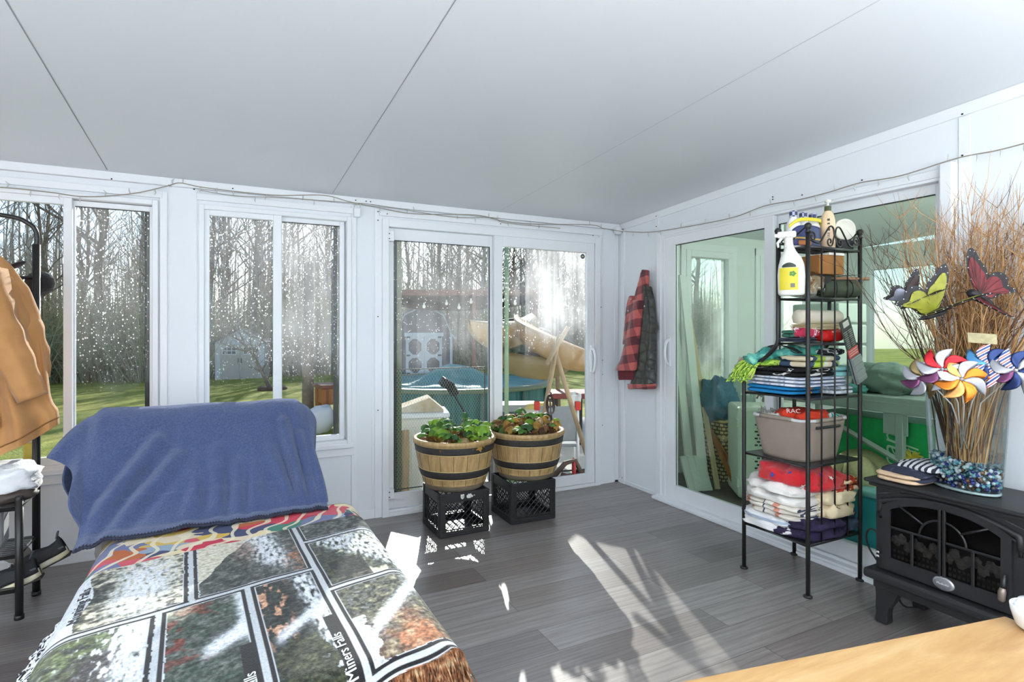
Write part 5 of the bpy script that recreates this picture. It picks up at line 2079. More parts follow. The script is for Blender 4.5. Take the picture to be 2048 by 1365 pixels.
q = wp_(1299, 548, XB - .004)
mb.rbox(q.x - .004, q.x + .004, q.y - .012, q.y + .012, q.z - .05, q.z + .06, .002)
mb.tube(spline([q + Vector((-.004, 0, -.02)), q + Vector((-.03, 0, -.04)), q + Vector((-.045, 0, -.02)), q + Vector((-.045, 0, .005))], 5), .004, 8)
tag(mb.build('wall_hook', white), 'small white hook on the right wall holding the plaid jacket', 'hook')

# ================================================================== string of tiny lights along the walls
fl_ = thing('fairy_lights', 'thin brown string of tiny lights draped along the top of the walls', 'string lights', (1.0, YA - .04, 2.2))
strA = [(-10, 374), (40, 378), (110, 386), (160, 393), (220, 392), (280, 385), (335, 372), (360, 366), (400, 374), (480, 384), (560, 391), (648, 391), (700, 404), (760, 416), (830, 428), (950, 430), (1000, 441), (1060, 448), (1180, 450), (1206, 457)]
strB = [(1242, 463), (1290, 465), (1330, 461), (1400, 449), (1470, 434), (1530, 412), (1600, 399), (1660, 384), (1720, 366), (1800, 352), (1913, 317), (1990, 302), (2060, 284)]
strC = [(400, 381), (470, 392), (560, 396), (690, 405), (755, 411), (900, 434), (985, 436), (1010, 446), (1120, 457)]


def wall_pt(x, y, w):
    u, v = (x - 1024) / 1136, (660 - y) / 1136
    W, D = .4526 + u * .8917, .8917 - u * .4526
    t = (YA - .036) / D if w == 'A' else (XB - .066) / W
    return Vector((t * W, t * D, 1.309 + v * t))


PA = spline([wall_pt(x, y, 'A') for x, y in strA], 6)
PB = spline([wall_pt(x, y, 'B') for x, y in strB], 6)
PC_ = spline([wall_pt(x, y, 'A') + Vector((0, -.004, 0)) for x, y in strC], 6)
wirem = mat('brown_grey_wire', (150, 142, 128), .6)
MB().tube(PA + PB, .0028, 6).build('wire', wirem, fl_)
MB().tube(PC_, .0022, 6).build('wire', wirem, fl_)
R5 = random.Random(8)
bulbm = mat('clear_tiny_bulb', (206, 204, 196), .2)
for P_, st_ in ((PA, 5), (PB, 4), (PC_, 6)):
    for i in range(3, len(P_) - 1, st_):
        s_ = 1 if R5.random() < .35 else -1
        p = P_[i]
        MB().tube([p, p + Vector((R5.uniform(-.006, .006), 0, s_ * .022)), p + Vector((R5.uniform(-.008, .008), 0, s_ * .034))], [.0026, .0034, .0012], 5).build('bulb', bulbm, fl_)
mb = MB().rbox(.785, .83, YA - .05, YA - .005, 2.075, 2.135, .006)
tag(mb.build('window_sensor', white), 'small white sensor box at the top corner of the nearer window', 'sensor')
mb = MB().lathe([(0, 0), (.03, .0), (.034, .006), (.034, .03), (.028, .036), (0, .036)], 24, M=frame((2.995, YA - .031, 2.155), (1, 0, 0), (0, 0, 1)))
mb.tube([(2.995, YA - .067, 2.155), (3.02, YA - .07, 2.15), (3.03, YA - .05, 2.155)], .008, 8)
tag(mb.build('round_junction_box', white), 'round white junction box in the corner under the ceiling', 'junction box')
# wire mesh guard on the lower left door panel
gm = mat('galvanised_mesh', (176, 180, 172), .5, metal=.5)
gd = thing('pet_screen_guard', 'expanded metal guard across the lower half of the left door panel outside', 'screen guard', (1.45, YA + .1, .4))
mb = MB()
x0, x1, z0, z1 = 1.11, 1.815, .15, 1.02
nx, nz_ = 66, 52
for j in range(nz_):
    z = lerp(z0, z1, j / (nz_ - 1))
    vs, fs = [], []
    for i in range(nx + 1):
        x = lerp(x0, x1, i / nx)
        zz = z + (.0045 if (i + j) % 2 else -.0045) * 1.7
        for dz in (-.0011, .0011):
            vs.append((x, YA + .092, zz + dz))
    for i in range(nx):
        fs.append((2 * i, 2 * i + 2, 2 * i + 3, 2 * i + 1))
    mb.add(vs, fs)
mb.build('mesh', gm, gd, solid=.0012)
MB().tube([(x0, YA + .095, z0), (x1, YA + .095, z0), (x1, YA + .095, z1), (x0, YA + .095, z1)], .006, 6, closed=True).build('frame', bronze, gd)
# ================================================================== black wire etagere and what it carries
et = thing('etagere', 'black wire etagere with scrolled top standing before the right sliding door', 'shelf', (2.75, 2.0, 0))
blk2 = mat('black_iron', (30, 29, 29), .4, var=.15, vs=18, spec=.5)
XL2, XR2, YBK = 2.548, 2.962, 1.822
YF2 = lambda z: lerp(2.205, 1.99, sst(1.02, 1.26, z))
SH = [(.247, 2.205), (.633, 2.205), (.965, 2.205), (1.237, 1.99), (1.466, 1.99), (1.719, 1.99)]
for x in (XL2, XR2):
    for y in ('b', 'f'):
        pts = [(x, YBK if y == 'b' else YF2(z), z) for z in ([0, .5, .98] + [1.02 + .02 * i for i in range(13)] + [1.4, 1.785])]
        p = Vector(pts[-1])
        mb = MB().tube(pts, .0105, 12)
        mb.lathe([(0, 0), (.021, 0), (.021, .008), (.011, .012)], 14, pts[0])
        mb.lathe([(.0105, 0), (.014, .002), (.014, .008), (.008, .012), (.012, .018), (.0175, .03), (.016, .04), (.009, .047), (0, .05)], 14, p)
        mb.build('post', blk2, et)
meshm = NT('black_perforated_shelf')
meshm.b.inputs['Base Color'].default_value = lin((40, 40, 42))
meshm.b.inputs['Roughness'].default_value = .35
meshm.bump(meshm.noise(meshm.obj(), 260, 1), .5, .002)
for z, yf in SH:
    mb = MB()
    mb.tube([(XL2, YBK, z), (XR2, YBK, z), (XR2, yf, z), (XL2, yf, z)], .006, 8, closed=True)
    s_ = mb.build('shelf', blk2, et)
    mb = MB()
    if z < 1.2:
        mb.rbox(XL2 + .004, XR2 - .004, YBK + .004, yf - .004, z + .001, z + .005, .001)
    else:
        for i in range(1, 22):
            x = lerp(XL2, XR2, i / 22)
            mb.tube([(x, YBK, z + .001), (x, yf, z + .001)], .0018, 5)
        for i in range(1, 3):
            y = lerp(YBK, yf, i / 3)
            mb.tube([(XL2, y, z - .002), (XR2, y, z - .002)], .0025, 5)
    mb.build('shelf_mesh', meshm.m, s_)
for i in range(1, 4):
    x = lerp(XL2, XR2, i / 4)
    MB().tube([(x, YBK, .247), (x, YBK, 1.719)], .0042, 8).build('back_bar', blk2, et)


def spiral(cx, cz, r0, r1, a0, turns, n=26):
    return [(cx + lerp(r0, r1, i / n) * math.cos(a0 + turns * 2 * PI * i / n), cz + lerp(r0, r1, i / n) * math.sin(a0 + turns * 2 * PI * i / n)) for i in range(n + 1)]


def scroll(M, W, name='scroll'):
    """gallery of scrollwork, W wide, in M's xy plane, mirrored about its middle"""
    for sx in (1, -1):
        mb = MB()
        o = spiral(W * .085, .045, .006, .028, PI / 2, 1.35)
        e = o[-1]
        pts = o + spline([Vector((e[0], e[1], 0)), Vector((W * .20, .018, 0)), Vector((W * .30, .06, 0)), Vector((W * .40, .105, 0)), Vector((W * .47, .10, 0)), Vector((W * .497, .055, 0))], 5)[1:]
        P_ = [M @ Vector((W / 2 + sx * (p[0] - W / 2), p[1], 0)) for p in pts]
        mb.tube(P_, .0042, 7)
        q = spiral(W * .405, .03, .006, .026, -PI / 3, 1.2)
        e = q[-1]
        P_ = [M @ Vector((W / 2 + sx * (p[0] - W / 2), p[1], 0)) for p in q + [(W * .49, .06)]]
        mb.tube(P_, .004, 7)
        mb.build(name, blk2, et)


scroll(frame((XL2, YBK, 1.722), (1, 0, 0), (0, 0, 1)), XR2 - XL2)
for x in (XL2, XR2):
    mb = MB()
    M = frame((x, 1.99, 1.722), (0, -1, 0), (0, 0, 1))
    o = spiral(.03, .04, .005, .024, PI / 2, 1.35)
    pts = o + [(.05, .02), (.075, .03), (.11, .062), (.165, .10)]
    mb.tube([M @ Vector((p[0], p[1], 0)) for p in o] + spline([M @ Vector((p[0], p[1], 0)) for p in [o[-1]] + pts[len(o):]], 5)[1:], .0042, 7)
    mb.build('scroll', blk2, et)

# ------------------------------------------------------------------ bottles on top
wpl = mat('white_bottle_plastic', (236, 234, 228), .35)
lotm = mat('cream_bottle_plastic', (236, 206, 170), .35)
navy = mat('navy_label', (48, 58, 112), .45)
yel = mat('yellow_label', (226, 208, 54), .45)
gold = mat('gold_label_band', (206, 168, 84), .45)
capm = NT('checked_blue_cap')
ck = capm.n('TexChecker', i_Scale=55)
ck.inputs['Color1'].default_value = lin((56, 62, 96))
ck.inputs['Color2'].default_value = lin((178, 184, 200))
capm.l(capm.obj(), ck.inputs['Vector'])
capm.l(ck.outputs[0], capm.b.inputs['Base Color'])
zt = 1.7235
for i, (x, y, lb) in enumerate(((2.592, 1.935, 'white bottle with checked blue cap, leftmost of three on the etagere'), (2.668, 1.935, 'white bottle with checked blue cap, middle of three on the etagere'), (2.744, 1.935, 'white bottle with checked blue cap beside the cream pump bottle'))):
    b = thing('cleaner_bottle', lb, 'bottle', (x, y, zt), 'three white bottles sharing a blue sleeve')
    MB().lathe([(0, 0), (.031, 0), (.035, .005), (.035, .11), (.033, .125), (.022, .148), (.017, .155), (.017, .166)], 28, (x, y, zt)).build('body', wpl, b)
    MB().lathe([(.0195, .16), (.0195, .188), (.016, .192), (0, .192)], 24, (x, y, zt)).build('cap', capm.m, b)
mb = MB()      # cardboard sleeve with yellow collar
xs = [(2.552, 1.935), (2.592, 1.897), (2.744, 1.897), (2.784, 1.935)]


def sleeve_pt(t):
    return spline([Vector((a, b_, 0)) for a, b_ in xs], 8)[min(24, int(round(t * 24)))]


def arch_z(t):
    return .118 - .045 * (2 * t - 1) ** 2


mb.grid(lambda u, v: sleeve_pt(u) + Vector((0, -.001, zt + .012 + v * (arch_z(u) - .012) * (1 if u > .12 else .8))), 24, 8)
slv = mb.build('blue_sleeve', navy, solid=.0015)
tag(slv, 'navy cardboard sleeve wrapping the three white bottles on the etagere', 'packaging')
mb = MB()
mb.grid(lambda u, v: sleeve_pt(u) + Vector((0, -.0045, zt + .128 + .018 * v - .028 * (2 * u - 1) ** 2 + .022 * u)), 24, 3)
mb.build('yellow_collar', yel, slv, solid=.001)
mb = MB()
mb.grid(lambda u, v: sleeve_pt(.15 + .7 * u) + Vector((0, -.003, zt + .045 + .009 * v)), 20, 2)
mb.build('gold_band', gold, slv, solid=.001)
mb = MB()
mb.grid(lambda u, v: sleeve_pt(.3 + .2 * u) + Vector((0, -.003, zt + .014 + .024 * v)), 8, 2)
mb.build('picture', mat('orange_label_picture', (196, 120, 62), .5), slv, solid=.001)

lo = thing('lotion_bottle', 'tall cream pump bottle with olive cap on top of the etagere', 'bottle', (2.815, 1.90, zt))
MB().lathe([(0, 0), (.033, 0), (.036, .006), (.036, .13), (.034, .16), (.026, .19), (.015, .205), (.014, .212)], 32, (2.815, 1.90, zt)).build('body', lotm, lo)
mb = MB().lathe([(.0165, .205), (.0165, .23), (.012, .232), (0, .232)], 24, (2.815, 1.90, zt))
mb.build('collar', mat('olive_green_cap', (84, 88, 58), .4), lo)
mb = MB().lathe([(.006, .23), (.006, .25), (.016, .252), (.016, .262), (0, .264)], 20, (2.815, 1.90, zt))
mb.tube([(2.815, 1.90, zt + .258), (2.79, 1.885, zt + .259), (2.782, 1.88, zt + .252)], .005, 8)
mb.build('pump', wpl, lo)
mb = MB()
for i, (s, z) in enumerate(((.011, .155), (.008, .135), (.014, .105), (.004, .085), (.004, .075), (.003, .066))):
    a = -2.45
    mb.rbox(-.006, .006, -.0005, .0012, z - s / 2, z + s / 2, .0005, M=Matrix.Translation((2.815 + .0357 * math.cos(a), 1.90 + .0357 * math.sin(a), zt)) @ Matrix.Rotation(a + PI / 2, 4, 'Z') @ Matrix.Scale(-1, 4, (0, 1, 0)))
mb.build('print', mat('dark_print', (58, 52, 46), .5), lo)
A, B = Vector((2.885, 1.850, 1.832)), Vector((2.94, 1.958, 1.832))
M = frame(A, Vector((0, 0, 1)), (B - A).cross(Vector((0, 0, 1))).normalized())
cn = thing('white_canister', 'white canister with blue printed label lying on its side on the etagere', 'canister', A)
L = (B - A).length
zsign = 1 if (M @ Vector((0, 0, 1)) - A).dot(B - A) > 0 else -1
MB().lathe([(0, zsign * L), (.05, zsign * L), (.054, zsign * (L - .004)), (.054, zsign * .022)], 36, M=M).build('body', mat('white_label', (226, 230, 230), .4), cn)
MB().lathe([(.0535, zsign * .024), (.0565, zsign * .022), (.0565, zsign * .004), (.054, 0), (.047, 0), (.046, zsign * .002), (0, zsign * .002)], 36, M=M).build('lid', mat('ivory_lid', (230, 226, 212), .45), cn)
mb = MB()
mb.grid(lambda u, v: M @ Vector((.0548 * math.cos(-.7 + 1.4 * u), .0548 * math.sin(-.7 + 1.4 * u), zsign * lerp(.03, L - .006, v))), 14, 2)
mb.build('label_band', mat('teal_label', (92, 152, 168), .45), cn)
mb = MB().rbox(2.845, 2.945, 1.84, 1.985, zt, 1.779, .012, seg=3)
tag(mb.build('dark_cloth_bundle', mat('charcoal_cloth', (58, 58, 62), .9)), 'dark folded cloth under the white canister on the etagere', 'cloth')

# spray bottle hooked on the left side of the top shelf
sp = thing('spray_bottle', 'white spray bottle with yellow label hooked on the left side of the etagere', 'bottle', (2.49, 1.85, 1.5))
MS = frame((2.497, 1.875, 1.478), Vector((.56, -.83, 0)), (0, 0, 1))       # x to the right in view, y up, z towards the viewer
bw = lambda y: pw(y, ((0, .052), (.01, .06), (.10, .062), (.15, .058), (.19, .046), (.215, .03), (.24, .021), (.285, .017)))
mb = MB()


def spr(u, v):
    y = .285 * v
    a = 2 * PI * u
    w = bw(y)
    d = min(w, .034)
    lean = .012 * sst(.15, .28, y)
    return MS @ Vector((w * math.cos(a) - lean, y, d * math.sin(a)))


mb.grid(spr, 36, 30, wrap=True)
mb.f.append(tuple(range(36))[::-1])
mb.m.append(0)
mb.s.append(False)
bdy = mb.build('body', wpl, sp)
mb = MB()
for z in range(7):
    mb.lathe([(.0165, .215 + .01 * z), (.0205, .217 + .01 * z), (.0205, .222 + .01 * z), (.0165, .224 + .01 * z)], 20, M=MS @ Matrix.Translation((-.012, .012, 0)) @ Matrix.Rotation(-PI / 2, 4, 'X'))
mb.rbox(-.055, .03, .285, .318, -.014, .014, .008, M=MS @ Matrix.Translation((-.008, .0, 0)))
mb.rbox(-.068, -.05, .29, .308, -.010, .010, .004, M=MS @ Matrix.Translation((-.008, .0, 0)))
mb.tube([MS @ Vector((-.04, .29, 0)), MS @ Vector((-.062, .262, 0)), MS @ Vector((-.058, .24, 0))], [.008, .007, .005], 8)
mb.build('trigger_head', wpl, sp)


def lab(name, x0, x1, y0, y1, m, off=.0012, arch=0):
    def fn(u, v):
        x = lerp(x0, x1, u)
        y = lerp(y0, y1 + arch * (1 - (2 * u - 1) ** 2), v)
        w = bw(y)
        d = min(w, .034)
        return MS @ Vector((x, y, d * math.sqrt(max(0, 1 - (x / w) ** 2)) + off))
    return MB().grid(fn, 14, 10).build(name, m, bdy)


lab('label', -.052, .032, .026, .135, yel)
lab('label_header', -.04, .022, .137, .146, mat('dark_green_label', (44, 56, 44), .45), arch=.014)
lab('barcode', -.002, .018, .038, .058, mat('barcode_grey', (120, 118, 104), .5), .0018)
mb = MB()
for i in range(5):
    a = i * 1.25
    leaf(mb, MS @ Vector((.008 + .008 * math.cos(a), .105 + .006 * math.sin(a), .0365)), MS.to_3x3() @ Vector((math.cos(a), math.sin(a), .0)), MS.to_3x3() @ Vector((0, 0, 1)), .008, 0, 3, .1)
mb.build('leaf_picture', mat('green_leaf_print', (84, 142, 66), .5), bdy)


# ------------------------------------------------------------------ folded things
def slab(mb, x0, x1, y0, y1, z0, z1, seed, e=.35, amp=.05, mi=0, n=48, m=16, bulge=0.):
    cx, cy, cz_ = (x0 + x1) / 2, (y0 + y1) / 2, (z0 + z1) / 2
    rx, ry, rz = (x1 - x0) / 2, (y1 - y0) / 2, (z1 - z0) / 2

    def fn(u, v):
        a, b = 2 * PI * u, PI * (v - .5)
        sg = lambda q, p: math.copysign(abs(q) ** p, q)
        x = sg(math.cos(b), .5) * sg(math.cos(a), e)
        y = sg(math.cos(b), .5) * sg(math.sin(a), e)
        z = sg(math.sin(b), .6)
        w = nz(x * 2.2 + seed, y * 2.2, seed * .7) * amp
        w2 = nz(x * 5 + seed, y * 5, z * 2 + seed) * amp * .5
        return (cx + x * rx * (1 + w + w2), cy + y * ry * (1 + w * .8 + w2), cz_ + z * rz + (w + w2) * rz * 2.2 * (1 if z > -.5 else .3) - bulge * (x * x + y * y))
    mb.grid(fn, n, m, mi, True, None, True)


def folded(name, lb, cat, b, m, seed, n=2, amp=.06, e=.35, group=None, bulge=0., mats=None):
    mb = MB()
    x0, x1, y0, y1, z0, z1 = b
    R = random.Random(seed)
    for i in range(n):
        q = .006
        slab(mb, x0 + R.uniform(0, q), x1 - R.uniform(0, q), y0 + R.uniform(0, q), y1 - R.uniform(0, q), lerp(z0, z1, i / n), lerp(z0, z1, (i + 1.12) / n) if i < n - 1 else z1, seed + i * 1.7, e, amp, 0, bulge=bulge)
    o = mb.build(name, m)
    return tag(o, lb, cat, group)


def striped(name, stops, axis, scale, rough=.9, wave=.0, bump=.35):
    k = NT(name)
    v = k.obj()
    sx = k.n('SeparateXYZ')
    k.l(v, sx.inputs[0])
    f = k.math('MULTIPLY', sx.outputs[axis], scale)
    if wave:
        f = k.math('ADD', f, k.math('MULTIPLY', k.noise(v, 6, 2), wave))
    f = k.math('FRACT', f)
    k.l(k.ramp(f, stops, 'CONSTANT'), k.b.inputs['Base Color'])
    k.b.inputs['Roughness'].default_value = rough
    k.b.inputs['Specular IOR Level'].default_value = .2
    k.bump(k.noise(v, 260, 3), bump, .003)
    return k.m


def blotch(name, stops, scale, dist=1.5, rough=.9, interp='CONSTANT', bump=.35):
    k = NT(name)
    v = k.obj()
    k.l(k.ramp(k.noise(v, scale, 2, .5, dist), stops, interp), k.b.inputs['Base Color'])
    k.b.inputs['Roughness'].default_value = rough
    k.b.inputs['Specular IOR Level'].default_value = .2
    k.bump(k.noise(v, 260, 3), bump, .003)
    return k.m


# shelf at 1.466 m: box, jar, mat, stick
z = 1.475
jar = thing('clear_bag_jar', 'clear plastic jar holding torn tan paper on the upper etagere shelf', 'jar', (2.66, 1.91, z))
thin = glass('thin_clear_plastic', (240, 242, 240), .0)
mb = MB()
slab(mb, 2.56, 2.745, 1.838, 1.985, z, z + .128, 3, .6, .04)
mb.build('jar_wall', thin, jar)
mb = MB()
slab(mb, 2.575, 2.70, 1.86, 1.97, z + .006, z + .06, 8, .7, .2)
slab(mb, 2.62, 2.73, 1.85, 1.96, z + .03, z + .105, 9, .8, .35)
slab(mb, 2.58, 2.66, 1.87, 1.96, z + .05, z + .10, 12, .8, .3)
mb.build('contents', blotch('torn_tan_paper', [(0, lin((150, 112, 78))), (.42, lin((196, 166, 128))), (.56, lin((226, 214, 198)))], 14), jar)
M = Matrix.Translation((2.765, 1.905, 1.64)) @ Matrix.Rotation(-.12, 4, 'Z')
cb = thing('cardboard_box', 'small brown cardboard box on the upper etagere shelf', 'box', (2.765, 1.905, 1.60))
MB().rbox(-.085, .085, -.065, .065, -.048, .048, .002, M=M).build('body', mat('brown_cardboard', (164, 112, 58), .85, var=.06), cb)
MB().rbox(-.02, .085, -.068, .05, .049, .062, .001, M=M).build('paper_card', mat('off_white_paper', (232, 228, 218), .8), cb)
mb = MB().rbox(2.72, 2.79, 1.86, 1.95, z + .06, 1.591, .008)
tag(mb.build('black_pouch', mat('black_nylon', (30, 30, 34), .7)), 'black pouch beneath the brown cardboard box on the etagere', 'pouch')
ym = mat('dark_green_foam', (70, 82, 62), .75, var=.1, vs=30)
mb = MB()
a, b = Vector((2.755, 1.9, z + .047)), Vector((2.95, 1.84, z + .047))
M = frame(a, (0, 0, 1), Vector((0, 0, 1)).cross(b - a))
L = (b - a).length
s_ = 1 if (M @ Vector((0, 0, 1)) - a).dot(b - a) > 0 else -1
mb.lathe([(0, 0), (.044, 0), (.046, s_ * .004), (.046, s_ * (L - .004)), (.044, s_ * L), (.034, s_ * L), (.033, s_ * (L - .003)), (.022, s_ * (L - .003)), (.021, s_ * L), (.01, s_ * L), (0, s_ * L)], 32, M=M)
yo_ = mb.build('rolled_mat', ym)
tag(yo_, 'dark green rolled foam mat lying on the upper etagere shelf', 'mat')
mb = MB()
for q in (.3, .75):
    p = a.lerp(b, q)
    mb.tube([p + (M.to_3x3() @ Vector((.0475 * math.cos(t), .0475 * math.sin(t), 0))) for t in [2 * PI * i / 28 for i in range(28)]], .0022, 5, closed=True)
mb.build('elastic_band', blk2, yo_)
mb = MB().tube([(2.78, 1.93, z + .104), (3.0, 1.80, z + .100)], [.009, .009], 8)
tag(mb.build('wooden_stick', mat('pale_brown_stick', (176, 136, 104), .7)), 'pale wooden stick lying over the rolled mat on the etagere', 'stick')
mb = MB()
for dz, dy in ((0, 0), (.012, .006)):
    mb.tube([(2.50, 1.93 + dy, 1.585 + dz), (2.57, 1.93, 1.577 + dz * .2)], .0016, 5)
mb.tube([(2.85, 1.87, 1.588), (2.95, 1.80, 1.594)], [.003, .001], 5)
mb.tube([(2.57, 1.93, 1.577), (2.85, 1.87, 1.588)], .0025, 5)
tag(mb.build('skewers', blk2), 'thin dark skewers sticking out beside the cardboard box', 'skewers')

# shelf at 1.237 m
z = 1.2465
folded('paper_bundle', 'flat bundle of cream papers under the cream roll on the etagere', 'papers', (2.60, 2.90, 1.86, 1.975, z + .062, z + .092), mat('cream_paper', (222, 204, 164), .85, var=.05), 2, 4, .04, .25)
M = Matrix.Translation((2.76, 1.915, z + .128)) @ Matrix.Rotation(-.05, 4, 'Z')
mb = MB()
mb.lathe([(0, -.15), (.035, -.15), (.037, -.145), (.037, .145), (.035, .15), (0, .15)], 28, M=M @ Matrix.Rotation(PI / 2, 4, 'Y'))
tag(mb.build('paper_roll', mat('ivory_paper', (234, 224, 204), .85)), 'thick ivory paper roll on the third shelf of the etagere', 'paper roll')
folded('navy_cloth', 'navy folded cloth lying lowest at the left of the third etagere shelf', 'cloth', (2.535, 2.68, 1.845, 2.0, z, z + .022), mat('navy_cloth', (52, 58, 76), .9), 5, 2)
folded('green_cloth', 'dark green folded cloth at the left of the third etagere shelf', 'cloth', (2.55, 2.66, 1.90, 1.985, z + .022, z + .060), mat('deep_green_cloth', (56, 104, 88), .9), 6, 2)
folded('pink_pouch', 'pink and white crumpled pouch on the third shelf of the etagere', 'pouch', (2.56, 2.70, 1.85, 1.93, z + .022, z + .070), blotch('pink_white_print', [(0, lin((206, 62, 92))), (.48, lin((236, 226, 228))), (.6, lin((214, 96, 118)))], 16), 7, 1, .25, .6)
folded('red_package', 'glossy red plastic package on the third shelf of the etagere', 'package', (2.70, 2.885, 1.835, 1.95, z, z + .064), blotch('glossy_red_film', [(0, lin((198, 32, 30))), (.62, lin((226, 60, 44))), (.72, lin((240, 206, 196)))], 9, 1, .22), 8, 1, .16, .55)
folded('blue_folder', 'blue folded plastic behind the red package on the etagere', 'folder', (2.74, 2.92, 1.95, 1.985, z, z + .085), mat('mid_blue_plastic', (52, 104, 168), .4), 9, 1, .06, .3)

# shelf at .965 m: folded towels
z = .973
folded('blue_towel', 'bright blue folded towel at the bottom left of the towel pile', 'towel', (2.545, 2.80, 1.90, 2.215, z, z + .045), striped('bright_blue_towel', [(0, lin((38, 130, 186))), (.72, lin((206, 140, 62))), (.8, lin((44, 136, 190)))], 0, 3.2, wave=.3), 11, 2)
folded('striped_towel', 'white and pale blue striped towel in the pile on the middle shelf', 'towel', (2.54, 2.945, 1.845, 2.21, z + .043, z + .098), striped('pale_blue_plaid', [(0, lin((224, 228, 238))), (.5, lin((168, 182, 208))), (.62, lin((216, 222, 234))), (.8, lin((186, 196, 216)))], 1, 11, wave=.25), 12, 3)
folded('grey_print_towel', 'grey and white printed towel at the right end of the middle shelf', 'towel', (2.78, 2.955, 1.83, 2.12, z, z + .046), blotch('grey_print', [(0, lin((150, 160, 176))), (.5, lin((222, 226, 230))), (.62, lin((190, 196, 206)))], 11), 13, 2)
folded('black_swirl_towel', 'black towel with white swirl lying across the middle of the pile', 'towel', (2.54, 2.86, 1.85, 2.21, z + .096, z + .142), blotch('black_white_swirl', [(0, lin((30, 30, 32))), (.6, lin((216, 216, 214))), (.66, lin((28, 28, 30)))], 5, 2.5), 14, 2)
folded('aqua_towel', 'pale aqua towel with yellow spots at the right of the pile', 'towel', (2.80, 2.95, 1.83, 2.06, z + .09, z + .15), blotch('aqua_yellow', [(0, lin((138, 196, 196))), (.58, lin((222, 210, 62))), (.68, lin((150, 204, 202)))], 8), 15, 2)
folded('lime_towel', 'lime green and white towel near the top of the pile', 'towel', (2.60, 2.87, 1.845, 2.06, z + .14, z + .205), striped('lime_navy', [(0, lin((182, 214, 82))), (.42, lin((232, 232, 214))), (.62, lin((232, 218, 186))), (.8, lin((66, 84, 110)))], 0, 5.5, wave=.8), 16, 2, .1)
folded('dark_leaf_towel', 'black and white leaf patterned cloth on top right of the pile', 'cloth', (2.72, 2.90, 1.84, 1.98, z + .203, z + .24), blotch('dark_leaf_print', [(0, lin((40, 44, 50))), (.56, lin((206, 208, 204))), (.64, lin((46, 50, 58)))], 16), 17, 1, .12, .5)
tealn = NT('teal_mesh_net')
v = tealn.obj()
tealn.l(tealn.ramp(tealn.noise(v, 13, 3, .6, 1), [(.35, lin((34, 120, 118))), (.55, lin((86, 176, 160))), (.68, lin((150, 214, 190)))]), tealn.b.inputs['Base Color'])
tealn.b.inputs['Roughness'].default_value = .55
tealn.bump(tealn.noise(v, 90, 2), .8, .006)
mb = MB()
mb.tube(spline([(2.53, 2.15, z + .165), (2.56, 2.10, z + .20), (2.64, 2.02, z + .215), (2.74, 1.93, z + .225), (2.80, 1.88, z + .215)], 7), [.03 + .012 * math.sin(i * .9) for i in range(29)], 16)
mb.tube(spline([(2.54, 2.18, z + .155), (2.60, 2.14, z + .185), (2.66, 2.08, z + .19), (2.72, 2.02, z + .18)], 7), [.032 + .01 * math.cos(i * .8) for i in range(22)], 16)
tag(mb.build('teal_net', tealn.m), 'teal and green twisted net lying on top of the towel pile', 'net')
mb = MB()
for i in range(26):
    y0 = lerp(2.10, 2.225, i / 25)
    mb.tube(spline([(2.60, y0 - .05, z + .17), (2.545, y0 - .01, z + .165), (2.515 - .02 * (i % 3), y0 + .008, z + .12 - .012 * (i % 4)), (2.50 - .012 * (i % 5), y0 + .02, z + .07 + .02 * math.sin(i))], 4), .0042, 5)
slab(mb, 2.535, 2.72, 2.03, 2.22, z + .142, z + .178, 5, .6, .15)
tag(mb.build('lime_mesh_scarf', blotch('lime_mesh', [(0, lin((120, 168, 62))), (.45, lin((190, 218, 92))), (.6, lin((96, 142, 62)))], 18)), 'lime green fringed mesh hanging over the left edge of the pile', 'scarf')
mb = MB()
mb.tube([Vector((2.60 + .05 * math.cos(t * 1.0) + .02 * math.sin(t * 2.7), 2.02 + .08 * math.sin(t * .9), z + .235 + .02 * math.sin(t * 1.9))) for t in [i * .22 for i in range(70)]], .0026, 5)
tag(mb.build('charging_cable', gask), 'loops of thin black cord on top of the towel pile', 'cable')
# hanging drill bit card
pk = thing('drill_bit_card', 'grey and red blister card of drill bits hanging on the back of the etagere', 'card', (2.86, 1.80, 1.2))
M = frame((2.865, 1.803, 1.20), Vector((.90, 0, .42)), (-.42, 0, .90))
M = frame((2.868, 1.802, 1.20), Vector((.916, -.0, .40)), Vector((-.40, -.0, .916)))
MB().rbox(-.043, .043, -.175, .175, -.002, .002, .001, M=M).build('card', mat('charcoal_card', (52, 56, 54), .6), pk)
mb = MB()
mb.rbox(-.041, .041, -.172, -.03, -.012, -.0, .004, M=M)
mb.rbox(-.041, .041, -.172, -.03, .0, .012, .004, M=M)
for i in range(4):
    mb.rbox(-.038, .038, -.165 + .034 * i, -.140 + .034 * i, .010, .016, .003, M=M)
mb.build('blister', mat('grey_blister', (136, 144, 140), .3, spec=.6), pk)
MB().rbox(-.042, .042, -.028, .018, -.0035, .0035, .001, M=M).build('red_label', mat('coral_red_label', (206, 76, 68), .5), pk)
mb = MB()
mb.rbox(-.022, .026, .135, .165, -.003, .003, .001, M=M)
for i in range(3):
    mb.rbox(-.034, .034, -.018 + .012 * i, -.0145 + .012 * i, -.0042, .0042, .0005, M=M)
mb.build('white_print', mat('pale_print', (206, 202, 190), .5), pk)
mb = MB()
for i in range(9):
    for s in (-1, 1):
        mb.rbox(s * .02 - .012 - .003 * (i % 3), s * .02 + .012, .026 + .0105 * i, .030 + .0105 * i, -.0045, .0045, .0008, M=M)
mb.build('drill_bits', mat('silver_bits', (150, 150, 146), .35, metal=.7), pk)

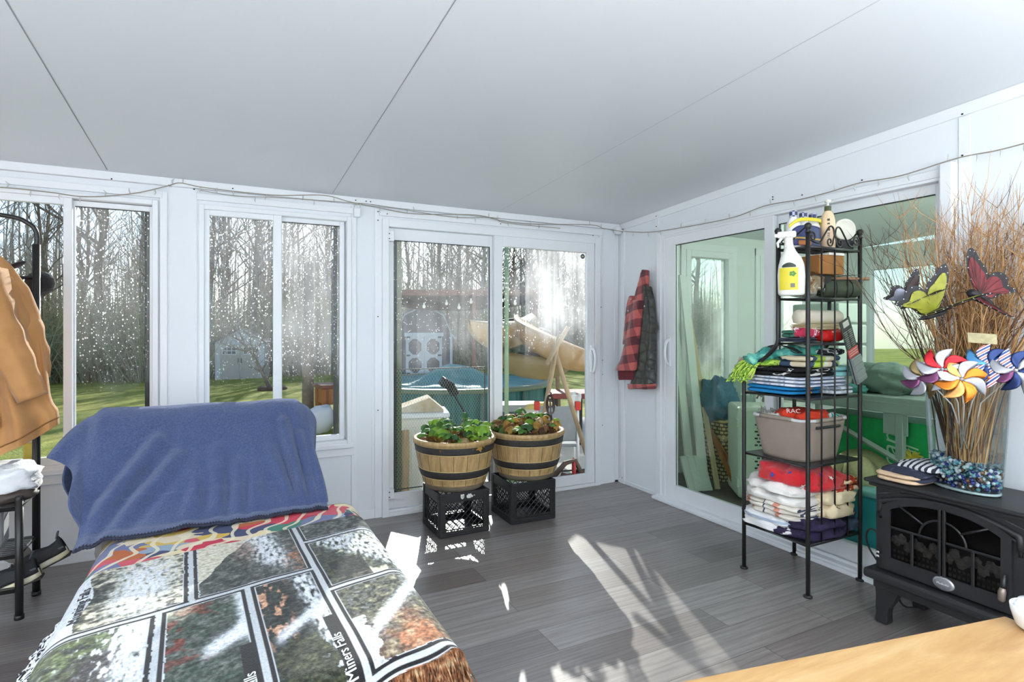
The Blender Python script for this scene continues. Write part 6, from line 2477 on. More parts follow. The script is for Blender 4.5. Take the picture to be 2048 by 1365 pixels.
# shelf at .633 m: laundry basket
z = .6405
bk = thing('laundry_basket', 'taupe fabric laundry basket with pale rim on the etagere', 'basket', (2.74, 2.01, z))
tp = mat('taupe_fabric', (150, 136, 124), .55, var=.08, vs=7, bump=.25, bs=18, bd=.01, spec=.4)
bcx, bcy = 2.742, 2.012
sg = lambda q, p: math.copysign(abs(q) ** p, q)


def bask(u, v):
    a = 2 * PI * u
    f = lerp(.80, 1., v)
    w = 1 + .012 * nz(u * 12, v * 3)
    return Vector((bcx + .183 * f * w * sg(math.cos(a), .38), bcy + .168 * f * w * sg(math.sin(a), .38), z + .205 * v + .004 * nz(u * 9, v * 5)))


mb = MB().grid(bask, 80, 14, wrap=True)
mb.f.append(tuple(range(80))[::-1])
mb.m.append(0)
mb.s.append(False)
mb.build('body', tp, bk, solid=.006)
MB().tube([bask(i / 80, 1.0) + Vector((0, 0, .006)) for i in range(80)], .011, 8, closed=True, sq=.8).build('rim', mat('pale_grey_rim', (206, 204, 202), .4), bk)
for a0 in (.5, 0., .745):
    MB().tube([bask(a0 + .035 * (i / 6 - .5) * 2, 1.0) + Vector((0, 0, .006)) for i in range(7)], .0135, 8, sq=.85).build('handle_wrap', tp, bk)
mb = MB()
mb.rbox(2.925, 2.932, 1.97, 2.05, z + .165, z + .185, .003)
mb.tube([bask(.745 + .03 * (i / 6 - .5) * 2, .86) + Vector((0, -.004, 0)) for i in range(7)], .008, 6)
mb.build('hand_hole', gask, bk)
zt2 = z + .165
folded('red_orange_cloth', 'red orange cloth with white letters in the laundry basket', 'cloth', (2.60, 2.86, 1.875, 2.10, zt2, zt2 + .085), mat('red_orange_cloth', (222, 62, 34), .8, var=.12, vs=12), 31, 2, .3, .75, bulge=.012)
folded('white_cloth', 'white crumpled cloth at the left of the laundry basket', 'cloth', (2.595, 2.75, 2.02, 2.15, zt2, zt2 + .06), mat('white_cloth', (230, 228, 222), .9), 32, 1, .3, .8)
folded('teal_striped_cloth', 'teal and white striped cloth at the right of the laundry basket', 'cloth', (2.80, 2.90, 1.87, 2.0, zt2, zt2 + .062), striped('teal_white_stripes', [(0, lin((36, 150, 130))), (.6, lin((226, 236, 230)))], 0, 60, wave=1.5), 33, 1, .2, .7)
mb = text_mb('RAC', .035, frame((2.605, 1.985, zt2 + .072), (.75, -.66, 0), (.35, .4, .85)), .001, align='LEFT')
tag(mb.build('white_lettering', wpl), 'white letters printed on the red orange cloth in the basket', 'lettering')
bpy.data.objects['white_lettering'].parent = bpy.data.objects['red_orange_cloth']
del bpy.data.objects['white_lettering']['category']
mb = MB()
for i in range(14):
    a = i * 1.9
    p = Vector((2.60 + .03 * math.cos(a), 2.10 + .03 * math.sin(a), zt2 + .06))
    mb.tube([p, p + Vector((.012 * math.cos(a * 2), .012 * math.sin(a * 2), .02 + .012 * math.sin(a))), p + Vector((.02 * math.cos(a * 3), .02 * math.sin(a * 3), .012))], .0022, 5)
tag(mb.build('silver_tinsel', mat('silver_grey_wire', (150, 148, 142), .4, metal=.5)), 'small tangle of silver grey wire at the left corner of the basket', 'wire')

# bottom shelf: blankets
z = .2545
folded('navy_blanket', 'dark purple navy plush blanket at the bottom of the etagere', 'blanket', (2.56, 2.90, 1.81, 2.10, z, z + .10), blotch('navy_plush', [(0, lin((40, 34, 58))), (.5, lin((56, 48, 76))), (.65, lin((44, 40, 64)))], 20, interp='LINEAR'), 41, 2, .26, .6, bulge=.01)
folded('denim_cloth', 'folded denim at the right end of the bottom etagere shelf', 'cloth', (2.86, 2.97, 1.82, 2.1, z, z + .13), mat('denim_blue', (52, 70, 92), .9, var=.2, vs=30), 42, 2, .1, .5)
folded('blue_edged_towel', 'white towel with blue edge hanging over the left of the bottom shelf', 'towel', (2.525, 2.74, 1.93, 2.235, z + .02, z + .105), striped('white_blue_edge', [(0, lin((230, 230, 230))), (.72, lin((172, 186, 206))), (.86, lin((226, 228, 230)))], 2, 11.5, wave=.25), 43, 2, .26, .6, bulge=.02)
folded('salmon_striped_towel', 'white towel with salmon stripe in the middle of the bottom pile', 'towel', (2.53, 2.86, 1.86, 2.225, z + .10, z + .175), striped('salmon_stripe', [(0, lin((230, 222, 210))), (.4, lin((216, 150, 130))), (.56, lin((236, 230, 222))), (.9, lin((70, 78, 96))), (.94, lin((232, 224, 214)))], 1, 5.2, wave=.3), 44, 3, .22, .6, bulge=.015)
folded('white_towel', 'thick white towel near the top of the bottom pile', 'towel', (2.53, 2.83, 1.86, 2.225, z + .17, z + .275), mat('thick_white_terry', (234, 230, 224), .95, bump=.5, bs=150, bd=.004), 45, 2, .26, .65, bulge=.02)
folded('cream_print_cloth', 'cream printed cloth hanging at the right of the bottom pile', 'cloth', (2.70, 2.965, 1.805, 2.02, z + .105, z + .245), blotch('cream_print', [(0, lin((232, 214, 178))), (.6, lin((228, 208, 170))), (.655, lin((60, 54, 60))), (.68, lin((236, 220, 188)))], 7, 2), 46, 2, .28, .65, bulge=.02)
folded('tropical_cloth', 'red and brown tropical print cloth at the top right of the bottom pile', 'cloth', (2.76, 2.99, 1.815, 2.06, z + .235, z + .30), striped('tropical_print', [(0, lin((196, 60, 40))), (.3, lin((92, 62, 44))), (.5, lin((216, 130, 62))), (.7, lin((232, 206, 172))), (.85, lin((150, 70, 44)))], 1, 14, wave=3), 47, 2, .32, .7, bulge=.02)
rb_ = MB()
slab(rb_, 2.54, 2.88, 1.84, 2.17, z + .268, z + .362, 7, .75, .2, bulge=.02)
slab(rb_, 2.60, 2.92, 1.82, 2.06, z + .255, z + .33, 9, .7, .2, bulge=.03)
sb = rb_.build('red_star_blanket', mat('red_plush', (206, 26, 36), .9, sheen=.4, var=.12, vs=14, bump=.4, bs=150))
tag(sb, 'red plush blanket with white and blue stars on top of the bottom pile', 'blanket')


def star(p, s, m, name):
    d = (Vector((0, 0, 1.309)) - p).normalized()
    M = frame(p, Vector((.5, -.86, 0)), d.cross(Vector((.5, -.86, 0))).normalized())
    pts = [((s if i % 2 == 0 else s * .42) * math.sin(PI * i / 5), (s if i % 2 == 0 else s * .42) * math.cos(PI * i / 5)) for i in range(10)]
    MB().prism(pts, .002, M).build(name, m, sb)


for nme, px_, py_, s, m in (('white_star', 1604, 974, .019, wpl), ('white_star', 1662, 957, .015, wpl), ('blue_star', 1545, 950, .016, mat('royal_blue_print', (60, 80, 170), .9)), ('blue_star', 1642, 951, .014, mat('royal_blue_print', (60, 80, 170), .9)), ('blue_star', 1580, 946, .012, mat('royal_blue_print', (60, 80, 170), .9))):
    # nearest point of the blanket on the line of sight
    u, v = (px_ - 1024) / 1136, (660 - py_) / 1136
    d = Vector((.4526 + u * .8917, .8917 - u * .4526, v)).normalized()
    o_ = Vector((0, 0, 1.309))
    from mathutils.bvhtree import BVHTree
    bt = BVHTree.FromPolygons([q.co for q in sb.data.vertices], [tuple(q.vertices) for q in sb.data.polygons])
    hit = bt.ray_cast(o_, d)
    if hit[0]:
        n_ = hit[1] if hit[1].dot(d) < 0 else -hit[1]
        x = Vector((.5, -.86, 0))
        x = (x - n_ * x.dot(n_)).normalized()
        M = frame(hit[0] + n_ * .001, x, n_.cross(x))
        pts = [((s if i % 2 == 0 else s * .42) * math.sin(PI * i / 5), (s if i % 2 == 0 else s * .42) * math.cos(PI * i / 5)) for i in range(10)]
        MB().prism(pts, .002, M).build(nme, m, sb)
# ================================================================== electric stove
stv = thing('electric_stove', 'black cast iron style electric stove with arched glass door against the right wall', 'stove', (2.78, 1.27, 0))
ci = mat('black_cast_iron', (34, 34, 36), .45, var=.12, vs=14, bump=.25, bs=260, bd=.0015, spec=.5)
ci2 = mat('black_satin_metal', (26, 26, 28), .35)
SF, SB, SY0, SY1 = 2.625, 2.955, .985, 1.545
MF = frame((SF, 1.27, 0), (0, -1, 0), (0, 0, 1))       # face: x to the right, y up, z towards the room
MB().rbox(SF, SB, SY0, SY1, .235, .625, .008).build('body', ci, stv)
mb = MB().rbox(SF - .035, SB + .01, SY0 - .035, SY1 + .035, .622, .640, .008, seg=3)
mb.rbox(SF - .02, SB, SY0 - .02, SY1 + .02, .606, .624, .006)
mb.build('top_plate', ci, stv)
mb = MB().rbox(SF - .05, SB + .01, SY0 - .03, SY1 + .03, .195, .238, .014, seg=3)
mb.rbox(SF - .02, SB, SY0, SY1, .155, .2, .006)
mb.build('base_plinth', ci, stv)
legp = [(0, .2), (.105, .2), (.100, .15), (.082, .11), (.062, .075), (.056, .045), (.058, .012), (.054, 0), (.008, 0), (.004, .012), (.010, .05), (.006, .06), (.008, .12)]
for s in (-1, 1):
    for xx in (SF - .012, SB - .05):
        M = frame((xx + .045, 1.27 + s * .275, 0), (0, -s, 0), (0, 0, 1))
        MB().prism(legp, .045 * (1 if s > 0 else -1), M).build('leg', ci, stv, bevel=.003)


def archy(x, w, z0, z1):
    return z0 + (z1 - z0) * max(0, 1 - abs(x / w) ** 2.2)


# raised arch moulding and corner recess lines
mb = MB()
for dz, r in ((0, .012), (-.02, .007)):
    pts = [Vector((x, archy(x, .262 - abs(dz) * .3, .535 + dz, .592 + dz), .004)) for x in [lerp(-.248, .248, i / 40) for i in range(41)]]
    pts = [Vector((pts[0].x - .004, pts[0].y - .05, .004))] + pts + [Vector((pts[-1].x + .004, pts[-1].y - .05, .004))]
    mb.tube([MF @ p for p in spline(pts, 2)], r, 8)
mb.build('arch_moulding', ci, stv)
for s in (-1, 1):
    q = [(s * .262, .603), (s * .15, .603), (s * .20, .592), (s * .262, .572)]
    MB().tube([MF @ Vector((x, y, .001)) for x, y in spline([Vector((a, b, 0)) for a, b in q], 4) for x, y in [(x, y)]] if False else [MF @ Vector((p.x, p.y, .001)) for p in [Vector((a, b, 0)) for a, b in q]], .0028, 6, closed=True).build('recess_outline', mat('worn_black_edge', (62, 62, 64), .4), stv)
# door
door = MB()
win = [(-.205, .305)] + [(x, archy(x, .235, .50, .572)) for x in [lerp(-.205, .195, i / 28) for i in range(29)]] + [(.195, .305)]
out = [(-.238, .25)] + [(x, archy(x, .262, .515, .60)) for x in [lerp(-.238, .228, i / 28) for i in range(29)]] + [(.228, .25)]
n = len(win)
for z in (.0, .016):
    door.add([MF @ Vector((x, y, z)) for x, y in win] + [MF @ Vector((x, y, z)) for x, y in out], [(i, (i + 1) % n, n + (i + 1) % n, n + i) for i in range(n)])
for P_ in (win, out):
    door.add([MF @ Vector((x, y, z)) for z in (0, .016) for x, y in P_], [(i, (i + 1) % n, n + (i + 1) % n, n + i) for i in range(n)])
dr = door.build('door', ci, stv, bevel=.002)
k = NT('dark_stove_glass')
k.t.nodes.remove(k.b)
tr, gl, fr, mx = k.n('BsdfTransparent'), k.n('BsdfGlossy', i_Roughness=.05), k.n('LayerWeight', i_Blend=.25), k.n('MixShader')
tr.inputs[0].default_value = lin((128, 128, 128))
k.l(fr.outputs['Fresnel'], mx.inputs[0]).l(tr.outputs[0], mx.inputs[1]).l(gl.outputs[0], mx.inputs[2]).l(mx.outputs[0], k.out.inputs[0])
MB().add([MF @ Vector((x, y, .006)) for x, y in win], [tuple(range(n))]).build('glass_pane', k.m, dr)
bar = mat('black_door_bars', (22, 22, 24), .4)
mb = MB()
mb.rbox(-.016, -.004, .30, .575, .008, .020, .003, M=MF)
mb.rbox(.0, .012, .30, .575, .008, .020, .003, M=MF)
for x in (-.115, .105):
    mb.rbox(x - .006, x + .006, .30, .445, .008, .018, .003, M=MF)
mb.rbox(-.205, .195, .437, .447, .008, .017, .003, M=MF)
mb.tube([MF @ Vector((-.002 + .085 * math.cos(t), .44 + .085 * math.sin(t), .012)) for t in [PI * i / 24 for i in range(25)]], .0045, 7)
for a in (PI * .22, PI * .80):
    mb.tube([MF @ Vector((-.002 + .085 * math.cos(a), .44 + .085 * math.sin(a), .012)), MF @ Vector((-.002 + .205 * math.cos(a) * 1.0, min(.545, .44 + .205 * math.sin(a)), .012))], .0045, 7)
mb.build('door_bars', bar, dr)
# firebox with logs seen through the glass
mb = MB()
for i in range(4):
    a = MF @ Vector((-.17 + .09 * i, .355 + .02 * (i % 2), -.05))
    b = MF @ Vector((-.10 + .10 * i, .40 - .02 * (i % 2), -.035))
    mb.tube([a, a.lerp(b, .5) + Vector((-.005, 0, .006)), b], [.022, .026, .02], 10)
lg = mat('pale_ceramic_log', (190, 186, 180), .9, var=.4, vs=50, bump=.9, bs=60, bd=.01)
# flat dark plate whose colour stands in for the shade of the hollow
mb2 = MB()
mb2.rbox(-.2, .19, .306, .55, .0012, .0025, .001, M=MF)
mb2.build('firebox', mat('hollow_shade_black', (16, 16, 17), .8), stv)
mb = MB()
R7 = random.Random(2)
for i in range(16):
    x = -.185 + .37 * i / 15
    slab(mb, 0, 0.0001, 0, 0.0001, 0, 0.0001, 1, n=6, m=4) if False else None
    mb.blob(MF @ Vector((x, .388 + .016 * math.sin(i * 2.3), .0035)), (.002, .02, .022), 0, 12, 8, amp=.5, fr=2, seed=i)
mb.build('log_embers', lg, stv)
mb = MB()
for yy in (.318, .342):
    for i in range(24):
        x = -.19 + .375 * i / 23
        mb.rbox(x - .005, x + .005, yy - .006, yy + .006, .0025, .004, .0008, M=MF)
mb.build('grate', mat('grey_grate', (120, 120, 120), .5), stv)
mb = MB()
mb.lathe([(0, .006), (.024, .0055), (.027, .003), (.028, 0), (0, 0)], 32, sx=1.45, M=MF @ Matrix.Translation((.005, .276, .016)))
bdg = mb.build('badge', mat('brushed_silver', (176, 176, 178), .3, metal=.7), dr)
mb = MB()
mb.lathe([(0, .0066), (.021, .0064), (.0215, .0058)], 32, sx=1.5, M=MF @ Matrix.Translation((.005, .276, .016)))
mb.build('badge_field', mat('grey_badge_field', (120, 120, 124), .4), bdg)
text_mb('Muskoka', .0125, MF @ Matrix.Translation((.005, .2722, .0232)), .0006, align='CENTER').build('badge_lettering', mat('silver_letters', (220, 220, 222), .3), bdg)
mb = MB()
mb.tube([MF @ Vector((.212, .395, .03)), MF @ Vector((.212, .36, .036)), MF @ Vector((.21, .345, .036))], [.006, .009, .009], 10)
mb.build('handle', ci2, dr)
MB().tube([MF @ Vector((.21, .347, .036)), MF @ Vector((.208, .33, .036)), MF @ Vector((.206, .300, .036)), MF @ Vector((.206, .292, .036))], [.009, .013, .012, .005], 12).build('handle_grip', mat('brass_grey_grip', (148, 134, 122), .35, metal=.6), dr)
mb = MB()
for y in (.49, .30, .278):
    mb.rbox(-.258, -.236, y - .012, y + .012, .0, .014, .004, M=MF)
mb.build('hinge', ci2, dr)
mb = MB()
for y in (.297, .315):
    mb.rbox(-.262, -.25, y - .004, y + .004, .012, .018, .002, M=MF)
mb.build('switch', mat('pale_switch', (196, 194, 186), .4), stv)
MB().tube(spline([(2.70, 1.55, .36), (2.72, 1.62, .37), (2.74, 1.655, .33), (2.75, 1.65, .27), (2.74, 1.60, .22), (2.78, 1.57, .17), (2.85, 1.55, .012), (2.95, 1.5, .008)], 7), .0045, 8).build('power_cord', gask, stv)

# folded cap and cloth lying on the stove
folded('beige_cloth', 'beige folded cloth lying on the left end of the stove', 'cloth', (2.60, 2.80, 1.36, 1.555, .641, .682), mat('beige_twill', (214, 184, 152), .9), 51, 2, .1, .5)
folded('navy_flannel', 'navy and red folded flannel lying on top of the beige cloth on the stove', 'cloth', (2.62, 2.84, 1.34, 1.55, .676, .715), blotch('navy_flannel', [(0, lin((52, 56, 72))), (.55, lin((74, 78, 96))), (.66, lin((120, 52, 60)))], 9), 52, 2, .14, .5, bulge=.02)
folded('striped_scarf', 'black and white striped scarf folded on top of the navy flannel', 'scarf', (2.66, 2.86, 1.32, 1.50, .708, .735), striped('black_white_scarf', [(0, lin((206, 208, 212))), (.55, lin((48, 50, 58)))], 1, 42, wave=1.2), 53, 1, .14, .5, bulge=.012)

# ================================================================== glass vase of twigs
VX, VY, VZ = 2.775, 1.265, .6405
VR = Matrix.Translation((VX, VY, VZ)) @ Matrix.Rotation(-.25, 4, 'Z')
ov = lambda z: (lerp(.082, .098, (z / .49) ** .8), lerp(.132, .170, (z / .49) ** .7))
k = NT('clear_vase_glass')
k.t.nodes.remove(k.b)
tr, gl, fr, mx = k.n('BsdfTransparent'), k.n('BsdfGlossy', i_Roughness=.03), k.n('LayerWeight', i_Blend=.32), k.n('MixShader')
tr.inputs[0].default_value = lin((248, 252, 252))
k.l(k.math('MULTIPLY', fr.outputs['Fresnel'], .55), mx.inputs[0]).l(tr.outputs[0], mx.inputs[1]).l(gl.outputs[0], mx.inputs[2]).l(mx.outputs[0], k.out.inputs[0])
vg = k.m
vase = thing('glass_vase', 'tall oval clear glass vase full of twigs standing on the stove', 'vase', (VX, VY, VZ))


def vwall(z, off, a):
    rx, ry = ov(z)
    return VR @ Vector(((rx - off) * math.cos(a), (ry - off) * math.sin(a), z))


for nm, off, z0 in (('outer_wall', 0, .0), ('inner_wall', .005, .018)):
    mb = MB().grid(lambda u, v: vwall(lerp(z0, .49, v), off, 2 * PI * u), 64, 24, wrap=True)
    mb.f.append(tuple(range(64))[::-1])
    mb.m.append(0)
    mb.s.append(False)
    mb.build(nm, vg, vase)
MB().tube([vwall(.49, .0025, 2 * PI * i / 64) for i in range(64)], .0028, 6, closed=True).build('rim', mat('pale_glass_edge', (206, 226, 224), .1, spec=.8), vase)
MB().tube([vwall(.008, .006, 2 * PI * i / 64) for i in range(64)], .006, 6, closed=True).build('base_ring', mat('pale_glass_edge', (206, 226, 224), .1, spec=.8), vase)
bc = [mat('aqua_glass_bead', (126, 192, 204), .12), mat('cobalt_glass_bead', (46, 58, 140), .12), mat('clear_white_bead', (222, 230, 234), .12), mat('amber_brown_bead', (126, 88, 60), .15), mat('deep_teal_bead', (52, 96, 104), .12), mat('smoky_bead', (88, 84, 84), .15)]
ico = bmesh.new()
bmesh.ops.create_icosphere(ico, subdivisions=1, radius=1)
iv, if_ = [p.co.copy() for p in ico.verts], [[q.index for q in f.verts] for f in ico.faces]
ico.free()
R9 = random.Random(12)
mb = MB()
for i in range(1500):
    z = .022 + .125 * R9.random()
    a = R9.uniform(0, 2 * PI)
    q = R9.random() ** .25
    if z > .118 + .02 * math.cos(a - 2.2):
        continue
    p = vwall(z, .0, a)
    c0 = VR @ Vector((0, 0, z))
    p = c0.lerp(p, .93 * q)
    s = R9.uniform(.006, .0098)
    t = a + R9.uniform(-.5, .5)
    bias = (0, 0, 2, 1, 0, 2) if math.sin(t) > .0 else (3, 2, 4, 1, 2, 0)
    mi = R9.choice(bias) if z > .055 else R9.choice((1, 1, 2, 3, 0, 5))
    mb.add([p + v_ * s for v_ in iv], if_, mi, True)
tag(mb.build('glass_beads', bc), 'aqua, cobalt, white and amber glass beads filling the bottom of the vase', 'beads', None, 'stuff')

# twigs
Rt = random.Random(77)
tan_t = mat('orange_brown_twig', (176, 132, 84), .7, var=.22, vs=18)
dk_t = mat('dark_brown_twig', (88, 62, 48), .75, var=.25, vs=18)
pal_t = mat('pale_straw_twig', (204, 160, 108), .7, var=.15, vs=18)
mb = MB()
lat = Vector((.42, -.908, 0))     # across the view
dep = Vector((.908, .42, 0))


def twig(base, mid, top, r, mi, nside, sl):
    k3 = lambda a: Vector((Rt.uniform(-a, a), Rt.uniform(-a, a), 0))
    pts = spline([base, mid, mid.lerp(top, .33) + k3(.028), mid.lerp(top, .66) + k3(.04), top], 4)
    N = len(pts)
    mb.tube(pts, [r * (1 - .8 * (i / (N - 1)) ** 1.3) for i in range(N)], 5, mi, cap=False)
    for _ in range(nside):
        j = Rt.randrange(int(N * .35), N - 1)
        d = (pts[min(N - 1, j + 1)] - pts[j]).normalized()
        e = (d + Vector((Rt.uniform(-1, 1), Rt.uniform(-1, 1), Rt.uniform(-.3, .4))) * 1.05).normalized()
        L = sl * Rt.uniform(.4, 1.1)
        q = [pts[j], pts[j] + e * L * .5, pts[j] + (e + Vector((0, 0, .25))) * L]
        mb.tube(q, [r * .45, r * .36, r * .15], 4, mi, cap=False)
        if Rt.random() < .7:
            f_ = (e + Vector((Rt.uniform(-1, 1), Rt.uniform(-1, 1), Rt.uniform(0, .7))) * .8).normalized()
            mb.tube([q[1], q[1] + f_ * L * .45], [r * .3, r * .1], 3, mi, cap=False)


for i in range(185):
    sx = Rt.gauss(0, .56)
    sx = max(-1.3, min(1.15, sx))
    sd = max(-1, min(1, Rt.gauss(0, .45)))
    base = Vector((VX, VY, VZ + .12)) + lat * (.05 * sx + Rt.uniform(-.035, .035)) + dep * Rt.uniform(-.03, .03)
    mid = Vector((VX, VY, VZ + .48)) + lat * (.118 * sx + Rt.uniform(-.02, .02)) + dep * (.06 * sd)
    mid = Vector((VX, VY, mid.z)) + lat * max(-.14, min(.14, (mid - Vector((VX, VY, mid.z))).dot(lat))) + dep * (.06 * sd)
    H = Rt.uniform(.55, 1.0) if abs(sx) < .9 else Rt.uniform(.6, .95)
    tz = VZ + .48 + .80 * H * (1 - .10 * abs(sx) ** 2)
    top = Vector((VX, VY, tz)) + lat * (.40 * sx * H ** .7 + Rt.uniform(-.04, .04)) + dep * (.13 * sd * H)
    if top.x > XB - .075:
        top.x = XB - .075 - Rt.uniform(0, .06)
    mi = 1 if (sx < -.75 or Rt.random() < .22) else (2 if Rt.random() < .3 else 0)
    twig(base, mid, top, Rt.uniform(.0018, .0032) * (1 if mi != 1 else .85), mi, Rt.randrange(5, 10), .15)
for i in range(6):    # a few stout stems on the right
    base = Vector((VX, VY, VZ + .12)) + lat * Rt.uniform(.0, .05)
    mid = Vector((VX, VY, VZ + .48)) + lat * Rt.uniform(.07, .13)
    top = Vector((min(VX, 2.74), VY, VZ + Rt.uniform(1.0, 1.3))) + lat * Rt.uniform(.22, .44) - dep * Rt.uniform(.0, .1)
    twig(base, mid, top, .0045, 1 if i % 2 else 0, 7, .13)
tw = mb.build('twig_bundle', [tan_t, dk_t, pal_t])
tag(tw, 'bundle of bare orange brown birch twigs fanning out of the glass vase', 'twigs', None, 'stuff')
M = frame((2.66, 1.155, 1.275), Vector((.5, -.86, -.08)), Vector((0, .05, 1)))
MB().rbox(-.045, .045, -.02, .02, -.001, .001, .0005, M=M).build('paper_tag', mat('speckled_paper_tag', (206, 192, 150), .8, var=.15, vs=60), tw)


# ------------------------------------------------------------------ butterflies clipped to the twigs
def butterfly(loc, X, Y, s, lb, cin, cin2, tilt, dots=True):
    """X = body axis (head), Y = to the left wing"""
    r = thing('butterfly_ornament', lb, 'ornament', loc, 'butterfly ornaments on the twigs')
    M0 = frame(loc, X, Y)
    edge = mat('black_butterfly_wing', (24, 20, 22), .5)
    wh = mat('white_wing_dot', (226, 226, 226), .5)
    fore = [(.10, .04), (.34, .30), (.60, .66), (.74, .98), (.62, 1.04), (.30, .86), (.05, .72), (-.12, .40), (-.04, .04)]
    hind = [(0, .06), (-.02, .5), (-.15, .78), (-.42, .82), (-.62, .62), (-.84, .60), (-.8, .5), (-.52, .34), (-.36, .12), (-.16, .04)]
    for sd, t in ((1, tilt), (-1, -tilt)):
        Mw = M0 @ Matrix.Rotation(t, 4, 'X')
        for nm, ol, c in (('forewing', fore, cin), ('hindwing', hind, cin2)):
            o2 = spline([Vector((x * s, sd * y * s, 0)) for x, y in ol], 4)
            P_ = [(p.x, p.y) for p in o2]
            cx, cy = sum(p[0] for p in P_) / len(P_), sum(p[1] for p in P_) / len(P_)
            w = MB()
            z = [.0008, .0]
            w.add([Mw @ Vector((x, y, .12 * s * math.sin(2.2 * abs(y) / s))) for x, y in P_] + [Mw @ Vector((cx, cy, .12 * s * math.sin(2.2 * abs(cy) / s)))], [(i, (i + 1) % len(P_), len(P_)) for i in range(len(P_))])
            wo = w.build(nm, edge, r, solid=.001)
            for side_ in (1, -1):
                rx_, ry_ = (.02 * s if nm == 'forewing' else -.02 * s), sd * .07 * s
                q = [(rx_ + (x - rx_) * .80, ry_ + (y - ry_) * .80) for x, y in P_]
                w = MB()
                w.add([Mw @ Vector((x, y, .12 * s * math.sin(2.2 * abs(y) / s) + side_ * .0022)) for x, y in q] + [Mw @ Vector((cx - .03 * s, cy - sd * .05 * s, .12 * s * math.sin(2.2 * abs(cy) / s) + side_ * .0022))], [(i, (i + 1) % len(q), len(q)) for i in range(len(q))])
                for i in range(0, len(q), 4):
                    w.tube([Mw @ Vector((0, sd * .06 * s, side_ * .0028)), Mw @ Vector((q[i][0], q[i][1], .12 * s * math.sin(2.2 * abs(q[i][1]) / s) + side_ * .0026))], .0007, 4, 1)
                w.build('coloured_field', [c, edge], wo)
            if dots:
                w = MB()
                for i in range(1, len(P_), 3):
                    x, y = cx + (P_[i][0] - cx) * .89, cy + (P_[i][1] - cy) * .89
                    p = Mw @ Vector((x, y, .12 * s * math.sin(2.2 * abs(y) / s)))
                    w.add([p + v_ * s * .016 for v_ in iv], if_, 0, True)
                w.build('white_dots', wh, wo)
    MB().tube([M0 @ Vector((x * s, 0, .0)) for x in (.28, .2, .05, -.15, -.4)], [.008 * s / .1, .012 * s / .1, .01 * s / .1, .009 * s / .1, .003], 8).build('body', edge, r)
    MB().tube([M0 @ Vector((.28 * s, 0, 0)), M0 @ Vector((.5 * s, .12 * s, .04 * s))], .001, 4).tube([M0 @ Vector((.28 * s, 0, 0)), M0 @ Vector((.5 * s, -.12 * s, .04 * s))], .001, 4).build('antennae', edge, r)
    return r


ygm = mat('yellow_green_wing', (150, 150, 46), .5, var=.15, vs=30)
rdm = mat('dark_red_wing', (112, 20, 26), .45, var=.3, vs=30)
brm2 = mat('dark_brown_wing', (58, 40, 36), .5)
slm = mat('silver_wing', (170, 172, 186), .3, metal=.6)


def bfly(t, p, head, s, lb, c1, c2, roll=0.):
    loc = cw(t, *p)
    X = (cw(t, *head) - loc).normalized()
    toV = (Vector((0, 0, 1.309)) - loc).normalized()
    up = (Vector((0, 0, 1)) - toV * toV.z)
    up = (up - X * up.dot(X)).normalized()
    tv = (toV - X * toV.dot(X)).normalized()
    Y = (up - tv).normalized()
    sgn = 1 if X.cross(Y).dot(tv) > 0 else -1
    butterfly(loc, X, Y, s, lb, c1, c2, sgn * (.78 - roll))


bfly(2.16, (1868, 628), (1930, 604), .155, 'yellow green butterfly with black edged wings clipped to the twigs', ygm, ygm)
bfly(2.16, (1958, 594), (1900, 566), .15, 'dark red and black butterfly at the right of the twigs', rdm, rdm, .15)
bfly(2.22, (1822, 608), (1862, 590), .11, 'dark brown and silver butterfly at the left of the twigs', brm2, slm)


# ------------------------------------------------------------------ foil pinwheels
def foil(n, c, rough=.22, metal=.75):
    return mat(n, c, rough, metal=metal)


silv = foil('silver_foil', (168, 168, 174), .3, .6)


def pinwheel(loc, aim, R_, cols, lb, n=8, ph=0.):
    nrm = (Vector(aim) - Vector(loc)).normalized()
    x = Vector((0, 0, 1)).cross(nrm).normalized()
    M0 = frame(loc, x, nrm.cross(x))
    r = thing('pinwheel', lb, 'pinwheel', loc, 'foil pinwheels around the vase')
    for i in range(n):
        a0 = 2 * PI * i / n + ph

        A_ = Vector((math.cos(a0), math.sin(a0), 0)) * R_ * 1.12
        P_ = Vector((-math.sin(a0), math.cos(a0), 0))

        def fn(u, v):
            # foil corner with a free pointed tip, its other edge curled back over the hub
            st_ = math.sin(PI * min(1, u)) ** .8
            p = A_ * u + P_ * (.50 * R_ * math.sin(PI * v) * st_) + Vector((0, 0, R_ * (.26 * v * (1 - u) ** .7 + .16 * math.sin(PI * v) * st_ - .05)))
            return M0 @ p
        mb = MB()
        mb.grid(fn, 8, 10)
        mb.build('vane', cols[i % len(cols)], r, solid=.0006)
    mb = MB().lathe([(0, .012), (.006, .011), (.008, .006), (.006, 0)], 12, M=M0 @ Matrix.Translation((0, 0, R_ * .05)))
    mb.build('hub', silv, r)
    a = Vector(loc)
    MB().tube([a, a - nrm * .02, Vector((VX, VY, VZ + .30)) + (a - Vector((VX, VY, VZ + .30))) * .35, Vector((VX, VY, VZ + .14)) + Vector((Rt.uniform(-.02, .02), Rt.uniform(-.02, .02), 0))], .0025, 6).build('stick', mat('white_pinwheel_stick', (222, 220, 214), .4), r)
    return r


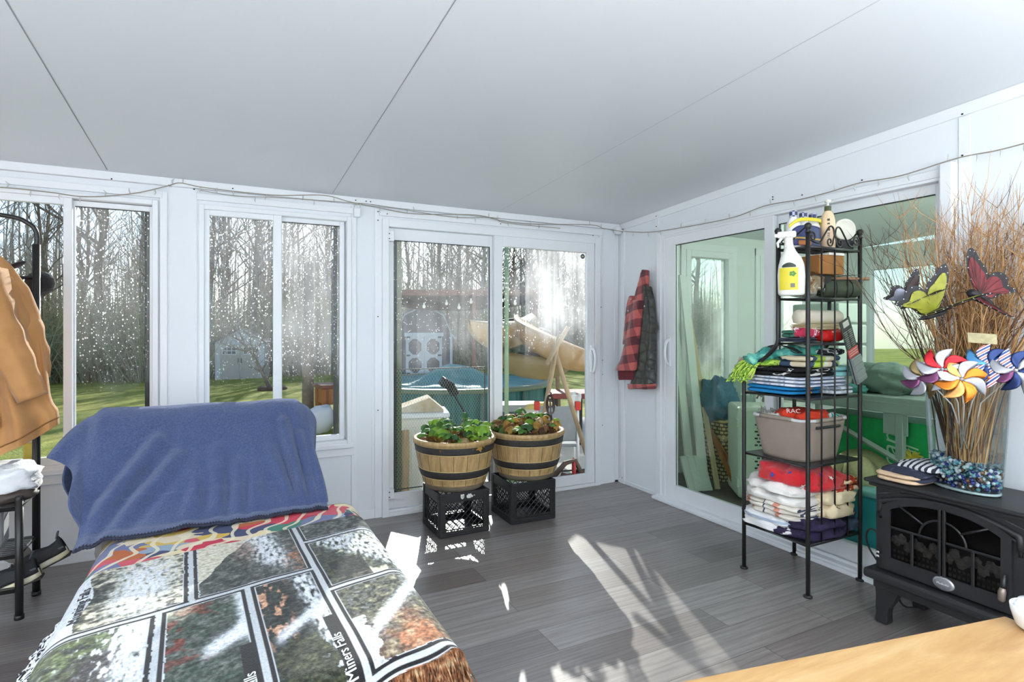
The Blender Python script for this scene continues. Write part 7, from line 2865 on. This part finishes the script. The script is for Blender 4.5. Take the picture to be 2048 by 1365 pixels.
redf, purf, oraf, golf, bluf, navf, tanf, whf = foil('red_foil', (176, 34, 42)), foil('plum_foil', (110, 62, 96)), foil('orange_foil', (206, 120, 40)), foil('amber_foil', (196, 146, 84)), foil('sky_blue_foil', (80, 140, 186)), foil('navy_foil', (40, 54, 96)), foil('olive_brown_foil', (120, 104, 70)), foil('white_foil', (220, 220, 222), .3, .3)
k = NT('flag_stripes')
v = k.obj((1, 1, 1))
sx = k.n('SeparateXYZ')
k.l(v, sx.inputs[0])
st = k.math('FRACT', k.math('MULTIPLY', k.math('ADD', sx.outputs[2], sx.outputs[1]), 42))
k.l(k.ramp(st, [(0, lin((36, 66, 140))), (.34, lin((226, 230, 236))), (.56, lin((198, 50, 56))), (.74, lin((226, 230, 236)))], 'CONSTANT'), k.b.inputs['Base Color'])
k.b.inputs['Roughness'].default_value = .3
flg = k.m
EYE = Vector((0, 0, 1.309))
pinwheel(cw(2.08, 1884, 740), EYE + Vector((.3, .1, .3)), .076, [redf, silv, redf, silv, purf, silv], 'red and silver foil pinwheel above the left rim of the vase', ph=.4)
pinwheel(cw(2.14, 1848, 756), EYE + Vector((-.4, .6, 0)), .072, [purf, silv, tanf, silv], 'plum, olive and silver pinwheel at the far left of the vase', ph=.2)
pinwheel(cw(2.04, 1922, 760), EYE + Vector((.2, -.2, .4)), .076, [oraf, silv, golf, whf, oraf, golf], 'orange and silver pinwheel over the front rim of the vase', ph=.1)
pinwheel(cw(2.02, 1976, 732), EYE + Vector((.6, .2, .5)), .074, [navf, flg, bluf, flg], 'navy and sky blue flag striped pinwheel above the right rim of the vase', ph=.7)
pinwheel(cw(1.96, 2032, 742), EYE + Vector((.2, .2, .2)), .072, [silv, navf, flg, silv, purf, navf], 'silver and navy pinwheel at the right edge beside the vase', ph=.25)

# ================================================================== wooden table corner in the foreground
k = NT('pale_pine_top')
v = k.obj((2.5, 16, 2.5), (0, 0, .18))
g = k.noise(v, 1.3, 6, .6, .4)
c = k.ramp(g, [(.3, lin((160, 118, 70))), (.55, lin((186, 148, 98))), (.75, lin((204, 172, 126)))])
k.l(c, k.b.inputs['Base Color'])
k.b.inputs['Roughness'].default_value = .32
tb = thing('wooden_table', 'pale pine table whose corner reaches into the bottom right of the view', 'table', (1.0, .3, 0))
TM = Matrix.Translation((1.386, .564, 0)) @ Matrix.Rotation(-.181, 4, 'Z')
MB().rbox(-.95, 0, -.75, 0, .715, .74, .004, M=TM, seg=3).build('tabletop', k.m, tb)
MB().rbox(-.90, -.05, -.70, -.05, .63, .715, .003, M=TM).build('apron', k.m, tb)
for x in (-.91, -.06):
    for y in (-.71, -.06):
        MB().rbox(x - .03, x + .03, y - .03, y + .03, 0, .716, .004, M=TM).build('leg', k.m, tb)
q = Vector((1.374, .507, .7405))
mg = thing('white_dish', 'small white dish standing near the corner of the pine table', 'dish', q)
MB().lathe([(0, 0), (.028, 0), (.034, .006), (.041, .03), (.0425, .042), (.040, .043), (.037, .03), (.03, .01), (0, .008)], 40, q).build('bowl', mat('white_glazed_dish', (244, 246, 248), .15), mg)
MB().lathe([(0, .035), (.03, .036), (.036, .040), (.03, .052), (.01, .058), (0, .058)], 32, q).build('lid', mat('white_glazed_dish', (244, 246, 248), .15), mg)
# ================================================================== adjoining porch behind the right sliding door
AX0, AX1 = XB + .09, 6.2
mb = MB().box(AX0 - .08, AX1 + .1, -.6, YA + .02, -.06, 0)
adf = mat('brown_plank_porch_floor', (98, 88, 82), .5, var=.2, vs=4, vstretch=(1, 9, 1))
struct(mb, 'floor_porch', adf)
cl = mat('porch_white_panel', (224, 230, 228), .5, var=.02)
mb = MB()
mb.add([(AX0, -.6, cz(-.6)), (AX1 + .1, -.6, cz(-.6)), (AX1 + .1, YA + .1, cz(YA + .1)), (AX0, YA + .1, cz(YA + .1)), (AX0, -.6, cz(-.6) + .1), (AX1 + .1, -.6, cz(-.6) + .1), (AX1 + .1, YA + .4, cz(YA + .4) + .1), (AX0, YA + .4, cz(YA + .4) + .1)],
       [(0, 1, 2, 3), (4, 7, 6, 5), (0, 4, 5, 1), (1, 5, 6, 2), (2, 6, 7, 3), (3, 7, 4, 0)])
struct(mb, 'ceiling_porch', ceilm)
mb = MB()
for x0, x1, z0, z1 in ((AX0, 3.80, 0, 2.209), (3.80, 4.40, 0, .60), (3.80, 4.40, 2.05, 2.209), (4.40, 4.78, 0, 2.209), (4.78, 5.6, 0, .6), (4.78, 5.6, 2.05, 2.209), (5.6, AX1, 0, 2.209)):
    mb.box(x0, x1, YA, YA + .11, z0, z1)
struct(mb, 'wall_porch_front', cl)
mb = MB()
mb.box(AX1, AX1 + .1, -.6, 2.2, 0, cz(-.6))
mb.box(AX1, AX1 + .1, 2.2, 3.75, 0, .65)
mb.box(AX1, AX1 + .1, 2.2, 3.75, 2.0, 2.2)
mb.box(AX1, AX1 + .1, 3.75, YA + .1, 0, 2.2)
mb.box(AX0, AX1, -.7, -.6, 0, cz(-.6))
struct(mb, 'wall_porch_side', cl)
for nm, x0, x1 in (('window_3', 3.80, 4.40), ('window_4', 4.78, 5.6)):
    w_ = thing(nm, None, None, (x0, YA, .6))
    w_['kind'] = 'structure'
    mb = MB()
    ring(mb, x0, x1, .6, 2.05, .06, YA - .02, YA + .08, .004)
    mb.rbox(x0 - .06, x1 + .06, YA - .02, YA - .001, .52, .6, .003)
    mb.rbox(x0 - .06, x0, YA - .015, YA - .001, .52, 2.12, .003)
    mb.rbox(x1, x1 + .06, YA - .015, YA - .001, .52, 2.12, .003)
    mb.rbox(x0 - .06, x1 + .06, YA - .016, YA - .001, 2.05, 2.12, .003)
    mb.build('window_frame', white, w_)
    pane('pane', dusty, w_, (x0 + .06, YA + .03, .66), (x1 - .06, YA + .03, 1.99))
w_ = thing('window_5', None, None, (AX1, 3, .65))
w_['kind'] = 'structure'
mb = MB()
for y0 in (2.2, 2.97):
    yring(mb, y0, y0 + .78, .65, 2.0, .05, .05, .05, .05, AX1 - .01, AX1 + .07)
mb.build('window_frame', white, w_)
mb = MB()
mb.add([(AX1 + .03, 2.24, .69), (AX1 + .03, 3.71, .69), (AX1 + .03, 3.71, 1.96), (AX1 + .03, 2.24, 1.96)], [(0, 1, 2, 3)])
mb.build('pane', clear, w_)

pb = mat('pale_painted_board', (226, 232, 226), .6, var=.03)


def plank(a, b, w, t, m, lb, name='white_board', cat='board', grp=None, up=(0, -1, 0)):
    a, b = Vector(a), Vector(b)
    y = (b - a).normalized()
    x = y.cross(Vector(up)).normalized()
    M = frame(a, x, y)
    o = MB().rbox(-w / 2, w / 2, 0, (b - a).length, -t / 2, t / 2, .002, M=M).build(name, m)
    return tag(o, lb, cat, grp)


plank((3.50, 3.42, .012), (3.72, 3.90, 1.80), .09, .02, pb, 'longest white board leaning in the porch behind the left door panel')
plank((3.40, 3.46, .012), (3.60, 3.915, 1.62), .08, .02, pb, 'shorter white board leaning leftmost in the porch corner')
plank((3.58, 3.36, .012), (3.79, 3.885, 1.40), .045, .02, mat('raw_pine_strip', (206, 186, 150), .7), 'narrow raw pine strip leaning beside the white boards in the porch', 'pine_strip')
for i in range(3):
    plank((3.36 + .055 * i, 3.40 - .02 * i, .012), (3.375 + .055 * i, 3.52 - .02 * i, .27), .10, .018, pb, ('pale square panel leaning foremost at the foot of the white boards', 'pale square panel leaning between two others under the white boards', 'pale square panel leaning rearmost at the foot of the white boards')[i], 'panel', 'panel')
plank((3.66, 3.22, .01), (3.70, 3.60, .52), .03, .03, mat('orange_brown_stick', (160, 104, 62), .7), 'orange brown wooden stake leaning before the wicker hamper', 'wooden_stake', 'stake')
plank((3.74, 3.20, .01), (3.735, 3.58, .44), .025, .025, mat('orange_brown_stick', (160, 104, 62), .7), 'short brown stake crossing the longer one before the hamper', 'wooden_stake', 'stake')
# wicker hamper
hp = thing('wicker_hamper', 'tapered pale wicker hamper standing in the porch', 'basket', (3.90, 3.60, 0))
k = NT('pale_wicker')
ck = k.n('TexBrick', i_Scale=1, i_Brick_Width=.05, i_Row_Height=.032, i_Mortar_Size=.006)
ck.inputs['Color1'].default_value = lin((222, 206, 164))
ck.inputs['Color2'].default_value = lin((196, 178, 136))
ck.inputs['Mortar'].default_value = lin((96, 82, 62))
sp_ = k.n('SeparateXYZ')
k.l(k.obj(), sp_.inputs[0])
cbn = k.n('CombineXYZ')
k.l(k.math('ADD', sp_.outputs[0], k.math('MULTIPLY', sp_.outputs[1], -1)), cbn.inputs[0])
k.l(sp_.outputs[2], cbn.inputs[1])
k.l(cbn.outputs[0], ck.inputs['Vector'])
k.l(ck.outputs[0], k.b.inputs['Base Color'])
k.b.inputs['Roughness'].default_value = .7
k.bump(ck.outputs['Fac'], -.6, .01)
mb = MB()
mb.grid(lambda u, v: Vector((3.90 + lerp(.10, .135, v) * sg(math.cos(2 * PI * u), .35), 3.60 + lerp(.10, .135, v) * sg(math.sin(2 * PI * u), .35), .53 * v)), 60, 12, wrap=True)
mb.build('body', k.m, hp)
mb = MB()
mb.tube([Vector((3.90 + .14 * sg(math.cos(2 * PI * i / 40), .35), 3.60 + .14 * sg(math.sin(2 * PI * i / 40), .35), .53)) for i in range(40)], .014, 8, closed=True)
mb.rbox(3.765, 4.035, 3.465, 3.735, .38, .40, .004)
mb.build('rim', mat('straw_rim', (214, 194, 146), .7), hp)


def sack(lb, name, c, r, m, seed, amp=.25, e=.75, cat='bag'):
    o = MB().blob(c, r, n=36, m=22, amp=amp, fr=2.4, e=e, seed=seed).build(name, m)
    return tag(o, lb, cat)


sack('dusty blue jacket heaped on the left of the wicker hamper', 'blue_jacket', (3.80, 3.56, .70), (.15, .13, .19), mat('dusty_blue_cloth', (70, 112, 136), .8, var=.15, vs=5, bump=.4, bs=16, bd=.03), 3, .3, cat='jacket')
g_ = sack('grey green paper sack with white letters on the wicker hamper', 'paper_sack', (4.0, 3.50, .74), (.13, .10, .20), mat('grey_green_sack', (140, 160, 156), .7, var=.08, vs=5, bump=.3, bs=14, bd=.03), 5, .22)
text_mb('SIBI', .055, frame((3.905, 3.425, .76), (.80, -.50, -.10), (.02, .05, 1)), .002).build('lettering', wpl, g_)
sack('dusty pink floral bag at the top right of the hamper heap', 'pink_bag', (4.12, 3.52, .88), (.13, .10, .18), blotch('pink_floral', [(0, lin((206, 166, 166))), (.5, lin((222, 206, 200))), (.62, lin((190, 140, 136)))], 9), 8, .3)
sack('clear crumpled plastic bag behind the pet carrier', 'clear_bag', (4.35, 3.35, .78), (.16, .14, .22), mat('milky_plastic', (226, 226, 220), .4, var=.05), 9, .3)
sack('dark red bag on the porch floor behind the hamper', 'red_bag', (4.10, 3.42, .24), (.10, .09, .24), mat('dark_red_cloth', (112, 52, 60), .8), 11, .2)
# pet carrier
PM = Matrix.Translation((3.52, 3.10, 0)) @ Matrix.Rotation(-.62, 4, 'Z')
pc = thing('pet_carrier', 'pale plastic pet carrier with rows of slots standing behind the door glass', 'pet carrier', (3.7, 2.9, 0))
pm_ = mat('pale_sage_plastic', (222, 230, 220), .5, var=.03)
MB().rbox(0, .55, 0, .38, .01, .715, .03, M=PM, seg=3).build('shell', pm_, pc)
mb = MB()
for z0, rows in ((.14, 9), (.42, 8)):
    for j in range(rows):
        for i in range(12):
            x = .12 + .033 * i + (.0165 if j % 2 else 0)
            mb.rbox(x, x + .022, -.0035, .002, z0 + .026 * j, z0 + .026 * j + .013, .0012, M=PM @ Matrix.Rotation(0, 4, 'Y'))
sl2 = mb.build('vent_slots', mat('dark_slot', (70, 78, 74), .8), pc)
sl2['kind'] = 'stuff'
MB().rbox(-.012, .012, -.012, .05, .10, .17, .004, M=PM).rbox(-.012, .012, -.012, .05, .56, .62, .004, M=PM).build('latch', pm_, pc)
# grey folding work table with things on it
wt2 = thing('metal_work_table', 'grey metal table with diagonal brace standing in the porch', 'table', (3.6, 1.9, 0))
al = mat('dull_aluminium', (176, 186, 180), .45, metal=.35, var=.06)
MB().rbox(3.34, 3.95, 1.55, 2.75, .895, .93, .006).rbox(3.335, 3.36, 1.55, 2.75, .84, .90, .003).build('tabletop', al, wt2)
for x, y in ((3.36, 1.84), (3.9, 1.6), (3.36, 2.70), (3.9, 2.70)):
    MB().rbox(x - .018, x + .018, y - .02, y + .02, 0, .90, .003).build('leg', al, wt2)
MB().tube([(3.352, 2.35, .79), (3.352, 1.80, .56)], .017, 4).build('brace', al, wt2)
MB().rbox(3.35, 3.36, 1.80, 1.93, .72, .86, .002).build('gusset', al, wt2)
gb = thing('green_carton', 'tall green carton with white sideways letters under the metal table', 'carton', (3.6, 1.9, 0))
MB().rbox(3.44, 3.70, 1.56, 2.40, .02, .785, .004).build('carton_body', mat('bright_green_carton', (30, 170, 96), .5, var=.08, vs=30), gb)
gl2 = mat('pale_green_print', (206, 228, 212), .5)
FG = frame((3.4385, 0, 0), (0, -1, 0), (0, 0, 1))
text_mb('man', .145, FG @ Matrix.Translation((-1.895, .47, 0)) @ Matrix.Rotation(PI / 2, 4, 'Z'), .001, shear=.2, sx=1.0).build('lettering', gl2, gb)
text_mb('ensill', .095, FG @ Matrix.Translation((-1.79, .46, 0)) @ Matrix.Rotation(PI / 2, 4, 'Z'), .001, shear=.2).build('lettering', gl2, gb)
sack('grey green folded tarpaulin heaped on the metal table', 'tarpaulin', (3.56, 2.02, 1.01), (.14, .20, .09), mat('grey_green_tarp', (128, 146, 136), .7, var=.15, vs=6, bump=.4, bs=14, bd=.02), 21, .35, .8, 'tarpaulin')
sack('white shirt lying at the left end of the tarpaulin heap', 'white_shirt', (3.52, 2.20, 1.0), (.09, .11, .07), mat('white_cotton', (228, 232, 230), .9), 22, .35, .8, 'shirt')
sack('teal cloth scrap hanging over the front of the metal table', 'teal_cloth', (3.40, 2.12, .95), (.03, .07, .03), mat('teal_scrap', (92, 172, 162), .9), 23, .3, .8, 'cloth')
dw = thing('plastic_drawers', 'stack of translucent plastic drawers on the metal table', 'drawers', (3.7, 2.5, .93))
dpl = mat('milky_drawer', (206, 214, 208), .3, var=.04)
for i in range(4):
    d_ = MB().rbox(3.55, 3.85, 2.32, 2.66, .935 + .14 * i, 1.065 + .14 * i, .012).build('drawer', dpl, dw)
    MB().rbox(3.53, 3.555, 2.44, 2.54, .985 + .14 * i, 1.01 + .14 * i, .004).build('handle', al, d_)
# teal storage bin, straw hat, yellow feather
tl_ = thing('teal_bin', 'teal plastic storage bin on the porch floor by the etagere', 'storage box', (3.45, 2.0, 0))
MB().rbox(3.20, 3.42, 1.56, 2.20, .01, .38, .02, seg=3).build('body', mat('teal_plastic', (64, 178, 196), .4), tl_)
MB().rbox(3.185, 3.43, 1.545, 2.215, .375, .41, .012).build('lid', mat('pale_teal_lid', (150, 212, 222), .35), tl_)
mb = MB()
mb.lathe([(0, .10), (.05, .10), (.075, .085), (.085, .02), (.10, .005), (.16, .0), (.165, .004), (.10, .012)], 40, M=Matrix.Translation((3.34, 2.05, .46)) @ Matrix.Rotation(-.9, 4, 'Y') @ Matrix.Rotation(.3, 4, 'X'))
tag(mb.build('straw_hat', mat('natural_straw', (222, 204, 160), .8, var=.1, vs=60, bump=.4, bs=120)), 'natural straw hat propped on the teal storage bin', 'hat')
mb = MB()
Rf2 = random.Random(3)
for i in range(70):
    p = Vector((3.395, 1.80, .60))
    e = Vector((Rf2.uniform(-.3, .2), Rf2.uniform(-1, 1), Rf2.uniform(-.6, 1))).normalized() * Rf2.uniform(.03, .065)
    mb.tube([p, p + e * .6, p + e + Vector((0, 0, -.005))], [.004, .003, .0008], 4)
tag(mb.build('yellow_feather_tuft', mat('yellow_feather', (232, 206, 84), .8)), 'yellow feather tuft in front of the green carton', 'feather')
